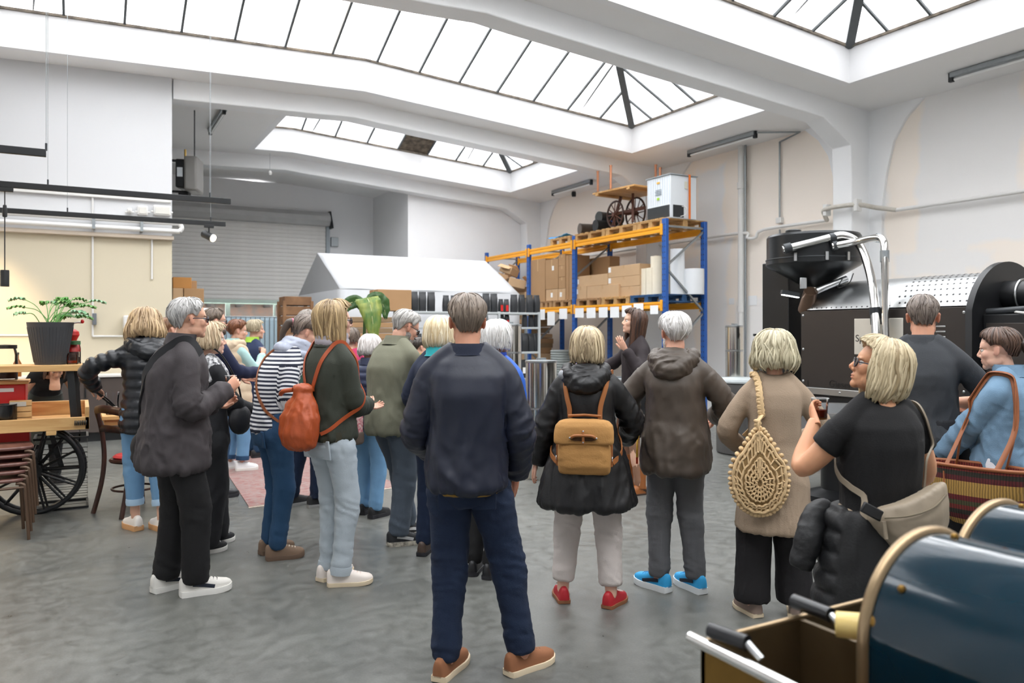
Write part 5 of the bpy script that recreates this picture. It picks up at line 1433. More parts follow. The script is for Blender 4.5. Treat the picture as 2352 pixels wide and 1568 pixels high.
# ================================================================== small roaster in the foreground
m_brass = mk('aged_brass', '#8a6a34', .35, metal=.9, var=.2, vscale=12)
m_bronze = mk('bronze_edge', '#a08a6c', .35, metal=.8, var=.15, vscale=15)
m_teal = mk('deep_teal_enamel', '#072431', .1, metal=.0, var=.04, coat=.25, spec=.4)
m_inner = mk('dark_tray_metal', '#6a5a42', .4, metal=.7, var=.15, vscale=9)
fm = thing('sample_roaster', 'teal enamelled sample roaster with two arched hoods and brass trays in the foreground', 'roaster', (0, 0, 0))
def hood(cx, yend, ztop, r, ynear):
    zc = ztop - r
    th = np.linspace(math.pi, 0, 30)
    prof = [(cx + r * math.cos(t), zc + r * math.sin(t)) for t in th]
    o = MB().prism([(cx - r, zc - .12)] + prof + [(cx + r, zc - .12)], ynear, yend).build('hood', m_teal, fm, 40)
    P = [(cx - r, yend, zc - .16)] + [(x, yend, z) for x, z in prof] + [(cx + r, yend, zc - .16)]
    MB().tube(P, .012, 10).build('hood_rim', m_bronze, o, 60)
    P = [(x, yend - .05, z + .001) for x, z in prof]
    for k in (6, 15, 24): MB().ell(P[k], (.008, .008, .008), n=8, m=6).build('rivet', m_brass, o)
hood(1.43, .93, 1.162, .185, .2)
hood(1.96, 1.09, 1.13, .185, .3)
# base body and legs
MB().box(1.27, 2.14, .2, .9, .72, .86).build('base_body', m_brass, fm, bevel=.01)
for x in (1.3, 2.1):
    for y in (.25, .86): MB().cyl((x, y, 0), (x, y, .72), .03, n=12).build('leg', m_black, fm)
MB().box(1.25, 2.15, .22, .88, .2, .24).build('lower_shelf', m_black, fm)
# tray with divider
tz0, tz1 = .79, .95
tr_ = thing('x', None, None)
bpy.data.objects.remove(tr_)
ty = MB()
def wall(p, q, mat=m_inner, th=.012): return MB().hexa([(p[0], p[1], tz0), (q[0], q[1], tz0), (q[0] + (q[1] != p[1]) * th, q[1] + (q[0] != p[0]) * th, tz0), (p[0] + (q[1] != p[1]) * th, p[1] + (q[0] != p[0]) * th, tz0),
    (p[0], p[1], tz1), (q[0], q[1], tz1), (q[0] + (q[1] != p[1]) * th, q[1] + (q[0] != p[0]) * th, tz1), (p[0] + (q[1] != p[1]) * th, p[1] + (q[0] != p[0]) * th, tz1)])
tb0 = MB().box(1.05, 1.6, .5, 1.14, tz0 - .012, tz0).build('tray_base', m_inner, fm)
for (p, q, m) in (((1.05, .5), (1.05, 1.14), m_brass), ((1.05, 1.13), (1.6, 1.13), m_inner), ((1.31, .5), (1.31, 1.13), m_inner), ((1.05, .5), (1.6, .5), m_brass), ((1.588, .93), (1.588, 1.14), m_inner)):
    wall(p, q, m).build('tray_wall', m, tb0)
MB().tube([(1.04, .48, tz1 + .004), (1.04, 1.16, tz1 + .004)], .012, 12).build('tray_rail', m_chrome, tb0, 60)
MB().tube([(1.04, 1.136, tz1 + .002), (1.61, 1.136, tz1 + .002)], .006, 8).build('tray_rail', m_bronze, tb0, 60)
# black rod handles and cream knob
for (a, b, dz) in (((1630, 1446), (1716, 1477), .03), ((1822, 1379), (1908, 1412), .03)):
    d_ = (CH - tz1 - dz) * F / (a[1] - HY); p0 = np.array(at(*a, d_)); d_ = (CH - tz1 - dz) * F / (b[1] - HY); p1 = np.array(at(*b, d_))
    o = MB().tube([p0, p0 + (p1 - p0) * .02, p1], [.011, .015, .015], 14).build('rod_handle', mk('black_bakelite', '#1c1d20', .3), fm, 60)
    MB().tube([p1, p1 + (p1 - p0) * .35 - np.array([0, 0, .02])], .008, 10).build('rod', m_steel, o, 60)
d_ = (CH - tz1 - .03) * F / (1440 - HY)
p0 = np.array(at(1918, 1432, d_)); p1 = np.array(at(1985, 1440, d_ - .02))
MB().tube([p0, p0 + (p1 - p0) * .05, p1], [.02, .024, .026], 18).build('trier_handle', mk('cream_bakelite', '#dcc27a', .35), fm, 60)
MB().ell(at(2012, 1428, 1.42), (.02, .02, .02)).build('brass_nut', m_brass, fm)
# ================================================================== PEOPLE
m_skin = mvcol('skin', .5, sss=.15, bump=.12, bscale=400)
m_hair = mvcol('hair', .42, spec=.5)
def remesh(V, Fs, vox, smooth=4, dec=None, fac=.5):
    me = bpy.data.meshes.new('tmp'); me.from_pydata(np.asarray(V).tolist(), [], Fs)
    o = bpy.data.objects.new('tmp', me); COL.objects.link(o)
    r = o.modifiers.new('r', 'REMESH'); r.mode = 'VOXEL'; r.voxel_size = vox; r.use_smooth_shade = True
    if smooth:
        s = o.modifiers.new('s', 'SMOOTH'); s.factor = fac; s.iterations = smooth
    if dec:
        d = o.modifiers.new('d', 'DECIMATE'); d.ratio = dec
    dg = bpy.context.evaluated_depsgraph_get()
    m2 = bpy.data.meshes.new_from_object(o.evaluated_get(dg))
    bpy.data.objects.remove(o); bpy.data.meshes.remove(me)
    n = len(m2.vertices); P = np.empty(n * 3); m2.vertices.foreach_get('co', P)
    return m2, P.reshape(-1, 3)
def vnorm(me):
    n = len(me.vertices); N = np.empty(n * 3)
    me.vertex_normals.foreach_get('vector', N)
    return N.reshape(-1, 3)
def setco(me, P): me.vertices.foreach_set('co', np.ascontiguousarray(P).ravel()); me.update()
def setcol(me, C):
    a = me.color_attributes.new('Col', 'FLOAT_COLOR', 'POINT')
    q = np.ones((len(C), 4)); q[:, :3] = C
    a.data.foreach_set('color', q.ravel())
def setgu(me, g):
    a = me.attributes.new('gu', 'FLOAT', 'POINT'); a.data.foreach_set('value', np.asarray(g, float))
def joinraw(parts):
    """several (V, F, C) into one mesh"""
    V = []; Fs = []; C = []; k = 0
    for v, f, c in parts:
        V.append(v); Fs += [tuple(i + k for i in q) for q in f]; C.append(c); k += len(v)
    me = bpy.data.meshes.new('body'); me.from_pydata(np.concatenate(V).tolist(), [], Fs)
    me.polygons.foreach_set('use_smooth', [True] * len(me.polygons))
    setcol(me, np.concatenate(C)); return me
def rawof(me, P): return P, [tuple(p.vertices) for p in me.polygons]

def ik(a, t, l1, l2, pole):
    a, t, pole = (np.asarray(q, float) for q in (a, t, pole))
    d = t - a; D = np.linalg.norm(d)
    if D > (l1 + l2) * .995: d = d / D * (l1 + l2) * .995; D = (l1 + l2) * .995; t = a + d
    d = d / D
    x = (l1 * l1 - l2 * l2 + D * D) / (2 * D)
    h = math.sqrt(max(l1 * l1 - x * x, 1e-6))
    p = pole - d * np.dot(pole, d); p = p / max(np.linalg.norm(p), 1e-6)
    return a + d * x + p * h, t

def ringel(c, a, b, A, B, n=28, e=2.3):
    th = np.linspace(0, 2 * np.pi, n, endpoint=False)
    ct, st = np.cos(th), np.sin(th)
    u = np.sign(ct) * np.abs(ct) ** (2 / e) * a; v = np.sign(st) * np.abs(st) ** (2 / e) * b
    return np.asarray(c) + np.outer(u, A) + np.outer(v, B)

def hand_raw(w, fdir, pn_dir, side, curl, scale=1.0, spread=.1, thumb=.5, fine=True):
    """palm and five fingers; fdir along the fingers, pn_dir the way the palm faces, side +1 right hand"""
    f = np.asarray(fdir, float); f /= np.linalg.norm(f)
    z = np.asarray(pn_dir, float); z = z - f * np.dot(z, f); z /= np.linalg.norm(z)
    y = np.cross(z, f) * side          # toward the thumb
    M = np.stack([f, y, z], 1)
    L = lambda p: np.asarray(w) + (M @ np.asarray(p, float)) * scale
    mb = MB()
    mb.tube([L((-.05, 0, 0)), L((0, 0, 0)), L((.03, .0, .0)), L((.07, 0, .0)), L((.095, -.002, .002))], [(.026 * scale, .021 * scale), (.029 * scale, .02 * scale), (.036 * scale, .018 * scale), (.042 * scale, .015 * scale), (.038 * scale, .011 * scale)], 14, up=z)
    mb.ell(L((.035, .028, .008)), np.array([.03, .02, .016]) * scale, M)
    cs = curl if hasattr(curl, '__len__') else [curl] * 4
    for k, (yo, ln, r) in enumerate(((.03, .072, .0088), (.0105, .08, .0092), (-.0095, .075, .0088), (-.0285, .058, .0078))):
        p = np.array([.088, yo, .0]); a = 0.0; pts = [p - np.array([.02, 0, 0]), p]; rr = [r, r]
        for j, q in enumerate((.45, .32, .23)):
            a += cs[k] * (.9, 1.1, .8)[j]
            dv = np.array([math.cos(a), yo * spread * 9 * (1 if j == 0 else .6), math.sin(a)])
            p = p + dv / np.linalg.norm(dv) * ln * q; pts.append(p); rr.append(r * (1, .93, .82)[j])
        pts.append(p + (pts[-1] - pts[-2]) * .15); rr.append(r * .45)
        mb.tube([L(q) for q in pts], [q * scale for q in rr], 8, up=z)
    p = np.array([.02, .03, .006]); d1 = np.array([.75, .72 * (1 - thumb * .3), thumb * .5]); d1 /= np.linalg.norm(d1)
    d2 = np.array([.95, .3 - thumb * .45, thumb * .5]); d2 /= np.linalg.norm(d2)
    pts = [p, p + d1 * .035, p + d1 * .035 + d2 * .03, p + d1 * .035 + d2 * .055, p + d1 * .035 + d2 * .06]
    mb.tube([L(q) for q in pts], [q * scale for q in (.013, .0115, .0105, .009, .004)], 8, up=z)
    V, Fs = mb.VF()
    me, P = remesh(V, Fs, .0028 if fine else .0036, 2, .35 if fine else .25)
    r = rawof(me, P); bpy.data.meshes.remove(me)
    return r

def head_raw(M, c, s, sex, vox, fat=1.0, jaw=1.0, nose=1.0):
    """head and neck primitives in head coordinates (x right, y forward, z up), joined by remeshing"""
    mb = MB()
    mb.ell((0, -.016, .038), (.0745, .096, .083), n=24, m=16)
    mb.ell((0, .014, -.026), (.0635 * fat, .07, .085), n=24, m=16)
    mb.ell((0, .028, -.072), (.05 * jaw * fat, .05, .036), n=20, m=12)
    mb.ell((0, .05, -.055), (.043 * fat, .036, .04), n=20, m=12)
    mb.ell((0, .066, -.091), (.024 * jaw, .019, .02), n=14)
    mb.ell((0, .044, .03), (.058, .041, .044), n=20, m=12)
    for q in (-1, 1):
        mb.ell((q * .036 * fat, .05, -.02), (.027, .028, .03))
        mb.ell((q * .045 * fat, .008, -.062), (.019 * jaw, .045, .032))
        mb.ell((q * .026, .077, .021), (.024, .008, .007))
        mb.ell((q * .077, -.012, -.006), (.009, .017, .03), rotm(12, 0, q * 18), 14, 10)
        mb.ell((q * .079, -.018, .012), (.008, .015, .014), rotm(12, 0, q * 25), 12, 8)
        mb.ell((q * .0105, .087, -.032), (.009, .011, .008))
    mb.tube([(0, .078, .02), (0, .089, -.003), (0, .1, -.023), (0, .098, -.032)], [.0075, .0095, .011 * nose, .008], 10)
    mb.ell((0, .0805, -.056), (.022, .0105, .0065)); mb.ell((0, .0795, -.066), (.019, .0105, .0065))
    nk = .057 if sex == 'm' else .048
    V, Fs = mb.VF()
    V = (V * s) @ M.T + c
    nb = MB().tube(spath([c + (M @ np.array([0, -.02, -.03])) * s, c + (M @ np.array([0, -.026, -.085])) * s, c * 1.0 + np.array([0, -.055, -.165]) * s, c + np.array([0, -.062, -.24]) * s], 4), [nk * s * .95] * 3 + [nk * s] * 6 + [nk * s * 1.12] * 4, 18)
    v2, f2 = nb.VF()
    k = len(V)
    me, P = remesh(np.concatenate([V, v2]), Fs + [tuple(i + k for i in f) for f in f2], vox, 3)
    # sockets pressed in, then colour
    L = ((P - c) @ M) / s
    for q in (-1, 1):
        g = np.exp(-(((L[:, 0] - q * .031) / .017) ** 2 + ((L[:, 2] - .004) / .011) ** 2)) * (L[:, 1] > .03)
        P = P - np.outer(g * .009 * s, M[:, 1])
    g = np.exp(-((L[:, 2] + .0625) / .0028) ** 2 - (L[:, 0] / .022) ** 4) * (L[:, 1] > .06)
    P = P - np.outer(g * .004 * s, M[:, 1])
    r = rawof(me, P); bpy.data.meshes.remove(me)
    return r[0], r[1], L

def hair_mesh(M, c, s, style, col, col2, length=.12, vol=.012, part=0.0, seed=0, amp=.005, fringe=False, flare=.0, curl=.0, nphi=140, thin=0.0, back=0.0, wavy=.16):
    """shell following the scalp, falling below the widest point for longer cuts, plus loose locks"""
    rs = np.random.RandomState(seed)
    Rr = np.array([.079, .101, .088]); C0 = np.array([0, -.016, .037])
    hl_a = np.radians([0, 35, 55, 72, 85, 105, 125, 150, 180])
    if style == 'short': hl = np.radians([57 - thin, 62 - thin, 74, 103, 90, 96, 104, 106, 106])
    elif style == 'pony': hl = np.radians([58, 63, 74, 96, 92, 98, 104, 106, 106])
    else: hl = np.radians([56, 60, 70, 88, 92, 92, 92, 92, 92])
    def path(phi, t):
        """phi azimuth 0 front, t in 0..1 along the lock; arrays"""
        a = np.abs((phi + np.pi) % (2 * np.pi) - np.pi)
        te = np.interp(a, hl_a, hl)
        Lf = np.zeros_like(a)
        if style in ('bob', 'long'):
            st_ = np.radians(50 if fringe else 58)
            w = np.clip((a - st_) / np.radians(14), 0, 1); w = w * w * (3 - 2 * w)
            jag = pn(np.stack([np.sin(phi).ravel() * 5 + seed, np.cos(phi).ravel() * 5, np.zeros(phi.size)], 1)).reshape(phi.shape)
            Lf = w * length * (1 + .08 * np.cos(a) + .28 * jag) + w * back * np.clip((a - 1.6) / 1.5, 0, 1)
        else:
            w = np.clip((a - 1.75) / .5, 0, 1); Lf = w * (.058 if style == 'short' else .05) * (1 + .45 * pn(np.stack([np.sin(phi).ravel() * 7 + seed, np.cos(phi).ravel() * 7, np.zeros(phi.size)], 1)).reshape(phi.shape))
        arc = te * .092
        tot = arc + Lf
        sarc = t * tot
        th = np.where(sarc < arc, sarc / .092, te)
        dn = np.maximum(sarc - arc, 0)
        tc_ = np.clip((t - .55) / .45, 0, 1)
        v = vol * (1 - np.exp(-th * 3)) * ((1 - .95 * tc_ * tc_) if style in ('short', 'pony') else 1) + (.001 if style in ('short', 'pony') else .004)
        r = Rr + v[..., None]
        x = r[..., 0] * np.sin(th) * np.sin(phi); y = r[..., 1] * np.sin(th) * np.cos(phi); z = r[..., 2] * np.cos(th)
        f = dn / max(length, .01)
        if style in ('short', 'pony'): f = dn / .062
        bk = np.clip((a - 1.9) / .8, 0, 1)
        rad = 1 - .3 * np.clip(f, 0, 1) if style in ('short', 'pony') else 1 + flare * np.sin(np.clip(f, 0, 1) * np.pi * .75) - curl * np.clip(f - .6, 0, 1) ** 2 * 2.2 - .16 * bk * np.clip(f, 0, 1.2) ** 1.5
        x = x * rad; y = np.where(y < 0, y * rad * (1 - .12 * np.clip(f, 0, 1.5) * (style == 'long')), y * rad)
        z = z - dn
        return np.stack([x, y, z], -1) + C0
    nt_ = 26
    ph = np.linspace(0, 2 * np.pi, nphi, endpoint=False)
    T = np.linspace(.02, 1, nt_)
    PH, TT = np.meshgrid(ph, T, indexing='ij')
    wv = pn(np.stack([np.sin(PH.ravel()) * 3.5 + seed, np.cos(PH.ravel()) * 3.5, TT.ravel() * 3.2], 1)).reshape(PH.shape)
    pw = PH + wavy * wv * TT * (style not in ('short', 'pony'))
    P = path(pw, TT)
    TC = np.clip((1 - TT) * 5, .15, 1)
    # strand relief: ridges that run along the lock
    q = np.stack([np.sin(PH.ravel()) * 9 + seed, np.cos(PH.ravel()) * 9, TT.ravel() * 1.6], 1)
    n1 = 1 - 2 * np.abs(pn(q)); n2 = 1 - 2 * np.abs(pn(q * np.array([2.6, 2.6, 1.8]) + 9))
    if style == 'short': 
        q2 = P.reshape(-1, 3) * 42 + seed; n1 = .6 * n1 + .9 * pn(q2)
    disp = (amp * (n1 + .6 * n2)).reshape(PH.shape) * np.clip(TT * 4, 0, 1) * (TC if style in ('short', 'pony') else 1)
    out = P - C0; out[..., 2] *= .6; out /= np.maximum(np.linalg.norm(out, axis=-1), 1e-6)[..., None]
    Pd = P + out * disp[..., None]
    inner = P[:, ::-1] - out[:, ::-1] * np.linspace(.004, .03, P.shape[1])[None, :, None]
    inner = inner[:, :10]
    G = np.concatenate([Pd, inner], 1); m = G.shape[1]
    V = G.reshape(-1, 3)
    Fs = []
    for i in range(nphi):
        i2 = (i + 1) % nphi
        for j in range(m - 1): Fs.append((i * m + j, i2 * m + j, i2 * m + j + 1, i * m + j + 1))
    k0 = len(V); V = np.concatenate([V, [[C0[0], C0[1], C0[2] + Rr[2] + .004]]])
    Fs += [(i * m, k0, ((i + 1) % nphi) * m) for i in range(nphi)]
    streak = .5 + .5 * np.clip(pn(np.stack([np.sin(PH.ravel()) * 22 + 3, np.cos(PH.ravel()) * 22, TT.ravel() * 1.2], 1)) * 2.6, -1, 1)
    streak = streak.reshape(PH.shape)
    cs = np.concatenate([streak, streak[:, ::-1][:, :10]], 1).ravel()
    c1, c2 = np.array(hx(col)[:3]), np.array(hx(col2)[:3])
    Cc = c1 + np.outer(np.append(cs, .5), c2 - c1)
    parts = [(V, Fs, Cc)]
    # loose locks
    nl = {'short': 170, 'pony': 90, 'bob': 210, 'long': 190}[style]
    mbv = []; mbf = []; mbc = []; kk = 0
    for i in range(nl):
        p0 = rs.uniform(0, 2 * np.pi)
        t0, t1 = (rs.uniform(.03, .3), rs.uniform(.8, 1.07)) if style != 'short' else sorted(rs.uniform(.05, 1.0, 2))
        if style == 'short' and t1 - t0 < .25: t0 = max(.02, t1 - .25)
        if style == 'pony': t1 = min(t1, 1)
        tt = np.linspace(t0, t1, 9 if style != 'short' else 5)
        w = p0 + np.cumsum(rs.normal(0, .022 if style != 'short' else .05, len(tt))) + rs.normal(0, .05 + wavy * .25) * np.sin(tt * 6)
        q = path(w, tt)
        o_ = q - C0; o_[:, 2] *= .6; o_ /= np.linalg.norm(o_, axis=1)[:, None]
        lift = rs.uniform(-amp * .3, amp * 1.3); q = q + o_ * (lift + np.linspace(0, rs.uniform(0, amp * 1.2), len(tt))[:, None])
        rr = rs.uniform(.0025, .007) if style != 'short' else rs.uniform(.002, .004)
        tb = MB().tube(q, [(rr * (1.3 if 0 < j < len(tt) - 1 else .25), rr * .55) for j in range(len(tt))], 5, up=o_[0])
        v, f = tb.VF()
        mbv.append(v); mbf += [tuple(a + kk for a in g) for g in f]; kk += len(v)
        u = np.clip(rs.normal(.55, .3), 0, 1.15); mbc.append(np.tile(c1 + (c2 - c1) * u, (len(v), 1)))
    parts.append((np.concatenate(mbv), mbf, np.concatenate(mbc)))
    if style == 'pony':
        pw_ = [(0, -.11, .03), (0, -.145, .015), (0, -.155, -.05), (0, -.14, -.05 - length)]
        tb = MB().tube(spath(pw_, 5), [.018, .024, .028, .03, .03, .03, .029, .028, .027, .026, .024, .022, .02, .017, .012, .005], 12)
        v, f = tb.VF(); v = v + np.stack([pn(v * 60) * .006, pn(v * 60 + 5) * .006, 0 * v[:, 0]], 1)
        parts.append((v, f, np.tile(c1 * .9, (len(v), 1))))
    me = joinraw([(((v * s) @ M.T + c), f, cc) for v, f, cc in parts])
    return me

PEOPLE = {}
HBASE = 1.75
def person(key, label, px, d, H, face, sex='m', build=1.0, feet=None, lean=0, armL=None, armR=None, poleL=None, poleR=None, head=(0, 0),
           skin='#d8ab93', hair=None, top=None, legs=None, shoe=None, hands=('rest', 'rest'), beard=None, glasses=None, extra=None, twist=0, belly=0.0, hip=0.0, headscale=1.0, hunch=0.0, brows=None, ground=None, hide_eyes=False):
    x, y = gnd(px, d) if ground is None else ground
    az = ang(px) + R(face)
    root = thing('person', label, 'person', (x, y, 0), -az)
    H = H - .022
    s = H / HBASE
    q = min(1.9, max(.85, d / 4.4))
    hw = .145 if sex == 'm' else .13
    hw *= build
    PV = np.array([0, 0, .95])
    def spine(p):                       # lean about the hips
        p = np.asarray(p, float)
        one = p.ndim == 1
        if one: p = p[None]
        k = np.clip((p[:, 2] - .9) / .5, 0, 1)
        a = np.radians(lean) * np.clip((p[:, 2] - .88) / .25, 0, 1) + np.radians(hunch) * np.clip((p[:, 2] - 1.2) / .3, 0, 1)
        t = np.radians(twist) * k
        r = p - PV
        yy = r[:, 1] * np.cos(a) + r[:, 2] * np.sin(a); zz_ = -r[:, 1] * np.sin(a) + r[:, 2] * np.cos(a)
        xx = r[:, 0] * np.cos(t) + yy * np.sin(t); y2 = -r[:, 0] * np.sin(t) + yy * np.cos(t)
        o = np.stack([xx, y2, zz_], 1) + PV
        return o[0] if one else o
    feet = feet or [(-.1, 0, -8), (.1, 0, 10)]
    # --- joints
    J = {}
    for sd, sg in (('L', -1), ('R', 1)):
        J['sh' + sd] = spine((sg * hw, -.015, 1.392))
        arm = {'L': armL, 'R': armR}[sd]
        tgt = np.array(arm if arm is not None else (sg * (hw + .07), .03, .84))
        pole = {'L': poleL, 'R': poleR}[sd]
        pole = np.array(pole if pole is not None else (sg * .5, -1, -.3))
        J['el' + sd], J['wr' + sd] = ik(J['sh' + sd], tgt, .285, .26, pole)
        fx, fy, fa = feet[0 if sd == 'L' else 1]
        J['hp' + sd] = np.array([sg * .08 * build, 0, .93])
        J['an' + sd] = np.array([fx, fy, .095])
        kd = np.array([math.sin(R(fa)) * .6, 1, 0])
        J['kn' + sd], J['an' + sd] = ik(J['hp' + sd], J['an' + sd], .421, .419, kd)
    HC = spine((0, .03, 1.632))
    hy_, hp_ = head
    M = np.array((Euler((R(hp_ - (lean + hunch) * .35), 0, 0)).to_matrix()))
    Mz = np.array(Euler((0, 0, -R(hy_ + twist))).to_matrix())
    M = Mz @ M
    HC = spine((0, .0, 1.545)) + M @ np.array([0, .03, .082])
    hs = headscale
    # --- body: head and neck, trunk, arms, legs, hands in one mesh
    sk = np.array(hx(skin)[:3])
    hv, hf, HL = head_raw(M, HC, hs, sex, (.0048 if d > 3.2 else .0036) * (1.35 if d > 6.5 else 1), fat=1 + belly * .4)
    C = np.tile(sk, (len(hv), 1))
    def gb(c0, r0): return np.exp(-(((HL - np.array(c0)) / np.array(r0)) ** 2).sum(1))
    red = .5 * gb((0, .11, -.028), (.018, .02, .016)) + .35 * (gb((.045, .06, -.025), (.02, .03, .022)) + gb((-.045, .06, -.025), (.02, .03, .022))) + .6 * (gb((.08, -.015, -.005), (.014, .03, .035)) + gb((-.08, -.015, -.005), (.014, .03, .035)))
    C = C * (1 - np.outer(np.clip(red, 0, 1), np.array([.04, .3, .3])))
    lip = np.clip(gb((0, .089, -.056), (.019, .02, .006)) + gb((0, .088, -.066), (.017, .02, .006)), 0, 1)
    C = C * (1 - np.outer(lip, np.array([.1, .34, .3])))
    bc_ = np.array(hx(brows or (hair or {}).get('col', '#6b5444'))[:3])
    bw = np.clip(gb((.031, .083, .022), (.018, .02, .0035)) + gb((-.031, .083, .022), (.018, .02, .0035)), 0, 1) * .75
    C = C * (1 - bw[:, None]) + bw[:, None] * bc_ * .6
    mb = MB()
    tr_r = [(.86, .11, .08), (.95, .13, .09), (1.1, .12, .085), (1.28, .135, .095), (1.39, .14, .08), (1.45, .1, .06), (1.5, .05, .05)]
    mb.loft([spine(ringel((0, -.01, z), a * build, b * build, (1, 0, 0), (0, 1, 0), 20)) for z, a, b in tr_r])
    bare = (top or {}).get('bare')
    for sd in 'LR':
        k = 1.0 if bare else .8
        mb.tube(spath([J['sh' + sd], J['el' + sd], J['wr' + sd]], 7), list(np.interp(np.linspace(0, 1, 15), [0, .25, .45, .55, .7, 1], np.array([.056, .05, .042, .042, .04, .026]) * k * build)), 14)
        mb.tube(spath([J['hp' + sd], J['kn' + sd], J['an' + sd], J['an' + sd] - np.array([0, 0, .04])], 5), [.07] * 4 + [.055] * 4 + [.042] * 4 + [.036] * 4, 12)
    V, Fs = mb.VF()
    me, P = remesh(V, Fs, (.009 if bare else .02) * q, 3)
    bv, bf = rawof(me, P); bpy.data.meshes.remove(me)
    parts = [(hv, hf, C), (bv, bf, np.tile(sk, (len(bv), 1)))]
    info = {'root': root, 's': s, 'J': J, 'M': M, 'HC': HC, 'spine': spine}
    for i, (sd, sg) in enumerate((('L', -1), ('R', 1))):
        hd = hands[i]
        fd = J['wr' + sd] - J['el' + sd]; fd /= np.linalg.norm(fd)
        if hd == 'rest': fdir, pnd, cu, th_ = fd + np.array([0, .05, 0]), (-sg, 0, .0), [.28, .32, .36, .4], .3
        elif isinstance(hd, dict): fdir, pnd, cu, th_ = hd.get('f', fd), hd['n'], hd.get('curl', .3), hd.get('thumb', .5)
        w = J['wr' + sd] + fd * .005
        v, f = hand_raw(w, fdir, pnd, sg, cu, .95 if sex == 'm' else .88, spread=hd.get('spread', .1) if isinstance(hd, dict) else .1, thumb=th_, fine=d < 5.5 and isinstance(hd, dict))
        parts.append((v, f, np.tile(sk * np.array([1.0, .92, .9]), (len(v), 1))))
        ff = np.asarray(fdir, float) / np.linalg.norm(fdir); nn = np.asarray(pnd, float); nn = nn - ff * np.dot(nn, ff); nn /= np.linalg.norm(nn)
        info['palm' + sd] = w + ff * .075 + nn * .04
    me = joinraw(parts); me.transform(Matrix.Scale(s, 4))
    body = put('body', me, m_skin, root)
    # eyes
    if not hide_eyes and d < 9:
        for sg in (-1, 1):
            e = HC + M @ np.array([sg * .031, .0655, .004]) * hs
            eb = MB().ell(e * s, np.array([.0125, .0125, .0125]) * s, M, 12, 8).build('eye', mk('eye_white', '#d9d4cd', .15, var=.02), body, 60)
            i_ = HC + M @ np.array([sg * .031, .0765, .004]) * hs
            MB().ell(i_ * s, np.array([.0058, .003, .0058]) * s, M, 12, 6).build('iris', mk('eye_iris', '#4a3c30', .1), eb, 60)
    if hair:
        h = dict(hair)
        hm = hair_mesh(M, HC, hs, h.pop('style', 'short'), h.pop('col'), h.pop('col2'), seed=len(PEOPLE) * 7 + 1, nphi=int(150 / q), **h)
        hm.transform(Matrix.Scale(s, 4)); put('hair', hm, m_hair, root)
    if beard:
        bm = MB().ell((0, .034, -.088), (.052, .056, .036), n=20, m=14).ell((0, .07, -.1), (.027, .022, .024)).ell((.05, .012, -.06), (.018, .03, .045)).ell((-.05, .012, -.06), (.018, .03, .045)).ell((0, .098, -.048), (.026, .01, .006))
        V, Fs = bm.VF(); m2, P = remesh((V * hs) @ M.T + HC, Fs, .0045, 2)
        N_ = vnorm(m2); P = P + N_ * (pn(P * 110) * .006)[:, None]
        setco(m2, P * s); cc = np.array(hx(beard)[:3]); setcol(m2, np.outer(.8 + .5 * pn(P * 160), cc))
        put('beard', m2, m_hair, root)
    if glasses:
        gm = mk('spectacle_frame_' + glasses, glasses, .25)
        g = MB()
        th = np.linspace(0, 2 * np.pi, 18, endpoint=False)
        for sg in (-1, 1):
            pts = [HC + M @ (np.array([sg * .033 + .0235 * math.cos(t), .091 - .004 * abs(math.cos(t)) * (1 if math.cos(t) * sg > 0 else 0), .0 + .019 * math.sin(t)]) * hs) for t in th]
            g.tube(np.array(pts + pts[:1]) * s, .0026 * s, 6, cap=False)
            g.tube(np.array([HC + M @ (np.array(p) * hs) for p in ((sg * .056, .088, .004), (sg * .074, .06, .006), (sg * .082, .0, .008), (sg * .082, -.03, -.004))]) * s, .0028 * s, 6)
        g.tube(np.array([HC + M @ (np.array(p) * hs) for p in ((-.01, .092, .003), (0, .095, .005), (.01, .092, .003))]) * s, .0025 * s, 6)
        go = g.build('spectacles', gm, root, 60)
        for sg in (-1, 1):
            l = MB().ell((HC + M @ (np.array([sg * .033, .09, 0]) * hs)) * s, np.array([.0225, .0012, .018]) * s, M, 16, 6).build('lens', mglass('spectacle_lens', (.95, .93, 1), tint=.97), go, 60)
    # --- shoes
    if shoe:
        for i, sd in enumerate('LR'):
            fx, fy, fa = feet[i]
            an = J['an' + sd]
            build_shoe(root, an, fa, s, shoe, i)
    # --- clothes
    if legs: trousers(root, J, s, q, build, sex, spine, legs, hip)
    if top:
        for g in (top['list'] if 'list' in top else [top]): garment(root, J, s, q, build, sex, spine, hw, g, belly)
    info['H'] = H
    PEOPLE[key] = info
    return info

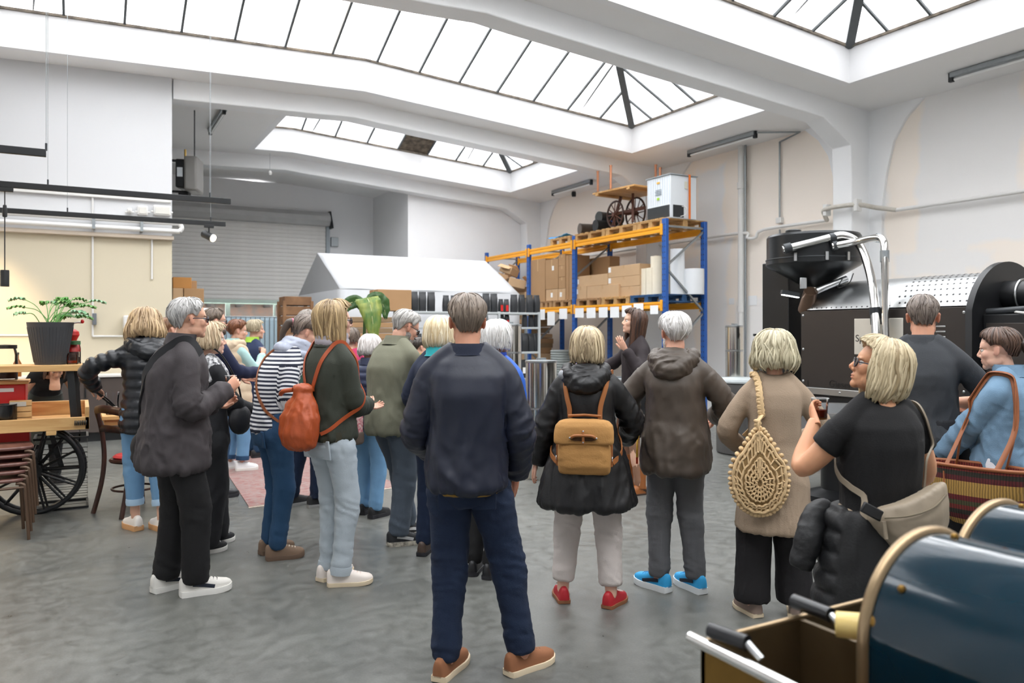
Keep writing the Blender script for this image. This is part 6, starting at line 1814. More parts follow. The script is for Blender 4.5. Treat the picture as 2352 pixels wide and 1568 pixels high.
def build_shoe(root, an, fa, s, sp, i):
    """sneaker: sole, upper, toe cap, laces; toe toward +y turned by fa"""
    Mz = np.array(Euler((0, 0, -R(fa))).to_matrix())
    L = sp.get('len', .285); w = sp.get('w', .049)
    base = np.array([an[0], an[1], 0])
    def T(V): return ((np.asarray(V) @ Mz.T) + base) * s
    ys = [-.085, -.075, -.05, 0, .05, .1, .14, .17, .188, .195]
    ys = [v * L / .285 for v in ys]
    wo = [.35, .62, .72, .74, .84, .98, .96, .8, .5, .2]
    st = sp.get('sole_t', .028)
    toeup = [0.004, 0, 0, 0, 0, 0, .002, .006, .01, .014]
    sole = []
    for y, k, u in zip(ys, wo, toeup):
        a = w * k * 1.08 + .004
        sole.append([(-a, y, u), (a, y, u), (a * 1.03, y, u + st * .6), (a, y, st + u), (-a, y, st + u), (-a * 1.03, y, u + st * .6)])
    so_v = MB().loft([T(r) for r in sole])
    hts = [.062, .082, .088, .086, .078, .058, .046, .036, .022, .006]
    up = []
    for y, k, h, u in zip(ys, wo, hts, toeup):
        a = w * k; th = np.linspace(0, np.pi, 11)
        pts = [(math.copysign(abs(math.cos(t)) ** .6, math.cos(t)) * a * (1 - .35 * max(0, (h - .05) / .05) * math.sin(t) ** 2), y, st * .8 + u + (h) * math.sin(t) ** .75) for t in th]
        up.append(T(pts))
    mb = MB()
    n = len(up[0]); V = np.concatenate(up); Fs = []
    for a in range(len(up) - 1):
        for b in range(n - 1): Fs.append((a * n + b, a * n + b + 1, (a + 1) * n + b + 1, (a + 1) * n + b))
        Fs.append((a * n + n - 1, a * n, (a + 1) * n, (a + 1) * n + n - 1))
    Fs.append(tuple(range(n))); Fs.append(tuple((len(up) - 1) * n + b for b in range(n))[::-1])
    mb.add(V, Fs)
    if sp.get('boot'):
        mb.tube([T([(0, -.02, .06)])[0], T([(0, -.025, .15)])[0], T([(0, -.03, sp['boot'])])[0]], [.05 * s, .047 * s, .06 * s], 16)
    sh = mb.build('shoe', sp['mat'], root, 50)
    so_v.build('sole', sp['sole'], sh, 40)
    if sp.get('heel'):
        MB().hexa([T([(x * .03, y, 0)])[0] if z == 0 else T([(x * .036, y, .05)])[0] for z in (0, 1) for x, y in ((-1, -.08), (1, -.08), (1, -.03), (-1, -.03))]).build('heel', sp['sole'], sh)
    if sp.get('lace'):
        for k in range(5):
            y = .035 + k * .02; h = np.interp(y * L / .285, ys, hts); a = .02 + .002 * k
            MB().tube([T([(-a, y, st + h * .8)])[0], T([(0, y + .006, st + h * .88)])[0], T([(a, y, st + h * .8)])[0]], .0032 * s, 5).build('lace', sp['lace'], sh, 60)
        for q in (-1, 1): MB().tube(spath([T([(0, .03, .088 + st * .8)])[0], T([(q * .02, .02, .105 + st * .8)])[0], T([(q * .04, .035, .09 + st * .6)])[0]], 4), .0028 * s, 5).build('lace', sp['lace'], sh, 60)
    if sp.get('cap'):
        MB().ell(T([(0, .155 * L / .285, .03 + st * .5)])[0], np.array([w * .86, .04, .026]) * s, Mz, 16, 8).build('toe_cap', sp['cap'], sh, 60)
    if sp.get('strip'):
        for q in (-1, 1): MB().tube(spath([T([(q * w * .78, -.02, .07)])[0], T([(q * w * .86, .04, .06)])[0], T([(q * w * .95, .1, .045)])[0]], 3), [(.004, .012)] * 7, 6).build('side_stripe', sp['strip'], sh, 60)

def polydist(P, pts):
    """distance to a polyline, length coordinate and local direction"""
    best = np.full(len(P), 1e9); along = np.zeros(len(P)); dirs = np.zeros((len(P), 3)); acc = 0
    for a, b in zip(pts[:-1], pts[1:]):
        ab = b - a; L = np.linalg.norm(ab); u = ab / L
        t = np.clip((P - a) @ u, 0, L)
        dd = np.linalg.norm(P - (a + np.outer(t, u)), axis=1)
        m = dd < best
        best = np.where(m, dd, best); along = np.where(m, acc + t, along); dirs[m] = u
        acc += L
    return best, along, dirs

def folds(P, N, A, kl, kp, amp, seed):
    al = (P * A).sum(1)
    q = P * kp + A * (al * (kl - kp))[:, None] + seed
    w = pn(q * .6 + 11)
    q = q + w[:, None] * .7
    r1 = 1 - 2.2 * np.abs(pn(q)); r2 = 1 - 2.2 * np.abs(pn(q * 1.9 + 31))
    r3 = 1 - 2.2 * np.abs(pn(q * 3.3 + 57))
    return amp * (r1 * .7 + r2 * .4 + np.clip(r3, 0, 1) * .22)

def trousers(root, J, s, q, build, sex, spine, g, hip):
    inf = g.get('inf', .012); mb = MB()
    W = g.get('w', 1.0)
    hw_ = (.134 if sex == 'm' else .14) * build + hip
    rings = []
    for z, a, b, y in ((1.03, .92, .092, 0), (.98, .98, .1, 0), (.92, 1.04, .11, -.008), (.86, 1.03, .113, -.012), (.8, .92, .1, -.008)):
        rings.append(spine(ringel((0, y, z), hw_ * a + inf, b * build + inf, (1, 0, 0), (0, 1, 0), 28)))
    mb.loft(rings)
    fl = g.get('flare', 0.0); cuff = g.get('cuff', .07) - .022
    for sd, sg in (('L', -1), ('R', 1)):
        hp, kn, an = J['hp' + sd], J['kn' + sd], J['an' + sd]
        end = an + (kn - an) / np.linalg.norm(kn - an) * (cuff - .07)
        hp2 = hp + np.array([0, -.005, -.02])
        pts = spath([hp2, hp2 * .55 + kn * .45, kn, kn * .5 + an * .5, end], 4)
        rad = np.interp(np.linspace(0, 1, len(pts)), [0, .22, .5, .72, 1], np.array([.085, .081, .064 * (1 + fl * .3), .056 * (1 + fl * .7), .047 * (1 + fl)]) * W * (build if build < 1.1 else 1.1)) + inf * .6
        rad[0] *= .9
        mb.tube(pts, list(rad), 18)
    V, Fs = mb.VF()
    me, P = remesh(V, Fs, .0105 * q, 8)
    N = vnorm(me)
    A = np.tile([.25, .35, .9], (len(P), 1))
    f = folds(P, N, A, g.get('kl', 13), g.get('kp', 6), g.get('amp', .006) * 1.5, g.get('seed', 3))
    z = P[:, 2]
    k = .3 + .8 * np.exp(-((z - .48) / .12) ** 2) + .65 * np.exp(-((z - .15) / .1) ** 2) + .7 * np.exp(-((z - .82) / .1) ** 2)
    P = P + N * (f * k)[:, None]
    setgu(me, z)
    setco(me, P * s)
    t = put('trousers', me, g['mat'], root)
    # pockets, seam and waistband
    if g.get('pockets'):
        for sg in (-1, 1):
            c = np.array([sg * .075, -(.106 * build + inf), .845]) * s
            MB().cbox(c, np.array([.11, .012, .12]) * s, rotm(8, 0, 0)).build('back_pocket', g['mat'], t, bevel=.004)
    if g.get('hem'):
        for sd in 'LR':
            an = J['an' + sd]; kn = J['kn' + sd]; u = (kn - an) / np.linalg.norm(kn - an)
            e = an + u * (cuff - .07)
            r_ = (.052 * (1 + fl) * W + inf) * 1.06
            MB().tube(np.array([e - u * .005, e + u * .02, e + u * .045]) * s, [r_ * s, r_ * 1.05 * s, r_ * s], 18).build('turn_up', g['hem'], t, 60)
    if g.get('belt'):
        MB().loft([spine(ringel((0, 0, zz_), hw_ * .94 + inf + .006, .104 * build + inf + .006, (1, 0, 0), (0, 1, 0), 28)) * s for zz_ in (1.0, 1.035)]).build('belt', g['belt'], t, 60)
    return t

def garment(root, J, s, q, build, sex, spine, hw, g, belly):
    """jacket, shirt, coat or vest: torso loft and sleeves fused, then draped"""
    inf = g.get('inf', .02) * .68; hem = g.get('hem', .88); fl = g.get('flare', 0.0)
    mb = MB()
    m_ = sex == 'm'
    prof = [(.4, 1.02, .12), (.6, 1.02, .12), (.75, 1.0, .12), (.88, 1.0, .12), (.95, .98, .117), (1.08, .9 if not m_ else .95, .105), (1.2, .96, .115), (1.3, 1.03, .125), (1.38, 1.05, .115), (1.44, .88, .095), (1.475, .66, .078), (1.5, .5, .066), (1.53, .42, .06)]
    W0 = (.142 if m_ else .133) * build
    zs = [hem] + [z for z, _, _ in prof if z > hem + .02]
    neck = g.get('neck', 1.51)
    zs = [z for z in zs if z <= neck]
    rings = []
    for z in zs:
        a = np.interp(z, [p[0] for p in prof], [p[1] for p in prof]) * W0
        b = np.interp(z, [p[0] for p in prof], [p[2] for p in prof]) * build
        fk = max(0, (1.15 - z)) * fl
        y0 = -.012 + (.03 * belly * 4 if 1.0 < z < 1.3 else 0)
        ii = inf if z < 1.4 else inf * max(.25, (1.52 - z) / .12)
        dd = b + ii + fk + (belly * .5 if z < 1.32 else 0)
        rings.append(spine(ringel((0, y0, z), a + ii + fk * 1.2, dd, (1, 0, 0), (0, 1, 0), 36, 2.5)))
    # open hem: the loft turns inward at the bottom so that the edge has thickness
    c0_ = rings[0].mean(0); fi = lambda k_, dz: c0_ + (rings[0] - c0_) * k_ + np.array([0, 0, dz])
    if hem < 1.2: rings = [fi(.78, .09), fi(.84, .02), fi(.9, -.006), fi(1, -.012)] + rings
    mb.loft(rings)
    arms = {}
    sl = g.get('sleeve', 1.0)
    for sd, sg in (('L', -1), ('R', 1)):
        sh, el, wr = J['sh' + sd], J['el' + sd], J['wr' + sd]
        arms[sd] = [sh, el, wr]
        if sl <= 0:
            continue
        pts = spath([sh + np.array([-sg * .03, 0, .01]), sh * .9 + el * .1 + np.array([sg * .012, 0, 0]), el, wr], 7)
        cut = len(pts) if sl >= 1 else max(5, int(len(pts) * (.3 + .7 * sl)))
        rad = np.interp(np.linspace(0, 1, len(pts)), [0, .3, .62, .72, 1], np.array([.051, .048, .041, .04, .034]) * build) + inf * np.interp(np.linspace(0, 1, len(pts)), [0, .4, 1], [.5, .75, g.get('cuffinf', .6)])
        mb.tube(pts[:cut], list(rad[:cut]), 16)
        mb.ell(sh + np.array([-sg * .01, -.0, -.014]), np.array([.05, .058, .053]) * build + inf * .5)
    # shoulder slope
    for sg, sd in ((-1, 'L'), (1, 'R')):
        nk = spine((sg * .045, -.025, 1.5)); ms = (nk + J['sh' + sd]) / 2 + np.array([0, 0, .006])
        mb.tube([nk, ms, J['sh' + sd] + np.array([0, 0, .008])], [.04 * build + inf * .4, .048 * build + inf * .4, .05 * build + inf * .5], 12)
    V, Fs = mb.VF()
    vox = g.get('vox', .0108) * q
    me, P = remesh(V, Fs, vox, g.get('smooth', 11))
    N = vnorm(me)
    # which vertices belong to a sleeve
    A = np.tile([0., 0, 1], (len(P), 1)); gu = P[:, 2].copy(); isarm = np.zeros(len(P), bool); al_ = np.zeros(len(P))
    if sl > 0:
        for sd, sg in (('L', -1), ('R', 1)):
            dd, al, dr = polydist(P, arms[sd])
            m = (dd < (.062 * build + inf) * 1.18) & (al > .05) 
            m &= ~isarm
            tx = P[:, 0] * sg
            m &= (tx > hw * .8) | (al > .22)
            A[m] = dr[m]; gu[m] = 1.41 - al[m]; isarm |= m; al_[m] = al[m]
    amp = g.get('amp', .007) * 2.0
    TA = A + np.array([.25, .6, .1]) * isarm[:, None]; TA = TA / np.linalg.norm(TA, axis=1)[:, None]
    f = np.where(isarm, folds(P, N, TA, 11, 5, amp * .72, g.get('seed', 7)) * (.4 + 1.0 * np.exp(-((al_ - .29) / .1) ** 2) + .6 * np.exp(-((al_ - .5) / .08) ** 2)),
                 folds(P, N, A, g.get('kl', 3.5), g.get('kp', 7.5) * 1.25, amp, g.get('seed', 7) + 5) * np.clip(.08 + 1.25 * (1.42 - P[:, 2]) / .5, .08, 1.2))
    P = P + N * f[:, None]
    if g.get('quilt'):
        pr_ = g['quilt']; ph_ = (gu / pr_) % 1
        P = P + N * ((np.abs(np.sin(np.pi * ph_)) ** .55 - .6) * g.get('puff', .016))[:, None]
    if g.get('rib'):
        a_ = np.arctan2(P[:, 0], P[:, 1]); m = (P[:, 2] < g['rib']) & ~isarm
        P = P + N * (np.where(m, np.sin(a_ * 95) * .0022, 0))[:, None]
    setgu(me, gu); setco(me, P * s)
    o = put(g.get('name', 'jacket'), me, g['mat'], root)
    # --- details
    def ring(z, ex, ey, h, mat, nm, r=.012, y0=-.012):
        a = np.interp(z, [p[0] for p in prof], [p[1] for p in prof]) * W0 + ex
        b = np.interp(z, [p[0] for p in prof], [p[2] for p in prof]) * build + ey
        MB().loft([spine(ringel((0, y0, z + dz), a + da, b + da, (1, 0, 0), (0, 1, 0), 32, 2.5)) * s for dz, da in ((-h, -r * .6), (-h, 0), (-h * .5, r), (0, r), (0, -r * .6))]).build(nm, mat, o, 60)
    if g.get('collar'):
        ch_, cr_ = g['collar'][:2]
        pts = []
        rr = []
        for k in range(5):
            z = 1.492 + ch_ * k / 4
            pts.append(spine(ringel((0, -.028 + .012 * k / 4, z - (.018 if k < 2 else 0)), cr_ * (1.12 - .12 * k / 4) + (.0 if k else .01), cr_ * (1.08 - .1 * k / 4), (1, 0, 0), (0, 1, 0), 26)) * s)
        inn = [spine(ringel((0, -.02, 1.492 + ch_ * k / 4), cr_ * (.9), cr_ * .88, (1, 0, 0), (0, 1, 0), 26)) * s for k in (4, 0)]
        MB().loft(pts + inn).build('collar', g.get('collar_mat', g['mat']), o, 50)
    if g.get('hood'):
        hsz = g['hood']
        hm = MB()
        hp_ = spath([spine(p) for p in ((-.05, .085, 1.44), (-.1, .03, 1.485), (-.115, -.06, 1.475), (-.075, -.125, 1.42), (0, -.15, 1.385), (.075, -.125, 1.42), (.115, -.06, 1.475), (.1, .03, 1.485), (.05, .085, 1.44))], 4)
        k_ = np.linspace(-1, 1, len(hp_))
        hm.tube(hp_, [(.022 + .024 * math.exp(-(u / .45) ** 2), .026 + .034 * math.exp(-(u / .45) ** 2)) for u in k_], 14)
        hm.ell(spine((0, -.115, 1.425)), np.array([.085, .05, .06]) * hsz); hm.ell(spine((0, -.09, 1.475)), np.array([.09, .05, .035]) * hsz)
        V, Fs = hm.VF(); m2, P2 = remesh(V, Fs, .008 * q, 3); N2 = vnorm(m2)
        P2 = P2 + N2 * folds(P2, N2, np.tile([1., 0, 0], (len(P2), 1)), 7, 15, .02, 4)[:, None]
        setco(m2, P2 * s); put('hood', m2, g.get('hood_mat', g['mat']), o)
    if g.get('band'):
        ring(hem + .035, inf + .004, inf + .004 , .06, g['band'], 'hem_band', .006)
    if g.get('cuff'):
        for sd in 'LR':
            el, wr = arms[sd][1], arms[sd][2]; u = (wr - el) / np.linalg.norm(wr - el)
            r_ = .036 * build + inf * g.get('cuffinf', .6)
            MB().tube(np.array([wr - u * .05, wr - u * .045, wr - u * .005, wr]) * s, [r_ * .9 * s, r_ * 1.08 * s, r_ * 1.06 * s, r_ * .9 * s], 16).build('cuff', g['cuff'], o, 60)
    if g.get('zip'):
        y0 = lambda z: .117 * build + inf + .002
        MB().tube([spine((0, np.interp(z, [p[0] for p in prof], [p[2] for p in prof]) * build + inf - .008, z)) * s for z in np.linspace(hem + .02, 1.42, 9)], [(.008 * s, .006 * s)] * 9, 6).build('zip', g['zip'], o, 60)
    if g.get('pocket'):
        for sg in (-1, 1):
            c = spine((sg * (W0 * .86 + inf), .07, hem + .15)) * s
            MB().cbox(c, np.array([.03, .15, .17]) * s, rotm(0, 0, sg * 25)).build('pocket', g['mat'], o, bevel=.012)
            MB().cbox(c + np.array([sg * .004, 0, .07]) * s, np.array([.035, .16, .05]) * s, rotm(0, 0, sg * 25)).build('pocket_flap', g['mat'], o, bevel=.01)
    if g.get('yoke'):
        pts = spine(np.array([(x * hw, -(.117 * build + inf) * math.cos(x * .9) - .006, 1.33) for x in np.linspace(-1, 1, 15)])) * s
        MB().tube(pts, .004 * s, 6).build('yoke_seam', g['mat'], o, 60)
    return o
# ------------------------------------------------------------------ the cast
def fab(name, col, rough=.85, bump=.25, bscale=180, **k): return mk(name, col, rough, bump=bump, bscale=bscale, **k)
W_SOLE = mk('white_rubber', '#e4e2dc', .6); D_SOLE = mk('dark_rubber', '#25252a', .7)
WH_LACE = mk('white_lace', '#e8e6e0', .8); BK_LACE = mk('black_lace', '#16171a', .8)
jean_d = fab('dark_blue_denim', '#0c1e38', .9, .4, 260, var=.2, vscale=5)
jean_m = fab('mid_blue_denim', '#234566', .9, .4, 260, var=.25, vscale=5)
jean_l = fab('light_blue_denim', '#6f9ac0', .9, .4, 260, var=.22, vscale=5)
GRIP = dict(curl=[.75, .8, .85, .9], thumb=.7)
def grip(n, f=None, curl=(.6, .65, .7, .75), thumb=.8):
    g = dict(n=n, curl=list(curl), thumb=thumb)
    if f is not None: g['f'] = f
    return g

# 1 woman in the black puffer jacket, pouring at the small table
person('puffer', 'curly-haired blonde woman in a black quilted puffer jacket and cropped jeans', 338, 6.05, 1.74, -8, 'f', 1.08,
       feet=[(-.07, .1, -15), (.1, -.04, -12)], lean=9, armL=(-.34, .3, 1.13), poleL=(-1, -.6, .25), armR=(.12, .4, 1.1), head=(8, -12),
       hair=dict(style='bob', col='#7a6044', col2='#c4a880', length=.155, vol=.028, amp=.015, flare=.22, curl=.3, wavy=.5),
       top=dict(mat=mk('black_puffer_nylon', '#10141a', .38, bump=.3, bscale=45), inf=.036, hem=.8, quilt=.075, puff=.02, amp=.006, collar=(.05, .075), hood=1.15, cuffinf=.45, flare=.05),
       legs=dict(mat=jean_l, cuff=.2, amp=.007, hem=mk('frayed_hem_denim', '#a8c4dc', .95), w=.98), hip=.02,
       shoe=dict(mat=mk('white_leather', '#e6e2dc', .5), sole=mk('tan_platform', '#c99a6a', .7), sole_t=.04, len=.255), hands=(grip((0, 0, -1), (.5, .6, -.5)), 'rest'))

# 2 barista behind the cart
person('barista', 'person in black bending down behind the wooden coffee cart', 104, 8.0, 1.6, 170, 'f', 1.05, lean=34, hunch=22, head=(0, -25), armL=(-.25, .35, .8), armR=(.25, .35, .8),
       hair=dict(style='long', col='#4a3122', col2='#7a5538', length=.2, vol=.012), top=dict(list=[dict(name='shirt', mat=fab('black_cotton', '#131416'), inf=.014, hem=.9, neck=1.4, sleeve=.35, amp=.006)], bare=True),
       legs=dict(mat=fab('black_trousers', '#17181b')), shoe=dict(mat=mk('black_leather', '#15161a', .45), sole=D_SOLE), skin='#d4a486')
o = None
ap = PEOPLE['barista']
t = MB().loft([ap['spine'](ringel((0, .015, z), a, b, (1, 0, 0), (0, 1, 0), 24)) * ap['s'] for z, a, b in ((.45, .2, .16), (.7, .195, .155), (.9, .185, .15), (1.02, .165, .135), (1.04, .16, .13))]).build('apron', fab('dark_green_apron', '#2f322c'), ap['root'], 60)

# 3 man in the charcoal field jacket, front left
person('charcoal', 'grey-haired man with glasses in a charcoal field jacket and white sneakers', 405, 4.62, 1.765, 74, 'm', 1.04,
       feet=[(-.1, -.03, -12), (.1, .08, 8)], armR=(.13, .25, 1.2), poleR=(.35, -.45, -1), armL=(-.1, .27, 1.1), poleL=(-.4, -.4, -1), head=(2, 2), hunch=5,
       hair=dict(style='short', col='#8d8b8a', col2='#cfcdca', vol=.012, amp=.005), glasses='#1b2236', skin='#d6a68c', brows='#8a8580',
       top=dict(mat=fab('charcoal_cotton', '#3d383a', .8, .2, 120, var=.1), inf=.04, hem=.76, amp=.013, collar=(.05, .08), yoke=True, flare=.04, kl=5, kp=8),
       legs=dict(mat=fab('black_twill', '#0c0c0e'), w=1.08, amp=.007, flare=.18, seed=5),
       shoe=dict(mat=mk('off_white_mesh', '#dcd9d2', .7), sole=W_SOLE, lace=BK_LACE, strip=mk('navy_stripe', '#1d2433', .5), sole_t=.034, len=.3), hands=(grip((.6, -.2, .3), (.3, .8, .3)), grip((-.9, .1, .2), (-.3, .75, .55))), belly=.02)

# 4 woman half hidden behind him
person('scarf', 'woman with a black and white scarf and wide black trousers behind the charcoal jacket', 478, 5.55, 1.62, 62, 'f', 1.05,
       feet=[(-.09, .1, -5), (.09, -.08, 5)], armR=(.1, .36, 1.06), armL=(-.12, .38, .95), head=(20, 0), hair=dict(style='bob', col='#a88f70', col2='#d9c6a6', length=.1, vol=.02, amp=.01, flare=.12, curl=.3),
       top=dict(list=[dict(mat=fab('black_knit', '#17181c'), inf=.024, hem=.82, amp=.007), dict(name='scarf', mat=mk('black_white_scarf', '#15161a', .8, col2='#d8d8da', vscale=45), inf=.034, hem=1.3, sleeve=0, amp=.012, neck=1.5)]),
       legs=dict(mat=fab('black_wide_trousers', '#131418'), w=1.1, flare=.75, cuff=.05, amp=.009, kl=3, kp=11), skin='#ddb39d',
       shoe=dict(mat=mk('black_canvas', '#1f2023', .8), sole=W_SOLE, lace=WH_LACE, len=.26, sole_t=.03), hands=(grip((.5, 0, .4), (.4, .8, .1)), grip((-.8, 0, .3), (-.3, .8, .3))))

# 5 man in the navy blazer
person('blazer', 'bearded man with glasses in a navy blazer over a pale pink shirt', 488, 7.3, 1.78, 62, 'm', 1.0, armR=(.12, .42, 1.15), poleR=(.3, -.6, -1), armL=(-.12, .35, 1.1), head=(14, 0),
       hair=dict(style='short', col='#4a3d33', col2='#7d6d5e', vol=.01), beard='#5b4a3d', glasses='#20242c', skin='#d6a68e',
       top=dict(list=[dict(name='shirt', mat=fab('pale_pink_shirt', '#dcc6d6'), inf=.016, hem=.84, amp=.005, collar=(.035, .066)), dict(mat=fab('navy_blazer_wool', '#171e3c', .85), inf=.034, hem=.8, amp=.009, neck=1.475, collar=(.04, .08))]),
       legs=dict(mat=jean_m), shoe=dict(mat=mk('black_leather', '#15161a', .45), sole=D_SOLE), hands=('rest', grip((-.7, 0, .5), (-.2, .9, .1))))

# 6 woman in the beige padded vest
person('vest', 'woman in a long beige padded vest over a mint hoodie, holding a cup', 540, 8.7, 1.69, 62, 'f', 1.07, feet=[(-.1, -.03, -10), (.11, .03, 20)],
       armR=(.02, .34, 1.34), poleR=(.5, -.1, -1), armL=(-.1, .32, 1.2), head=(22, -6), hair=dict(style='short', col='#5a3420', col2='#8a5636', vol=.022, amp=.006),
       top=dict(list=[dict(name='hoodie', mat=fab('mint_fleece', '#a9cdca'), inf=.022, hem=.92, amp=.008, collar=(.05, .075)), dict(name='padded_vest', mat=mk('beige_padded_nylon', '#cdb89c', .6, bump=.2, bscale=60), inf=.05, hem=.72, sleeve=0, quilt=.115, puff=.016, amp=.004, neck=1.475, hood=.95, flare=.05)]),
       legs=dict(mat=jean_l, w=1.1, hem=jean_m, cuff=.13), shoe=dict(mat=mk('white_mesh', '#e9e9ea', .7), sole=W_SOLE, lace=WH_LACE, sole_t=.036, len=.26), hands=('rest', grip((-.9, .1, .1), (-.4, .4, .8))))

# 7 person in navy behind the vest
person('navycoat', 'person in a navy coat with a lime collar behind the beige vest', 583, 9.6, 1.7, 60, 'm', 1.0, head=(20, 0), hair=dict(style='bob', col='#8d7f66', col2='#b7aa8e', length=.05, vol=.015),
       top=dict(mat=fab('navy_softshell', '#222f4e'), inf=.035, hem=.72, amp=.008, collar=(.05, .078), collar_mat=mk('lime_collar', '#a9d04a', .8)), legs=dict(mat=jean_m), shoe=dict(mat=mk('black_leather', '#15161a', .45), sole=D_SOLE))

# 8 woman in the striped top
person('stripes', 'woman with a ponytail in a navy and white striped top and blue jeans, head bowed', 630, 5.38, 1.72, 70, 'f', 1.0, feet=[(-.09, .0, -6), (.09, -.01, 12)], lean=4, hunch=13,
       armR=(.1, .27, 1.04), poleR=(.4, -.6, -1), armL=(-.06, .3, 1.03), head=(10, -20),
       hair=dict(style='pony', col='#4b3d34', col2='#8a7c70', length=.1, vol=.008), skin='#dbad95',
       top=dict(name='striped_top', mat=mstripe('navy_white_stripes', '#e4e4e6', '#252a3c', .0285, .5), inf=.02, hem=.9, amp=.008, flare=-.02, vox=.0085, kl=6, kp=6),
       legs=dict(mat=jean_m, w=.96, amp=.008, cuff=.07, pockets=True, seed=9), shoe=dict(mat=mk('taupe_suede', '#7b6553', .9), sole=mk('brown_rubber', '#6b5646', .7), lace=mk('cream_lace', '#d8cbb8', .8), sole_t=.03, len=.27),
       hands=(grip((.6, -.2, .3), (.2, .9, .2)), grip((-.6, -.2, .3), (-.2, .9, .2))), hip=.015)
pp = PEOPLE['stripes']
def in_person(key, name, label, cat, group=None):
    r = PEOPLE[key]['root']
    return thing(name, label, cat, r.location, r.rotation_euler.z, group)
sc = pp['s']
m2 = MB()
for k, (z, r_, y_) in enumerate(((1.47, .085, -.02), (1.5, .082, -.01), (1.53, .075, 0), (1.45, .09, .03))): m2.tube([*(pp['spine'](ringel((0, y_, z), r_, r_ * 1.0, (1, 0, 0), (0, 1, 0), 16))), pp['spine'](ringel((0, y_, z), r_, r_, (1, 0, 0), (0, 1, 0), 16))[0]], .03, 8, cap=False)
V_, F_ = m2.VF(); me, P = remesh(V_, F_, .01, 3); N = vnorm(me); P = P + N * folds(P, N, np.tile([0., 0, 1], (len(P), 1)), 14, 8, .01, 3)[:, None]; setco(me, P * sc); put('hooded_scarf', me, fab('pale_grey_scarf', '#aeb4c4'), pp['root'])
MB().torus((pp['HC'] + pp['M'] @ np.array([0, -.125, .025])) * sc, .026 * sc, .009 * sc, 16, 8, 'y').build('hair_tie', mk('pink_hair_tie', '#e77f96', .7), pp['root'], 60)

# 9 person in green behind her
person('green', 'person in a green jacket with a yellow strap behind the striped top', 700, 6.9, 1.76, 50, 'm', 1.0, feet=[(-.11, -.05, 5), (.1, .05, 25)], head=(10, -15), hair=dict(style='short', col='#5a5048', col2='#a39a90', vol=.01),
       top=dict(mat=fab('forest_green_shell', '#2f5548'), inf=.035, hem=.82, amp=.009, collar=(.05, .078), collar_mat=fab('black_collar', '#16171a')), legs=dict(mat=jean_d), armR=(.1, .35, 1.1), armL=(-.1, .35, 1.1),
       shoe=dict(mat=mk('black_mesh', '#1b1c1f', .7), sole=mk('grey_sole', '#8d8d8c', .6), lace=BK_LACE))

# 10 woman in the olive jacket
person('olive', 'woman with straight blonde hair in an olive bomber jacket and pale jeans', 762, 4.82, 1.75, 52, 'f', .98, feet=[(-.07, .03, -4), (.09, .0, 38)], armR=(.0, .28, 1.09), poleR=(.6, -.5, -1), armL=(-.06, .29, 1.08), head=(22, 3),
       hair=dict(style='long', col='#6d5638', col2='#c7ab7e', length=.19, vol=.016, amp=.008), glasses='#23252d', skin='#dcb29c', brows='#8d7358',
       top=dict(list=[dict(mat=fab('olive_bomber_cotton', '#30342a', .8, .2, 140), inf=.036, hem=.92, amp=.011, band=fab('olive_rib', '#393628'), cuff=fab('pale_olive_cuff', '#77806c'), collar=(.03, .075), flare=-.03, kl=4.5, kp=7)]),
       legs=dict(mat=fab('pale_ice_denim', '#aab4bb', .9, .3, 260), w=.96, amp=.009, pockets=True, seed=12, cuff=.07, hem=fab('pale_ice_denim', '#aab4bb')),
       shoe=dict(mat=mk('pale_leather_sneaker', '#e0d6cd', .6), sole=mk('cream_sole', '#d4c3a6', .7), lace=mk('pinkish_lace', '#d9bfb2', .8), len=.285, sole_t=.024),
       hands=(grip((.4, 0, .7), (.5, .8, -.1), (.25, .3, .35, .4), .3), grip((-.5, .1, .6), (-.5, .8, .05), (.25, .3, .35, .4), .3)))
pp = PEOPLE['olive']; sc = pp['s']
m2 = MB()
for (z, r_) in ((1.5, .072), (1.535, .068)): m2.tube(np.concatenate([pp['spine'](ringel((0, .0, z), r_, r_ * 1.05, (1, 0, 0), (0, 1, 0), 16)), pp['spine'](ringel((0, .0, z), r_, r_ * 1.05, (1, 0, 0), (0, 1, 0), 16))[:1]]), .026, 8, cap=False)
V_, F_ = m2.VF(); me, P = remesh(V_, F_, .009, 3); N = vnorm(me); P = P + N * folds(P, N, np.tile([0., 0, 1], (len(P), 1)), 14, 8, .01, 3)[:, None]; setco(me, P * sc); put('scarf', me, fab('grey_scarf', '#a09aa0'), pp['root'])

# 11 short white-haired woman
person('quilted', 'short white-haired woman in a navy quilted jacket with a pink patterned bag', 850, 6.55, 1.53, 35, 'f', 1.06, feet=[(-.1, .05, -10), (.09, -.04, 10)], head=(-30, -5), hair=dict(style='bob', col='#b9b1ad', col2='#e4dfdc', length=.1, vol=.022, amp=.008, flare=.1, curl=.4),
       top=dict(mat=mk('navy_quilt', '#232b47', .5, bump=.2, bscale=60), inf=.034, hem=.86, quilt=.07, puff=.014, amp=.004, collar=(.05, .075)), legs=dict(mat=jean_l, w=1.05), armR=(.15, .35, 1.2), armL=(-.1, .35, 1.2),
       shoe=dict(mat=mk('black_mesh', '#1b1c1f', .7), sole=D_SOLE, len=.27, sole_t=.035))

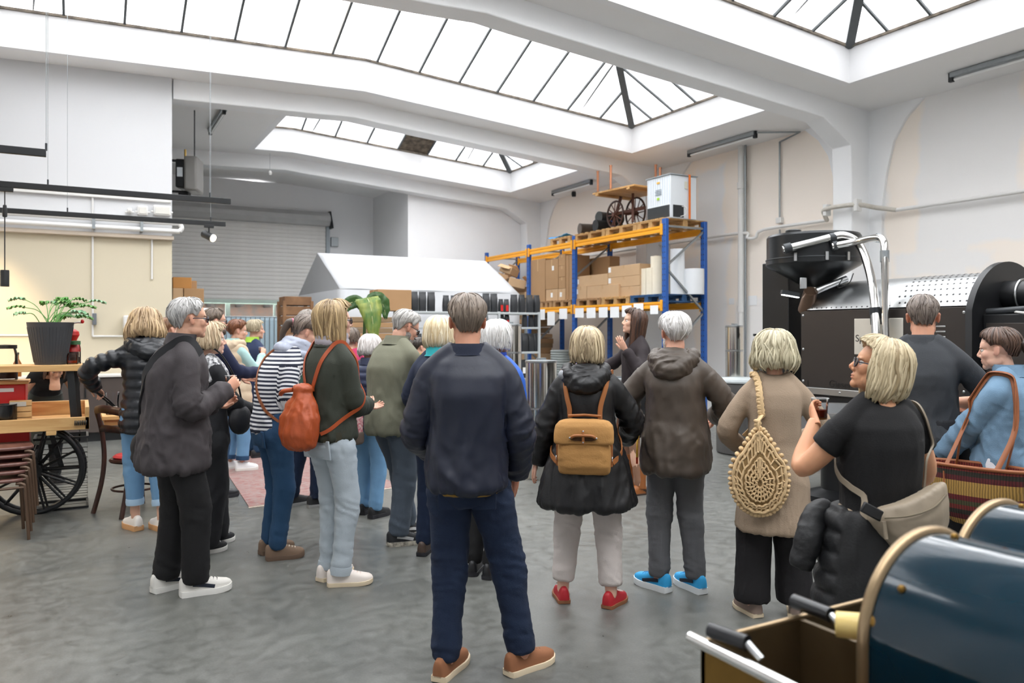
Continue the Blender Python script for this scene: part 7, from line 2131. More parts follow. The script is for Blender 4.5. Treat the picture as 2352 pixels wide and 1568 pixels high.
# 12 bearded man in the sage jacket
person('sage', 'grey-bearded man with glasses in a sage cotton jacket and blue-grey trousers, looking down', 905, 5.75, 1.74, 46, 'm', 1.06, feet=[(-.02, .16, -2), (.1, -.05, 30)], armR=(.08, .36, 1.05), poleR=(.5, -.6, -1), armL=(-.08, .4, 1.12), head=(22, -24), hunch=5,
       hair=dict(style='short', col='#8f8c88', col2='#c9c6c1', vol=.012), beard='#8f8983', glasses='#2a2a2c', skin='#d0a089', brows='#8a8580',
       top=dict(list=[dict(name='shirt', mat=fab('petrol_check_shirt', '#2f4c5e'), inf=.016, hem=.9, amp=.004, collar=(.05, .068)), dict(mat=fab('sage_cotton', '#757563', .85, .2, 140), inf=.044, hem=.83, amp=.012, neck=1.475, collar=(.05, .085), yoke=True, cuffinf=.7, kl=4, kp=7)]),
       legs=dict(mat=fab('blue_grey_chino', '#4b5561'), w=1.1, amp=.008, flare=.1), shoe=dict(mat=mk('black_mesh', '#1b1c1f', .7), sole=mk('speckled_sole', '#cfc8b8', .7, col2='#6b655c', vscale=30), lace=BK_LACE, len=.295, sole_t=.032, strip=mk('pale_mark', '#c9c9c9', .6)),
       hands=(grip((.6, -.3, .3), (.3, .8, .2)), grip((-.6, -.3, .3), (-.3, .8, .2))), belly=.03)

# 13 blonde woman with the teal collar
person('teal', 'woman with a platinum bob in a teal and navy jacket behind the navy jacket man', 1008, 5.4, 1.66, 20, 'f', 1.0, feet=[(-.12, .0, -5), (.1, .05, 10)], head=(-8, 0), hair=dict(style='bob', col='#c7ad7f', col2='#efe3c4', length=.125, vol=.024, amp=.006, flare=.08, curl=.45),
       top=dict(mat=fab('navy_shell', '#2a3247'), inf=.03, hem=.85, amp=.008, collar=(.05, .08), collar_mat=mk('teal_shell', '#1fa6ad', .6)), legs=dict(mat=jean_d), armL=(-.2, .32, 1.1), armR=(.15, .35, 1.1), shoe=dict(mat=mk('brown_leather', '#4a3a30', .5), sole=D_SOLE, len=.26))

# 14 man in the navy bomber, nearest
person('navy', 'man in a navy bomber jacket, dark jeans and tan shoes, back to the viewer', 1074, 3.52, 1.735, 1, 'm', 1.02, feet=[(-.1, .0, 22), (.25, .03, 50)], armL=(-.17, .24, 1.0), poleL=(-.45, -1, 0), armR=(.23, .13, .9), poleR=(.5, -1, 0), head=(-4, -2),
       hair=dict(style='short', col='#54473c', col2='#938476', vol=.012, amp=.004), skin='#cc9478',
       top=dict(list=[dict(name='shirt', mat=fab('ochre_shirt', '#8a6a2c'), inf=.012, hem=.86, amp=.003, sleeve=0), dict(mat=mk('navy_bomber_nylon', '#0f1629', .5, var=.1, bump=.12, bscale=60), inf=.042, hem=.89, amp=.012, band=fab('navy_rib', '#111a2e'), cuff=fab('navy_rib', '#111a2e'), collar=(.035, .076), collar_mat=fab('navy_rib', '#111a2e'), flare=-.02, kl=2.6, kp=5.5)]),
       legs=dict(mat=jean_d, w=1.06, amp=.009, pockets=True, seed=4, cuff=.075, belt=mk('brown_belt', '#4a3420', .5)),
       shoe=dict(mat=mk('tan_nubuck', '#855638', .85), sole=mk('cream_sole', '#d4c3a6', .7), lace=BK_LACE, len=.3, sole_t=.026), hip=.01, belly=.02)

# 15 white-haired person in blue
person('blue', 'white-haired person in a bright blue jacket and black trousers behind the navy jacket man', 1138, 4.95, 1.63, 18, 'f', 1.0, feet=[(-.16, 0, -10), (-.02, -.04, 10)], head=(12, 0), hair=dict(style='bob', col='#c4c1bd', col2='#efeeec', length=.1, vol=.018, amp=.006, curl=.3),
       top=dict(mat=mk('bright_blue_shell', '#1f5fc4', .55, bump=.2, bscale=60), inf=.032, hem=.86, amp=.008, collar=(.05, .08), collar_mat=fab('royal_collar', '#173c9c')), legs=dict(mat=fab('black_twill', '#0c0c0e'), w=1.05), shoe=dict(mat=mk('black_leather', '#15161a', .45), sole=D_SOLE, len=.27))

# 16 woman in the black coat with the tan backpack
person('coat', 'woman with tousled blonde hair in a black raincoat, white trousers and red shoes', 1348, 4.45, 1.585, 4, 'f', 1.08, feet=[(-.155, .02, -14), (.155, -.03, 24)], armL=(-.34, .04, .86), poleL=(-.7, -1, 0), armR=(.24, .3, 1.02), poleR=(1, -.7, -.4), head=(6, 0),
       hair=dict(style='bob', col='#8a765c', col2='#dcc9a4', length=.125, vol=.008, amp=.011, flare=.03, curl=.2, wavy=.38), skin='#dcb29c',
       top=dict(mat=mk('black_rain_cotton', '#0a0a0d', .5, bump=.2, bscale=80), inf=.036, hem=.66, flare=.2, amp=.014, hood=1.1, hood_mat=mk('black_rain_cotton', '#0a0a0d', .5), kl=2.6, kp=6.5),
       legs=dict(mat=fab('off_white_cotton', '#c9c0bb', .9), w=1.04, amp=.008, cuff=.13, flare=.12, seed=21), hip=.015,
       shoe=dict(mat=mk('red_leather', '#b0202a', .5), sole=mk('gum_sole', '#8a5a3a', .7), lace=WH_LACE, len=.25, sole_t=.022))
pp = PEOPLE['coat']; sc = pp['s']
MB().ell(pp['spine']((-.1, -.09, 1.46)) * sc, np.array([.075, .045, .045]) * sc, None, 18, 12).ell(pp['spine']((.1, -.08, 1.46)) * sc, np.array([.06, .04, .04]) * sc).build('hood_lining', mk('silver_lining', '#9a9da2', .35, bump=.6, bscale=30), pp['root'], 60)

# 17 the guide
person('guide', 'woman with long brown hair speaking to the group with one hand raised', 1458, 7.5, 1.775, -112, 'f', .95, feet=[(-.1, 0, -10), (.09, .05, 10)], armL=(-.2, .17, 1.37), poleL=(-.4, -.4, -1), armR=(.28, .42, 1.2), poleR=(.6, -.3, -1), head=(8, 8),
       hair=dict(style='long', col='#2c1c15', col2='#5b3b28', length=.36, vol=.012, amp=.008, back=.05), skin='#deb299', brows='#3a281f',
       top=dict(name='blouse', mat=fab('dark_plum_blouse', '#21171b', .8), inf=.022, hem=1.02, amp=.01, cuffinf=1.0, collar=(.02, .062)), legs=dict(mat=fab('tan_tights', '#8a6650', .7), w=.86, inf=.004, amp=.002),
       shoe=dict(mat=mk('cognac_leather', '#8f5426', .45, var=.12), sole=mk('dark_brown_sole', '#3a281d', .6), boot=.36, len=.26, heel=True, sole_t=.014),
       hands=(dict(n=(.5, -.6, .2), f=(.1, .5, .85), curl=[.12, .15, .2, .28], thumb=.1, spread=.35), dict(n=(-.4, 0, .9), f=(.3, .9, .1), curl=[.15, .2, .22, .25], thumb=.2, spread=.25)))
pp = PEOPLE['guide']; sc = pp['s']
V_, F_ = MB().loft([ringel((0, -.01, z), a, b, (1, 0, 0), (0, 1, 0), 30) for z, a, b in ((.62, .2, .155), (.7, .195, .15), (.85, .178, .14), (.95, .168, .13), (1.05, .145, .115), (1.07, .14, .11))]).VF()
me, P = remesh(V_, F_, .014, 3); N = vnorm(me); P = P + N * folds(P, N, np.tile([0., 0, 1], (len(P), 1)), 3, 9, .008, 3)[:, None]; setco(me, P * sc); put('skirt', me, fab('black_skirt', '#08090b'), pp['root'])
for sg in (-1, 1): MB().ell((pp['HC'] + pp['M'] @ np.array([sg * .082, -.005, -.05])) * sc, np.array([.008, .008, .016]) * sc, None, 10, 8).build('earring', mk('pearl_earring', '#e4d8c4', .25), pp['root'], 60)

# 18 white-haired man in the brown rain jacket
person('brown', 'white-haired man in a taupe rain jacket, grey trousers and bright blue sneakers', 1552, 4.66, 1.675, 12, 'm', .99, feet=[(-.1, -.02, -62), (.115, .05, -48)], armL=(-.26, .18, .98), poleL=(-1, -.6, -.2), armR=(.2, .3, 1.08), poleR=(1, -.7, -.3), head=(-30, -2),
       hair=dict(style='short', col='#bdb9b5', col2='#eeecea', vol=.02, amp=.006, thin=2), beard='#cfcac4', skin='#d6a28a', brows='#cfcac4',
       top=dict(mat=mk('taupe_rain_nylon', '#4c4239', .5, var=.08, bump=.15, bscale=60), inf=.046, hem=.78, amp=.014, flare=.06, hood=1.25, kl=3.2, kp=6, cuffinf=.7),
       legs=dict(mat=fab('grey_stretch_trousers', '#5c5d60'), w=1.06, amp=.009, cuff=.085, seed=17),
       shoe=dict(mat=mk('bright_blue_mesh', '#2f9fd8', .7), sole=mk('pale_foam_sole', '#dfe3e4', .6), lace=mk('blue_lace', '#1f78ae', .8), strip=mk('navy_stripe', '#1d2433', .5), len=.29, sole_t=.038), belly=.03)
pp = PEOPLE['brown']; sc = pp['s']
MB().tube([np.array([-.235, .02, 1.02]) * sc, np.array([-.238, -.04, .93]) * sc, np.array([-.228, -.085, .84]) * sc], .006 * sc, 6).build('pocket_zip', mk('yellow_zip', '#d8a52a', .5), pp['root'], 60)
MB().tube([np.array([-.228, -.085, .84]) * sc, np.array([-.226, -.09, .8]) * sc], .007 * sc, 6).build('zip_pull', mk('orange_pull', '#e0431f', .5), pp['root'], 60)

# 19 woman in the long beige cardigan
person('cardigan', 'woman with a wavy ash-blonde bob in a long beige cardigan and black trousers', 1778, 4.25, 1.555, -6, 'f', .99, feet=[(-.13, .0, -28), (.13, .05, 10)], armL=(-.2, .22, 1.02), poleL=(-.8, -1, 0), armR=(.19, .26, 1.07), poleR=(.8, -1, 0), head=(8, 0),
       hair=dict(style='bob', col='#8d8266', col2='#d9d0b2', length=.125, vol=.032, amp=.013, flare=.16, curl=.5, wavy=.42), skin='#d8a88e',
       top=dict(name='cardigan', mat=mk('beige_wool', '#9a8773', .95, bump=.5, bscale=160, var=.08), inf=.034, hem=.56, flare=.09, amp=.006, rib=.76, kl=2.5, kp=5, cuffinf=.7),
       legs=dict(mat=fab('black_wide_wool', '#100e11'), w=1.12, flare=.8, cuff=.085, amp=.01, kl=2.5, kp=10), shoe=dict(mat=mk('taupe_leather', '#8a776c', .6), sole=mk('cream_sole', '#d4c3a6', .7), len=.26, sole_t=.024))

# 20 blonde woman holding the tea glass
person('blonde', 'blonde woman with glasses in a black t-shirt looking up and holding a glass of tea', 2016, 2.95, 1.535, -34, 'f', 1.06, feet=[(-.12, .02, -10), (.12, -.02, 15)], armL=(-.17, .22, 1.38), poleL=(-.7, -.2, -1), armR=(.2, .3, 1.1), poleR=(.8, -.5, -1), head=(-66, 16),
       hair=dict(style='bob', col='#8f7a58', col2='#e2d2ae', length=.165, vol=.022, amp=.006, flare=.1, curl=.45, back=-.01), glasses='#1d2030', skin='#cd9672', brows='#9a7d5c',
       top=dict(list=[dict(name='tshirt', mat=fab('black_jersey', '#070709', .85), inf=.03, hem=.9, sleeve=.3, amp=.007, neck=1.485, kl=3, kp=6, vox=.009, cuffinf=1.3)], bare=True),
       legs=dict(mat=fab('khaki_chino', '#a1907a'), w=1.14, amp=.008), hip=.04, shoe=dict(mat=mk('white_leather', '#e6e2dc', .5), sole=W_SOLE, lace=WH_LACE, len=.26),
       hands=(dict(n=(.9, -.35, .0), f=(.2, .75, .55), curl=[.55, .6, .62, .62], thumb=.9, spread=.14), 'rest'))
pp = PEOPLE['blonde']; sc = pp['s']
for sg in (-1, 1): MB().torus((pp['HC'] + pp['M'] @ np.array([sg * .084, -.008, -.045])) * sc, .009 * sc, .0035 * sc, 14, 6, 'x').build('earring', m_steel, pp['root'], 60)
# black padded jacket knotted round her waist
V_, F_ = MB().loft([ringel((0, -.01, z), a, b, (1, 0, 0), (0, 1, 0), 36) for z, a, b in ((.55, .27, .19), (.62, .27, .2), (.75, .255, .19), (.88, .235, .175), (.97, .215, .16), (1.02, .2, .148))]).VF()
me, P = remesh(V_, F_, .012, 3); N = vnorm(me); P = P + N * folds(P, N, np.tile([0., 0, 1], (len(P), 1)), 3, 7, .014, 9)[:, None]
a_ = np.arctan2(P[:, 0], -P[:, 1]); mq = (a_ < -1.25)
P = P + N * (np.where(mq, (np.abs(np.sin(np.pi * P[:, 2] / .085)) ** .55 - .6) * .02, 0))[:, None]
setco(me, P * sc); wj = put('waist_jacket', me, mk('black_padded_cotton', '#0b0c0f', .6, bump=.3, bscale=90), pp['root'])
V_, F_ = MB().tube(spath([(-.16, .13, .98), (-.24, .1, .96), (-.29, .06, .88), (-.33, .06, .76)], 5), [.05, .055, .058, .056, .054, .052, .05, .05, .05, .05, .05, .05, .048, .046, .045, .042], 14).VF()
me, P = remesh(V_, F_, .009, 3); N = vnorm(me); P = P + N * folds(P, N, np.tile([0., 0, 1], (len(P), 1)), 16, 6, .01, 9)[:, None]; setco(me, P * sc); put('knotted_sleeve', me, MATS['black_padded_cotton'], pp['root'])

# 21 man in the grey polo
person('polo', 'man in a grey polo shirt and dark apron, arms folded, back to the viewer', 2120, 4.4, 1.775, 6, 'm', 1.05, feet=[(-.13, 0, -12), (.14, 0, 14)], armL=(.08, .26, 1.12), poleL=(-1, -.2, -.5), armR=(.12, .28, 1.13), poleR=(1, -.25, -.5), head=(-6, -3),
       hair=dict(style='short', col='#4c4038', col2='#8d8178', vol=.005, amp=.003), skin='#cd967a',
       top=dict(list=[dict(name='polo_shirt', mat=fab('slate_grey_pique', '#383b3f', .9, .3, 240), inf=.026, hem=.94, sleeve=.42, amp=.01, collar=(.035, .07), kl=5, kp=6, cuffinf=1.3)], bare=True), legs=dict(mat=fab('black_twill', '#0c0c0e')), shoe=dict(mat=mk('black_leather', '#15161a', .45), sole=D_SOLE), belly=.03)
pp = PEOPLE['polo']; sc = pp['s']
V_, F_ = MB().loft([ringel((0, -.005, z), a, b, (1, 0, 0), (0, 1, 0), 36) for z, a, b in ((.3, .26, .2), (.5, .25, .195), (.75, .235, .18), (.9, .22, .17), (1.0, .2, .158), (1.06, .19, .15))]).VF()
me, P = remesh(V_, F_, .012, 3); N = vnorm(me); P = P + N * folds(P, N, np.tile([0., 0, 1], (len(P), 1)), 1.6, 6, .014, 2)[:, None]; setco(me, P * sc); put('apron', me, fab('charcoal_apron', '#1d1e22', .85), pp['root'])

# 22 woman in the denim jacket
person('denim', 'woman with dark tied-back hair in a light denim jacket and white trousers, facing left', 2308, 4.05, 1.585, -72, 'f', 1.08, feet=[(-.1, .03, -8), (.1, -.04, 8)], armL=(-.06, .33, .98), poleL=(-.7, -.6, -.6), armR=(.12, .3, 1.0), poleR=(.8, -.5, -.6), head=(-8, -6),
       hair=dict(style='pony', col='#33241d', col2='#6b5244', length=.06, vol=.012, amp=.005), skin='#deb29c', brows='#5b463a',
       top=dict(mat=fab('light_wash_denim', '#6f8da6', .9, .45, 260, var=.2, vscale=6), inf=.034, hem=.9, amp=.013, collar=(.05, .08), cuff=fab('pale_denim_cuff', '#8ba7bd'), yoke=True, kl=5, kp=7, pocket=False),
       legs=dict(mat=fab('white_cotton', '#d6d6dd'), w=1.12, amp=.008), hip=.03, shoe=dict(mat=mk('white_leather', '#e6e2dc', .5), sole=W_SOLE, len=.26), hands=(grip((.6, 0, -.4), (.3, .8, -.3)), 'rest'))

# background figures, mostly hidden
person('pinkphone', 'person in a pink top raising a phone behind the short white-haired woman', 806, 8.6, 1.6, 20, 'f', .95, armR=(.1, .4, 1.4), head=(0, 0), hair=dict(style='bob', col='#4a3d35', col2='#7d6e62', length=.08, vol=.012), top=dict(mat=fab('pink_fleece', '#b8325f'), inf=.024, hem=.9), legs=dict(mat=jean_d, w=.95), shoe=dict(mat=mk('black_mesh', '#1b1c1f', .7), sole=W_SOLE), hide_eyes=True)
person('bluevest', 'person in a blue jacket with a yellow scarf in the background behind the sage jacket', 957, 8.4, 1.5, 40, 'm', .95, head=(20, -10), hair=dict(style='short', col='#2c2622', col2='#4a4038', vol=.012), top=dict(mat=fab('cobalt_fleece', '#20409a'), inf=.03, hem=.85, collar=(.06, .085), collar_mat=mk('mustard_scarf', '#b8a13a', .9)), legs=dict(mat=jean_d), shoe=dict(mat=mk('black_mesh', '#1b1c1f', .7), sole=W_SOLE), hide_eyes=True)
person('behindpuffer', 'person with brown hair almost hidden behind the puffer jacket', 386, 7.6, 1.7, 70, 'm', .95, head=(0, 0), hair=dict(style='short', col='#6b4a33', col2='#97704f', vol=.012), top=dict(mat=fab('navy_sweater', '#222a3c'), inf=.024, hem=.88), legs=dict(mat=jean_d), shoe=dict(mat=mk('black_mesh', '#1b1c1f', .7), sole=W_SOLE), hide_eyes=True)
# ------------------------------------------------------------------ what they carry
def pw(key, p):
    r = PEOPLE[key]['root']; a = r.rotation_euler.z; s = PEOPLE[key]['s']
    p = np.asarray(p) * s
    return np.array([r.location.x + p[0] * math.cos(a) - p[1] * math.sin(a), r.location.y + p[0] * math.sin(a) + p[1] * math.cos(a), p[2]])
def tumbler(key, side, label, up=(0, 0, -.0), r=.034, h=.085, fill=.45, liquid=None):
    c = pw(key, PEOPLE[key]['palm' + side] + np.array(up))
    t = thing('tea_glass', label, 'glass', (c[0], c[1], c[2] - h / 2), 0, 'small tea glasses')
    MB().lathe([(r * .2, .0), (r * .78, .0), (r * .8, .004), (r * .86, h * .5), (r, h)], 12, cap=False).build('tumbler', mglass('tumbler_glass', (.97, .98, .98), tint=.97), t, 60)
    MB().torus((0, 0, h), r, .0012, 28, 6).build('rim', mk('glass_rim', '#dfe6e8', .1), t, 60)
    MB().lathe([(0, 0), (r * .76, 0), (r * .77, .008), (0, .008)], 24).build('glass_base', mk('amber_glass_base', '#a8662a', .1), t, 60)
    MB().lathe([(0, .0095), (r * .71, .0095), (r * .76, h * fill), (0, h * fill)], 24).build('tea', liquid or mk('amber_tea_liquid', '#6e1d08', .1, spec=.6), t, 60)
tumbler('blonde', 'L', 'faceted glass of amber tea in the hand of the blonde woman')
tumbler('charcoal', 'R', 'small glass of tea in the hand of the man in the charcoal jacket', liquid=mk('golden_tea', '#c98a2c', .1))
tumbler('vest', 'R', 'small glass of tea held to the lips of the woman in the beige vest')
# phone / wallet in red
c = pw('scarf', PEOPLE['scarf']['palmL'] + np.array([.0, .03, .03]))
t = thing('red_wallet', 'dark red wallet in the hands of the woman with the black and white scarf', 'wallet', c, PEOPLE['scarf']['root'].rotation_euler.z)
MB().cbox((0, 0, 0), (.02, .12, .1), rotm(20, 0, 0)).build('cover', mk('dark_red_leather', '#8f1a22', .5), t, bevel=.006)
MB().cbox((.012, 0, 0), (.004, .1, .08), rotm(20, 0, 0)).build('clasp_panel', mk('oxblood', '#6d1119', .5), t, bevel=.002)
t = in_person('scarf', 'black_handbag', 'black round handbag on the hip of the woman with the black and white scarf', 'bag')
V_, F_ = MB().ell((.17, .15, .92), (.045, .09, .11)).VF(); me, P = remesh(V_, F_, .012, 2); put('pouch', me, mk('black_grained_leather', '#1b1c20', .5, bump=.3, bscale=90), t)
MB().tube(spath([(.17, .17, 1.0), (.17, .12, 1.2), (.1, .0, 1.42), (.0, -.12, 1.36), (-.13, -.08, 1.1), (-.15, .1, .98)], 6), [(.012, .005)] * 31, 6).build('strap', MATS['black_grained_leather'], t, 60)
# brochure
c = pw('sage', PEOPLE['sage']['palmL'] + np.array([.05, .06, .1]))
t = thing('brochure', 'printed brochure held by the bearded man in the sage jacket', 'brochure', c, PEOPLE['sage']['root'].rotation_euler.z + .5)
MB().cbox((0, 0, 0), (.15, .004, .21), rotm(-25, 0, 0)).build('cover', m_paper, t)
MB().cbox((0, -.004, .02), (.11, .003, .08), rotm(-25, 0, 0)).build('printed_picture', mk('brochure_print', '#8a6a50', .7, col2='#c9b49a', vscale=40), t)
t = in_person('sage', 'tan_shopper', 'tan paper bag hanging beside the sage jacket man', 'bag')
V_, F_ = MB().ell((.17, .24, .78), (.05, .1, .14)).VF(); me, P = remesh(V_, F_, .012, 2); put('pouch', me, mk('tan_canvas', '#b88d57', .9, bump=.3), t)
MB().tube(spath([(.17, .2, .9), (.16, .24, 1.02), (.17, .29, .9)], 5), .006, 6).build('handle', MATS['tan_canvas'], t, 60)
# crossbody strap and bag of the charcoal man
from mathutils.bvhtree import BVHTree
def conform(key, P, reach=.1, off=.007):
    """lay a path on the wearer's clothes where it passes close to them"""
    info = PEOPLE[key]; s = info['s']
    if 'bvh' not in info:
        V = []; Fs = []; k = 0
        for o in info['root'].children:
            if o.type == 'MESH' and o.name.split('.')[0] in ('jacket', 'shirt', 'striped_top', 'tshirt', 'cardigan', 'padded_vest', 'blouse', 'hooded_scarf', 'scarf', 'waist_jacket'):
                n = len(o.data.vertices); q = np.empty(n * 3); o.data.vertices.foreach_get('co', q); V += q.reshape(-1, 3).tolist()
                Fs += [tuple(i + k for i in p.vertices) for p in o.data.polygons]; k += n
        info['bvh'] = BVHTree.FromPolygons(V, Fs)
    out = []
    for p in P:
        loc, nr, _, dist = info['bvh'].find_nearest(Vector(np.asarray(p) * s))
        out.append((np.array(loc) + np.array(nr) * off) / s if dist < reach else np.asarray(p))
    out = np.array(out)
    for _ in range(2): out[1:-1] = out[1:-1] * .5 + (out[2:] + out[:-2]) * .25
    return out
def strap(key, pts, mat, par, w=.02, th=.004, k=8, reach=.1):
    s = PEOPLE[key]['s']; P = conform(key, spath(pts, k), reach)
    c = np.array([0, 0, 1.2]); T, A, B = frames(P)
    rings = []
    for p, t_ in zip(P, T):
        n = p - np.array([0, -.01, p[2]]); n = n - t_ * np.dot(n, t_); n /= max(np.linalg.norm(n), 1e-6)
        b = np.cross(t_, n)
        rings.append(np.array([p + b * w + n * th, p - b * w + n * th, p - b * w - n * th, p + b * w - n * th]) * s)
    return MB().loft(rings).build('strap', mat, par, 40)
m_bstrap = mk('black_webbing', '#1d1e21', .8)
t = in_person('charcoal', 'shoulder_bag', 'dark shoulder bag worn across the back of the charcoal jacket', 'bag')
sp_ = PEOPLE['charcoal']['spine']
strap('charcoal', [sp_((.17, .08, 1.44)), sp_((.135, -.03, 1.505)), sp_((.09, -.13, 1.43)), sp_((.0, -.178, 1.28)), sp_((-.1, -.18, 1.1)), sp_((-.19, -.12, .93))], m_bstrap, t, .026)
V_, F_ = MB().ell((-.2, -.08, .86), (.05, .13, .12)).ell((-.2, -.08, .8), (.05, .13, .08)).VF(); me, P = remesh(V_, F_, .012, 2); me.transform(Matrix.Scale(PEOPLE['charcoal']['s'], 4)); put('pouch', me, fab('charcoal_canvas_bag', '#34302f'), t)

# orange drawstring backpack
pk = PEOPLE['olive']; s = pk['s']
t = in_person('olive', 'drawstring_backpack', 'orange leather drawstring backpack on the olive jacket', 'backpack')
m_or = mk('orange_leather', '#a5481c', .5, bump=.25, bscale=50, var=.1)
def profbag(prof, yb, e=2.6, n=36): return [ringel((x, yb + y, z), a, b, (1, 0, 0), (0, 1, 0), n, e) for z, a, b, x, y in prof]
V_, F_ = MB().loft(profbag([(.87, .06, .03, -.0, -.02), (.89, .105, .06, 0, -.02), (.95, .125, .075, 0, -.02), (1.05, .12, .07, 0, -.01), (1.13, .085, .05, 0, 0), (1.17, .058, .038, 0, .005), (1.2, .046, .032, 0, .01), (1.225, .052, .034, 0, .01), (1.232, .042, .026, 0, .01)], -.225)).VF()
me, P = remesh(V_, F_, .009, 3); N = vnorm(me); P = P + N * folds(P, N, np.tile([0., 0, 1], (len(P), 1)), 3.5, 15, .02, 2)[:, None]; setco(me, P * s); put('pouch', me, m_or, t)
sp_ = pk['spine']
for sg in (-1, 1):
    strap('olive', [(sg * .03, -.2, 1.2), sp_((sg * .06, -.172, 1.3)), sp_((sg * .095, -.13, 1.43)), sp_((sg * .11, -.03, 1.5)), sp_((sg * .125, .09, 1.42)), sp_((sg * .16, .12, 1.25)), sp_((sg * .2, .02, 1.08)), (sg * .13, -.19, .95)], m_or, t, .011)
MB().tube(spath([(-.05, -.25, 1.2), (-.1, -.28, 1.19), (-.14, -.27, 1.17)], 4), .014 * s, 8).build('cord_end', m_or, t, 60)
MB().torus(np.array([0, -.215, 1.2]) * s, .046 * s, .005 * s, 22, 8).build('drawstring', m_or, t, 60)
# leather sling of the striped woman
t = in_person('stripes', 'tan_sling', 'thin tan leather shoulder strap bag on the striped top', 'bag')
sp_ = PEOPLE['stripes']['spine']; m_tanl = mk('tan_leather', '#8a4f2a', .5)
strap('stripes', [sp_((-.1, .06, 1.46)), sp_((-.1, -.06, 1.495)), sp_((-.06, -.135, 1.38)), sp_((.02, -.165, 1.2)), sp_((.13, -.13, 1.05)), sp_((.21, .0, .95))], m_tanl, t, .009, reach=.25)
V_, F_ = MB().ell((.2, .1, .92), (.03, .09, .07)).VF(); me, P = remesh(V_, F_, .01, 2); me.transform(Matrix.Scale(PEOPLE['stripes']['s'], 4)); put('pouch', me, m_tanl, t)

# tan canvas backpack on the black coat
pk = PEOPLE['coat']; s = pk['s']; sp_ = pk['spine']
t = in_person('coat', 'canvas_backpack', 'tan canvas backpack with a fold-over flap on the black raincoat', 'backpack')
m_tan = mk('tan_canvas_pack', '#b0824a', .85, bump=.35, bscale=120, var=.1, vscale=4)
m_tand = mk('cognac_strap', '#9a5f30', .55)
V_, F_ = MB().loft(profbag([(.865, .125, .03, 0, .01), (.875, .15, .055, 0, 0), (.92, .158, .07, 0, -.01), (1.0, .155, .07, 0, -.01), (1.1, .15, .062, 0, 0), (1.15, .148, .055, 0, 0)], -.215, 4)).VF()
me, P = remesh(V_, F_, .009, 3); N = vnorm(me); P = P + N * folds(P, N, np.tile([0., 0, 1], (len(P), 1)), 12, 6, .007, 2)[:, None]; setco(me, P * s); bdy = put('pouch', me, m_tan, t)
V_, F_ = MB().loft(profbag([(1.055, .17, .012, 0, -.055), (1.065, .178, .02, 0, -.05), (1.12, .178, .035, 0, -.035), (1.16, .172, .055, 0, -.01), (1.185, .15, .05, 0, 0), (1.195, .12, .03, 0, 0)], -.23, 4)).VF()
me, P = remesh(V_, F_, .008, 3); N = vnorm(me); P = P + N * folds(P, N, np.tile([1., 0, 0], (len(P), 1)), 6, 8, .004, 5)[:, None]; setco(me, P * s); put('flap', me, m_tan, t)
fl = MB().tube(np.array(spath([(-.075, -.313, 1.095), (-.05, -.321, 1.108), (0, -.325, 1.11), (.05, -.321, 1.108), (.075, -.313, 1.095)], 4)) * s, [.009 * s] * 17, 8).build('flap_handle', m_tand, t, 60)
MB().prism([(x * s, z * s) for x, z in ((-.08, 1.085), (-.06, 1.1), (0, 1.108), (.06, 1.1), (.08, 1.085), (.05, 1.075), (-.05, 1.075))], -.31 * s, -.3 * s).build('flap_slot', mk('dark_slot', '#4a3018', .9), t)
MB().tube(np.array([(0, -.32, 1.14), (0, -.327, 1.11), (0, -.32, 1.06)]) * s, [(.008 * s, .004 * s)] * 3, 8).build('closure_tab', m_tand, t, 60)
for (x, z) in ((0, 1.135), (0, 1.07), (-.08, 1.095), (.08, 1.095)): MB().ell(np.array([x, -.323, z]) * s, np.array([.006, .004, .006]) * s, None, 10, 6).build('stud', m_steel, t)
MB().tube(np.array([(-.1, -.2, 1.215), (0, -.205, 1.222), (.1, -.2, 1.215)]) * s, .008 * s, 8).build('top_bar', m_tand, t, 60)
for sg in (-1, 1):
    strap('coat', [(sg * .1, -.2, 1.2), sp_((sg * .115, -.2, 1.29)), sp_((sg * .15, -.15, 1.42)), sp_((sg * .165, -.04, 1.485)), sp_((sg * .165, .1, 1.4)), sp_((sg * .18, .14, 1.2)), (sg * .19, .04, 1.0), (sg * .17, -.2, .93)], m_tand, t, .015)
    MB().cbox(np.array([sg * .165, -.215, 1.0]) * s, np.array([.015, .03, .18]) * s).build('side_strap', m_tand, t, bevel=.004)
    MB().torus(np.array([sg * .17, -.235, .96]) * s, .014 * s, .003 * s, 12, 6, 'x').build('buckle', m_steel, t, 60)

# crochet bag on the cardigan shoulder
pk = PEOPLE['cardigan']; s = pk['s']; sp_ = pk['spine']
t = in_person('cardigan', 'crochet_bag', 'round straw crochet bag hanging from the shoulder of the beige cardigan', 'bag')
m_straw = mk('straw_yarn', '#cfb186', .9, bump=.5, bscale=180, var=.18, vscale=25)
cb = np.array([-.11, -.235, .89])
def teardrop(a, r): 
    x = math.sin(a) * r * .16; z = math.cos(a) * r * (.21 if math.cos(a) < 0 else .3); 
    if math.cos(a) > .3: x *= 1 - .62 * (math.cos(a) - .3) / .7
    return x, z
V_, F_ = MB().loft([[(cb[0] + teardrop(a, q)[0], cb[1] + dy, cb[2] + teardrop(a, q)[1]) for a in np.linspace(0, 2 * np.pi, 40, endpoint=False)] for q, dy in ((.02, .045), (.6, .05), (.9, .035), (1, 0), (.9, -.03), (.55, -.042), (.02, -.045))]).VF()
me, P = remesh(V_, F_, .009, 2); setco(me, P * s); bg_ = put('lining', me, mk('straw_lining', '#8d7148', .95), t)
yy = lambda q: cb[1] - .05 * math.sqrt(max(0, 1 - q * q * .85)) - .002
rn = random.Random(4)
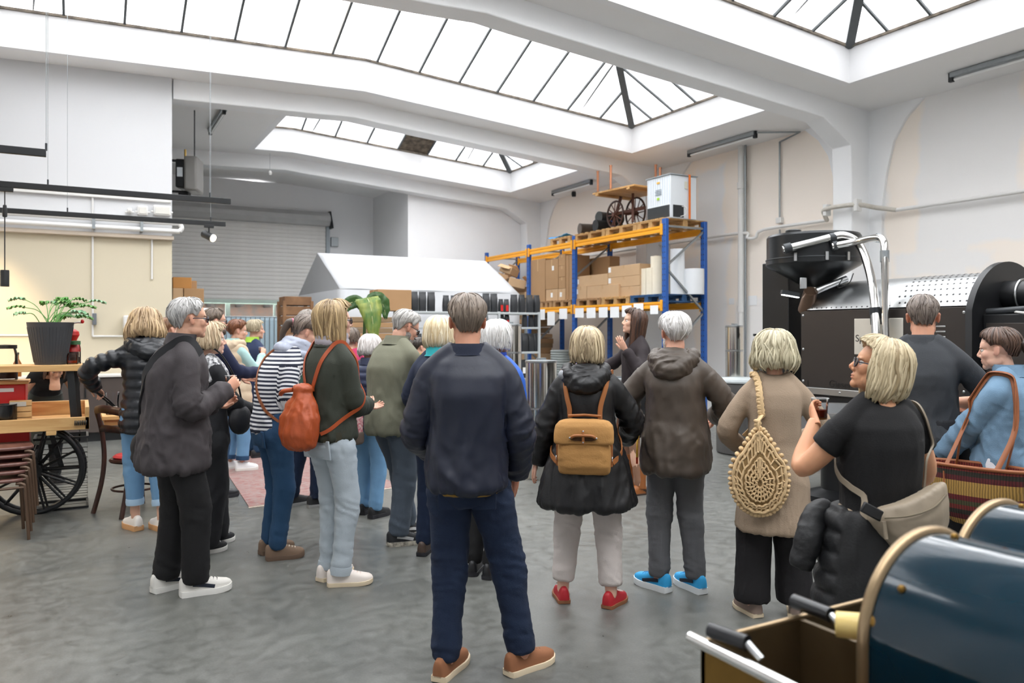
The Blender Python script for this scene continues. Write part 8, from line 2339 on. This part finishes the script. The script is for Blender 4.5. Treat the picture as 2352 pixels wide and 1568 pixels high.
for q in (.12, .24, .36, .5, .64, .8, .92):
    pts = []
    nn = 64
    for k in range(nn + 1):
        a = 2 * math.pi * k / nn; w = q + .018 * math.sin(k * (2.4 if q < .6 else 1.7)); x, z = teardrop(a, w)
        pts.append(np.array([cb[0] + x, yy(w) + .004 * math.sin(k * 2.1), cb[2] + z - (.02 if q < .7 else 0)]) * s)
    MB().tube(pts, (.0065 if q < .9 else .011) * s, 6, cap=False).build('crochet_round', m_straw, t, 60)
for q0, q1, n in ((.12, .24, 12), (.24, .36, 18), (.36, .5, 22), (.64, .8, 30), (.8, .92, 34)):
    for k in range(n):
        a = 2 * math.pi * (k + .5) / n; x0, z0 = teardrop(a, q0); x1, z1 = teardrop(a + .06, q1)
        MB().tube([np.array([cb[0] + x0, yy(q0) - .003, cb[2] + z0 - (.02 if q0 < .7 else 0)]) * s, np.array([cb[0] + x1, yy(q1) - .003, cb[2] + z1 - (.02 if q1 < .7 else 0)]) * s], .005 * s, 5).build('crochet_stitch', m_straw, t, 60)
edge = [np.array([cb[0] + teardrop(a, 1.03)[0], cb[1] - .005, cb[2] + teardrop(a, 1.03)[1]]) for a in np.linspace(.25, 2 * np.pi - .25, 46)]
for k in range(45): MB().ell((edge[k] + edge[k + 1]) / 2 * s, np.array([.017, .02, .014]) * s, rotm(rn.uniform(-30, 30), rn.uniform(-30, 30), 0), 10, 6).build('edge_knot', m_straw, t, 60)
sx = -.115
pl_ = spath([np.array([cb[0], cb[1], cb[2] + .28]), np.array([sx - .01, -.24, 1.28]), sp_((sx, -.165, 1.42)), sp_((sx - .005, -.06, 1.5)), sp_((sx, .07, 1.45)), sp_((sx, .14, 1.3)), np.array([sx - .02, .16, 1.12])], 7)
pl_ = np.concatenate([pl_[:5], conform('cardigan', pl_[5:], .14, .014)])
MB().tube(pl_ * s, [(.022 * s, .011 * s)] * len(pl_), 10, up=(1, 0, 0)).build('braided_strap', m_straw, t, 60)
for k in range(0, len(pl_) - 1, 1):
    MB().ell(pl_[k] * s, np.array([.024, .014, .014]) * s, rotm(20 * (-1) ** k, 20 * (-1) ** k, 0), 10, 6).build('braid_knot', m_straw, t, 60)

# beige sling bag of the blonde woman
pk = PEOPLE['blonde']; s = pk['s']; sp_ = pk['spine']
t = in_person('blonde', 'beige_sling_bag', 'beige nylon sling bag worn across the back of the blonde woman', 'bag')
m_bei = mk('beige_nylon', '#8f8270', .6, bump=.15, bscale=60, var=.05)
V_, F_ = MB().loft([[np.array([x + .0, y, z]) for (y, z) in ((-.2 - d_ , zc + h_ * .9), (-.215 - d_ * 1.2, zc + h_ * .3), (-.21 - d_ * 1.3, zc - h_ * .4), (-.19 - d_, zc - h_), (-.17, zc - h_ * .9), (-.165, zc), (-.17, zc + h_ * .8))]
                    for x, zc, h_, d_ in ((-.07, .97, .012, .0), (-.03, .96, .06, .02), (.03, .935, .11, .04), (.1, .94, .14, .05), (.18, .965, .145, .045), (.25, 1.0, .12, .03), (.285, 1.04, .06, .0))]).VF()
a_ = .0
V2 = np.array(V_) + np.array([-.07, 0, .05]); bend = (V2[:, 0] ** 2) * 1.6; V2[:, 1] += bend * .9
me, P = remesh(V2, F_, .008, 3); N = vnorm(me); P = P + N * folds(P, N, np.tile([1., 0, 0], (len(P), 1)), 4, 9, .007, 3)[:, None]; setco(me, P * s); put('pouch', me, m_bei, t)
MB().tube(np.array(spath([(-.13, -.235, 1.035), (-.04, -.272, 1.05), (.06, -.275, 1.08), (.16, -.22, 1.12)], 5)) * s, .004 * s, 6).build('zip', mk('zip_beige', '#7a6f5c', .5), t, 60)
strap('blonde', [(-.13, -.2, 1.02), (-.17, -.18, 1.06), (-.2, -.13, 1.1), (-.225, -.02, 1.14), (-.2, .14, 1.2), sp_((-.05, .2, 1.3)), sp_((.12, .17, 1.42)), sp_((.165, .03, 1.49)), sp_((.18, -.07, 1.46)), sp_((.215, -.13, 1.35)), (.225, -.15, 1.2), (.2, -.14, 1.1)], m_bei, t, .012)
MB().cbox(np.array([-.16, -.2, 1.055]) * s, np.array([.1, .016, .045]) * s, rotm(0, 28, 0)).build('buckle', mk('black_buckle', '#16171a', .4), t, bevel=.005)
MB().tube(np.array([(-.125, -.225, 1.02), (-.12, -.235, .95)]) * s, [.009 * s, .008 * s], 8).build('zip_pull', m_bei, t, 60)

# striped basket bag of the denim woman
pk = PEOPLE['denim']; s = pk['s']; sp_ = pk['spine']
t = in_person('denim', 'woven_basket_bag', 'large striped woven basket bag under the arm of the woman in denim', 'bag')
def basket_mat():
    m, tt_, b = nt('striped_woven_straw'); N, L = tt_.nodes, tt_.links
    tc = N.new('ShaderNodeTexCoord'); sp2 = N.new('ShaderNodeSeparateXYZ'); L.new(tc.outputs['Object'], sp2.inputs[0])
    mul = N.new('ShaderNodeMath'); mul.operation = 'MULTIPLY_ADD'; mul.inputs[1].default_value = 5.2; mul.inputs[2].default_value = .2; L.new(sp2.outputs['Z'], mul.inputs[0])
    fr = N.new('ShaderNodeMath'); fr.operation = 'FRACT'; L.new(mul.outputs[0], fr.inputs[0])
    rp = N.new('ShaderNodeValToRGB'); rp.color_ramp.interpolation = 'CONSTANT'
    e = rp.color_ramp.elements; e[0].color = hx('#b08a45'); e[1].position = .36; e[1].color = hx('#5c1a1e')
    for p_, c_ in ((.5, '#2b2a20'), (.62, '#7a2a24'), (.74, '#4a4a2c'), (.86, '#6a1d20')): q = rp.color_ramp.elements.new(p_); q.color = hx(c_)
    L.new(fr.outputs[0], rp.inputs[0])
    w = N.new('ShaderNodeTexWave'); w.inputs['Scale'].default_value = 26; w.inputs['Distortion'].default_value = 1.5; w.bands_direction = 'Y'; L.new(tc.outputs['Object'], w.inputs['Vector'])
    mx = N.new('ShaderNodeMix'); mx.data_type = 'RGBA'; mx.blend_type = 'MULTIPLY'; mx.inputs[0].default_value = .55; L.new(rp.outputs[0], mx.inputs[6]); L.new(w.outputs[0], mx.inputs[7])
    L.new(mx.outputs[2], b.inputs['Base Color']); b.inputs['Roughness'].default_value = .85
    bp = N.new('ShaderNodeBump'); bp.inputs['Strength'].default_value = .6; bp.inputs['Distance'].default_value = .006; L.new(w.outputs[0], bp.inputs['Height']); L.new(bp.outputs[0], b.inputs['Normal'])
    return m
bc0 = np.array([-.27, .06, .84])
V_, F_ = MB().loft([ringel(bc0 + np.array([0, 0, z]), a, b, (1, 0, 0), (0, 1, 0), 40) for z, a, b in ((-.2, .05, .06), (-.19, .075, .12), (-.12, .1, .2), (-.02, .11, .25), (.08, .105, .27), (.13, .1, .275), (.135, .085, .255), (.06, .085, .24), (.05, .01, .02))]).VF()
MB().add(np.array(V_) * s, F_).build('basket', basket_mat(), t, 50)
MB().tube(np.concatenate([ringel(bc0 + np.array([0, 0, .135]), .1, .272, (1, 0, 0), (0, 1, 0), 40), ringel(bc0 + np.array([0, 0, .135]), .1, .272, (1, 0, 0), (0, 1, 0), 40)[:1]]) * s, .011 * s, 8, cap=False).build('rim', m_tanl, t, 60)
for sg in (-1, 1):
    hp_ = spath([bc0 + np.array([sg * .08, .13, .12]), (-.22, .14, 1.18), sp_((-.13, .06, 1.45)), sp_((-.125, -.02, 1.47)), sp_((-.13, -.08, 1.44)), (-.21, -.12, 1.2), bc0 + np.array([sg * .08, -.13, .12])], 6)
    hp_[9:-9] = conform('denim', hp_[9:-9], .12, .01 + .012 * (sg + 1) / 2)
    MB().tube(hp_ * s, [(.014 * s, .005 * s)] * len(hp_), 8).build('leather_handle', m_tanl, t, 60)
MB().tube(np.array(spath([bc0 + np.array([-.1, .13, .1]), bc0 + np.array([-.12, .12, .0]), bc0 + np.array([-.12, .14, -.08])], 4)) * s, .004 * s, 6).build('tassel', m_tanl, t, 60)
# pink patterned tote of the short woman
pk = PEOPLE['quilted']; s = pk['s']
t = in_person('quilted', 'patterned_tote', 'pink flower-patterned tote with a brown base beside the sage jacket', 'bag')
V_, F_ = MB().loft(profbag([(.78, .12, .05, -.1, 0), (.8, .14, .06, -.1, 0), (.95, .145, .06, -.1, 0), (1.12, .14, .05, -.1, 0)], -.2, 4)).VF()
me, P = remesh(V_, F_, .012, 2); setco(me, P * s); put('tote_body', me, mk('pink_floral_cloth', '#b3465c', .9, col2='#d8c3bd', vscale=55), t)
V_, F_ = MB().loft(profbag([(.72, .13, .06, -.1, 0), (.74, .15, .07, -.1, 0), (.84, .152, .07, -.1, 0)], -.2, 4)).VF()
me, P = remesh(V_, F_, .012, 2); setco(me, P * s); put('tote_base', me, mk('brown_tote_base', '#5f5148', .8), t)
MB().tube(np.array(spath([(-.2, -.2, 1.1), (-.2, -.16, 1.35), (-.15, -.06, 1.5), (-.16, .1, 1.4)], 5)) * s, .01 * s, 8).build('handle', MATS['brown_tote_base'], t, 60)
# phone
c = pw('pinkphone', PEOPLE['pinkphone']['palmR'] + np.array([0, .03, .03]))
t = thing('mobile_phone', 'black mobile phone held up in the background', 'phone', c, PEOPLE['pinkphone']['root'].rotation_euler.z)
MB().box(-.036, .036, -.005, .005, -.07, .07).build('case', m_black, t, bevel=.004)
MB().box(-.032, .032, -.0065, -.005, -.064, .064).build('screen', mk('phone_screen', '#23323c', .1), t)
# tongs / jug handle in the puffer woman's hand
c = pw('puffer', PEOPLE['puffer']['palmL'])
t = thing('black_tongs', 'black serving tongs in the hand of the woman in the puffer jacket', 'tongs', c, PEOPLE['puffer']['root'].rotation_euler.z)
for sg in (-1, 1): MB().tube(spath([(-.02, -.04, .04), (.05 + sg * .012, .03, -.02), (.12 + sg * .006, .1, -.09)], 4), [(.012, .004)] * 9, 8).build('arm', m_black, t, 60)
MB().cyl((-.03, -.045, .045), (-.01, -.035, .035), .012, n=10).build('hinge', m_black, t)
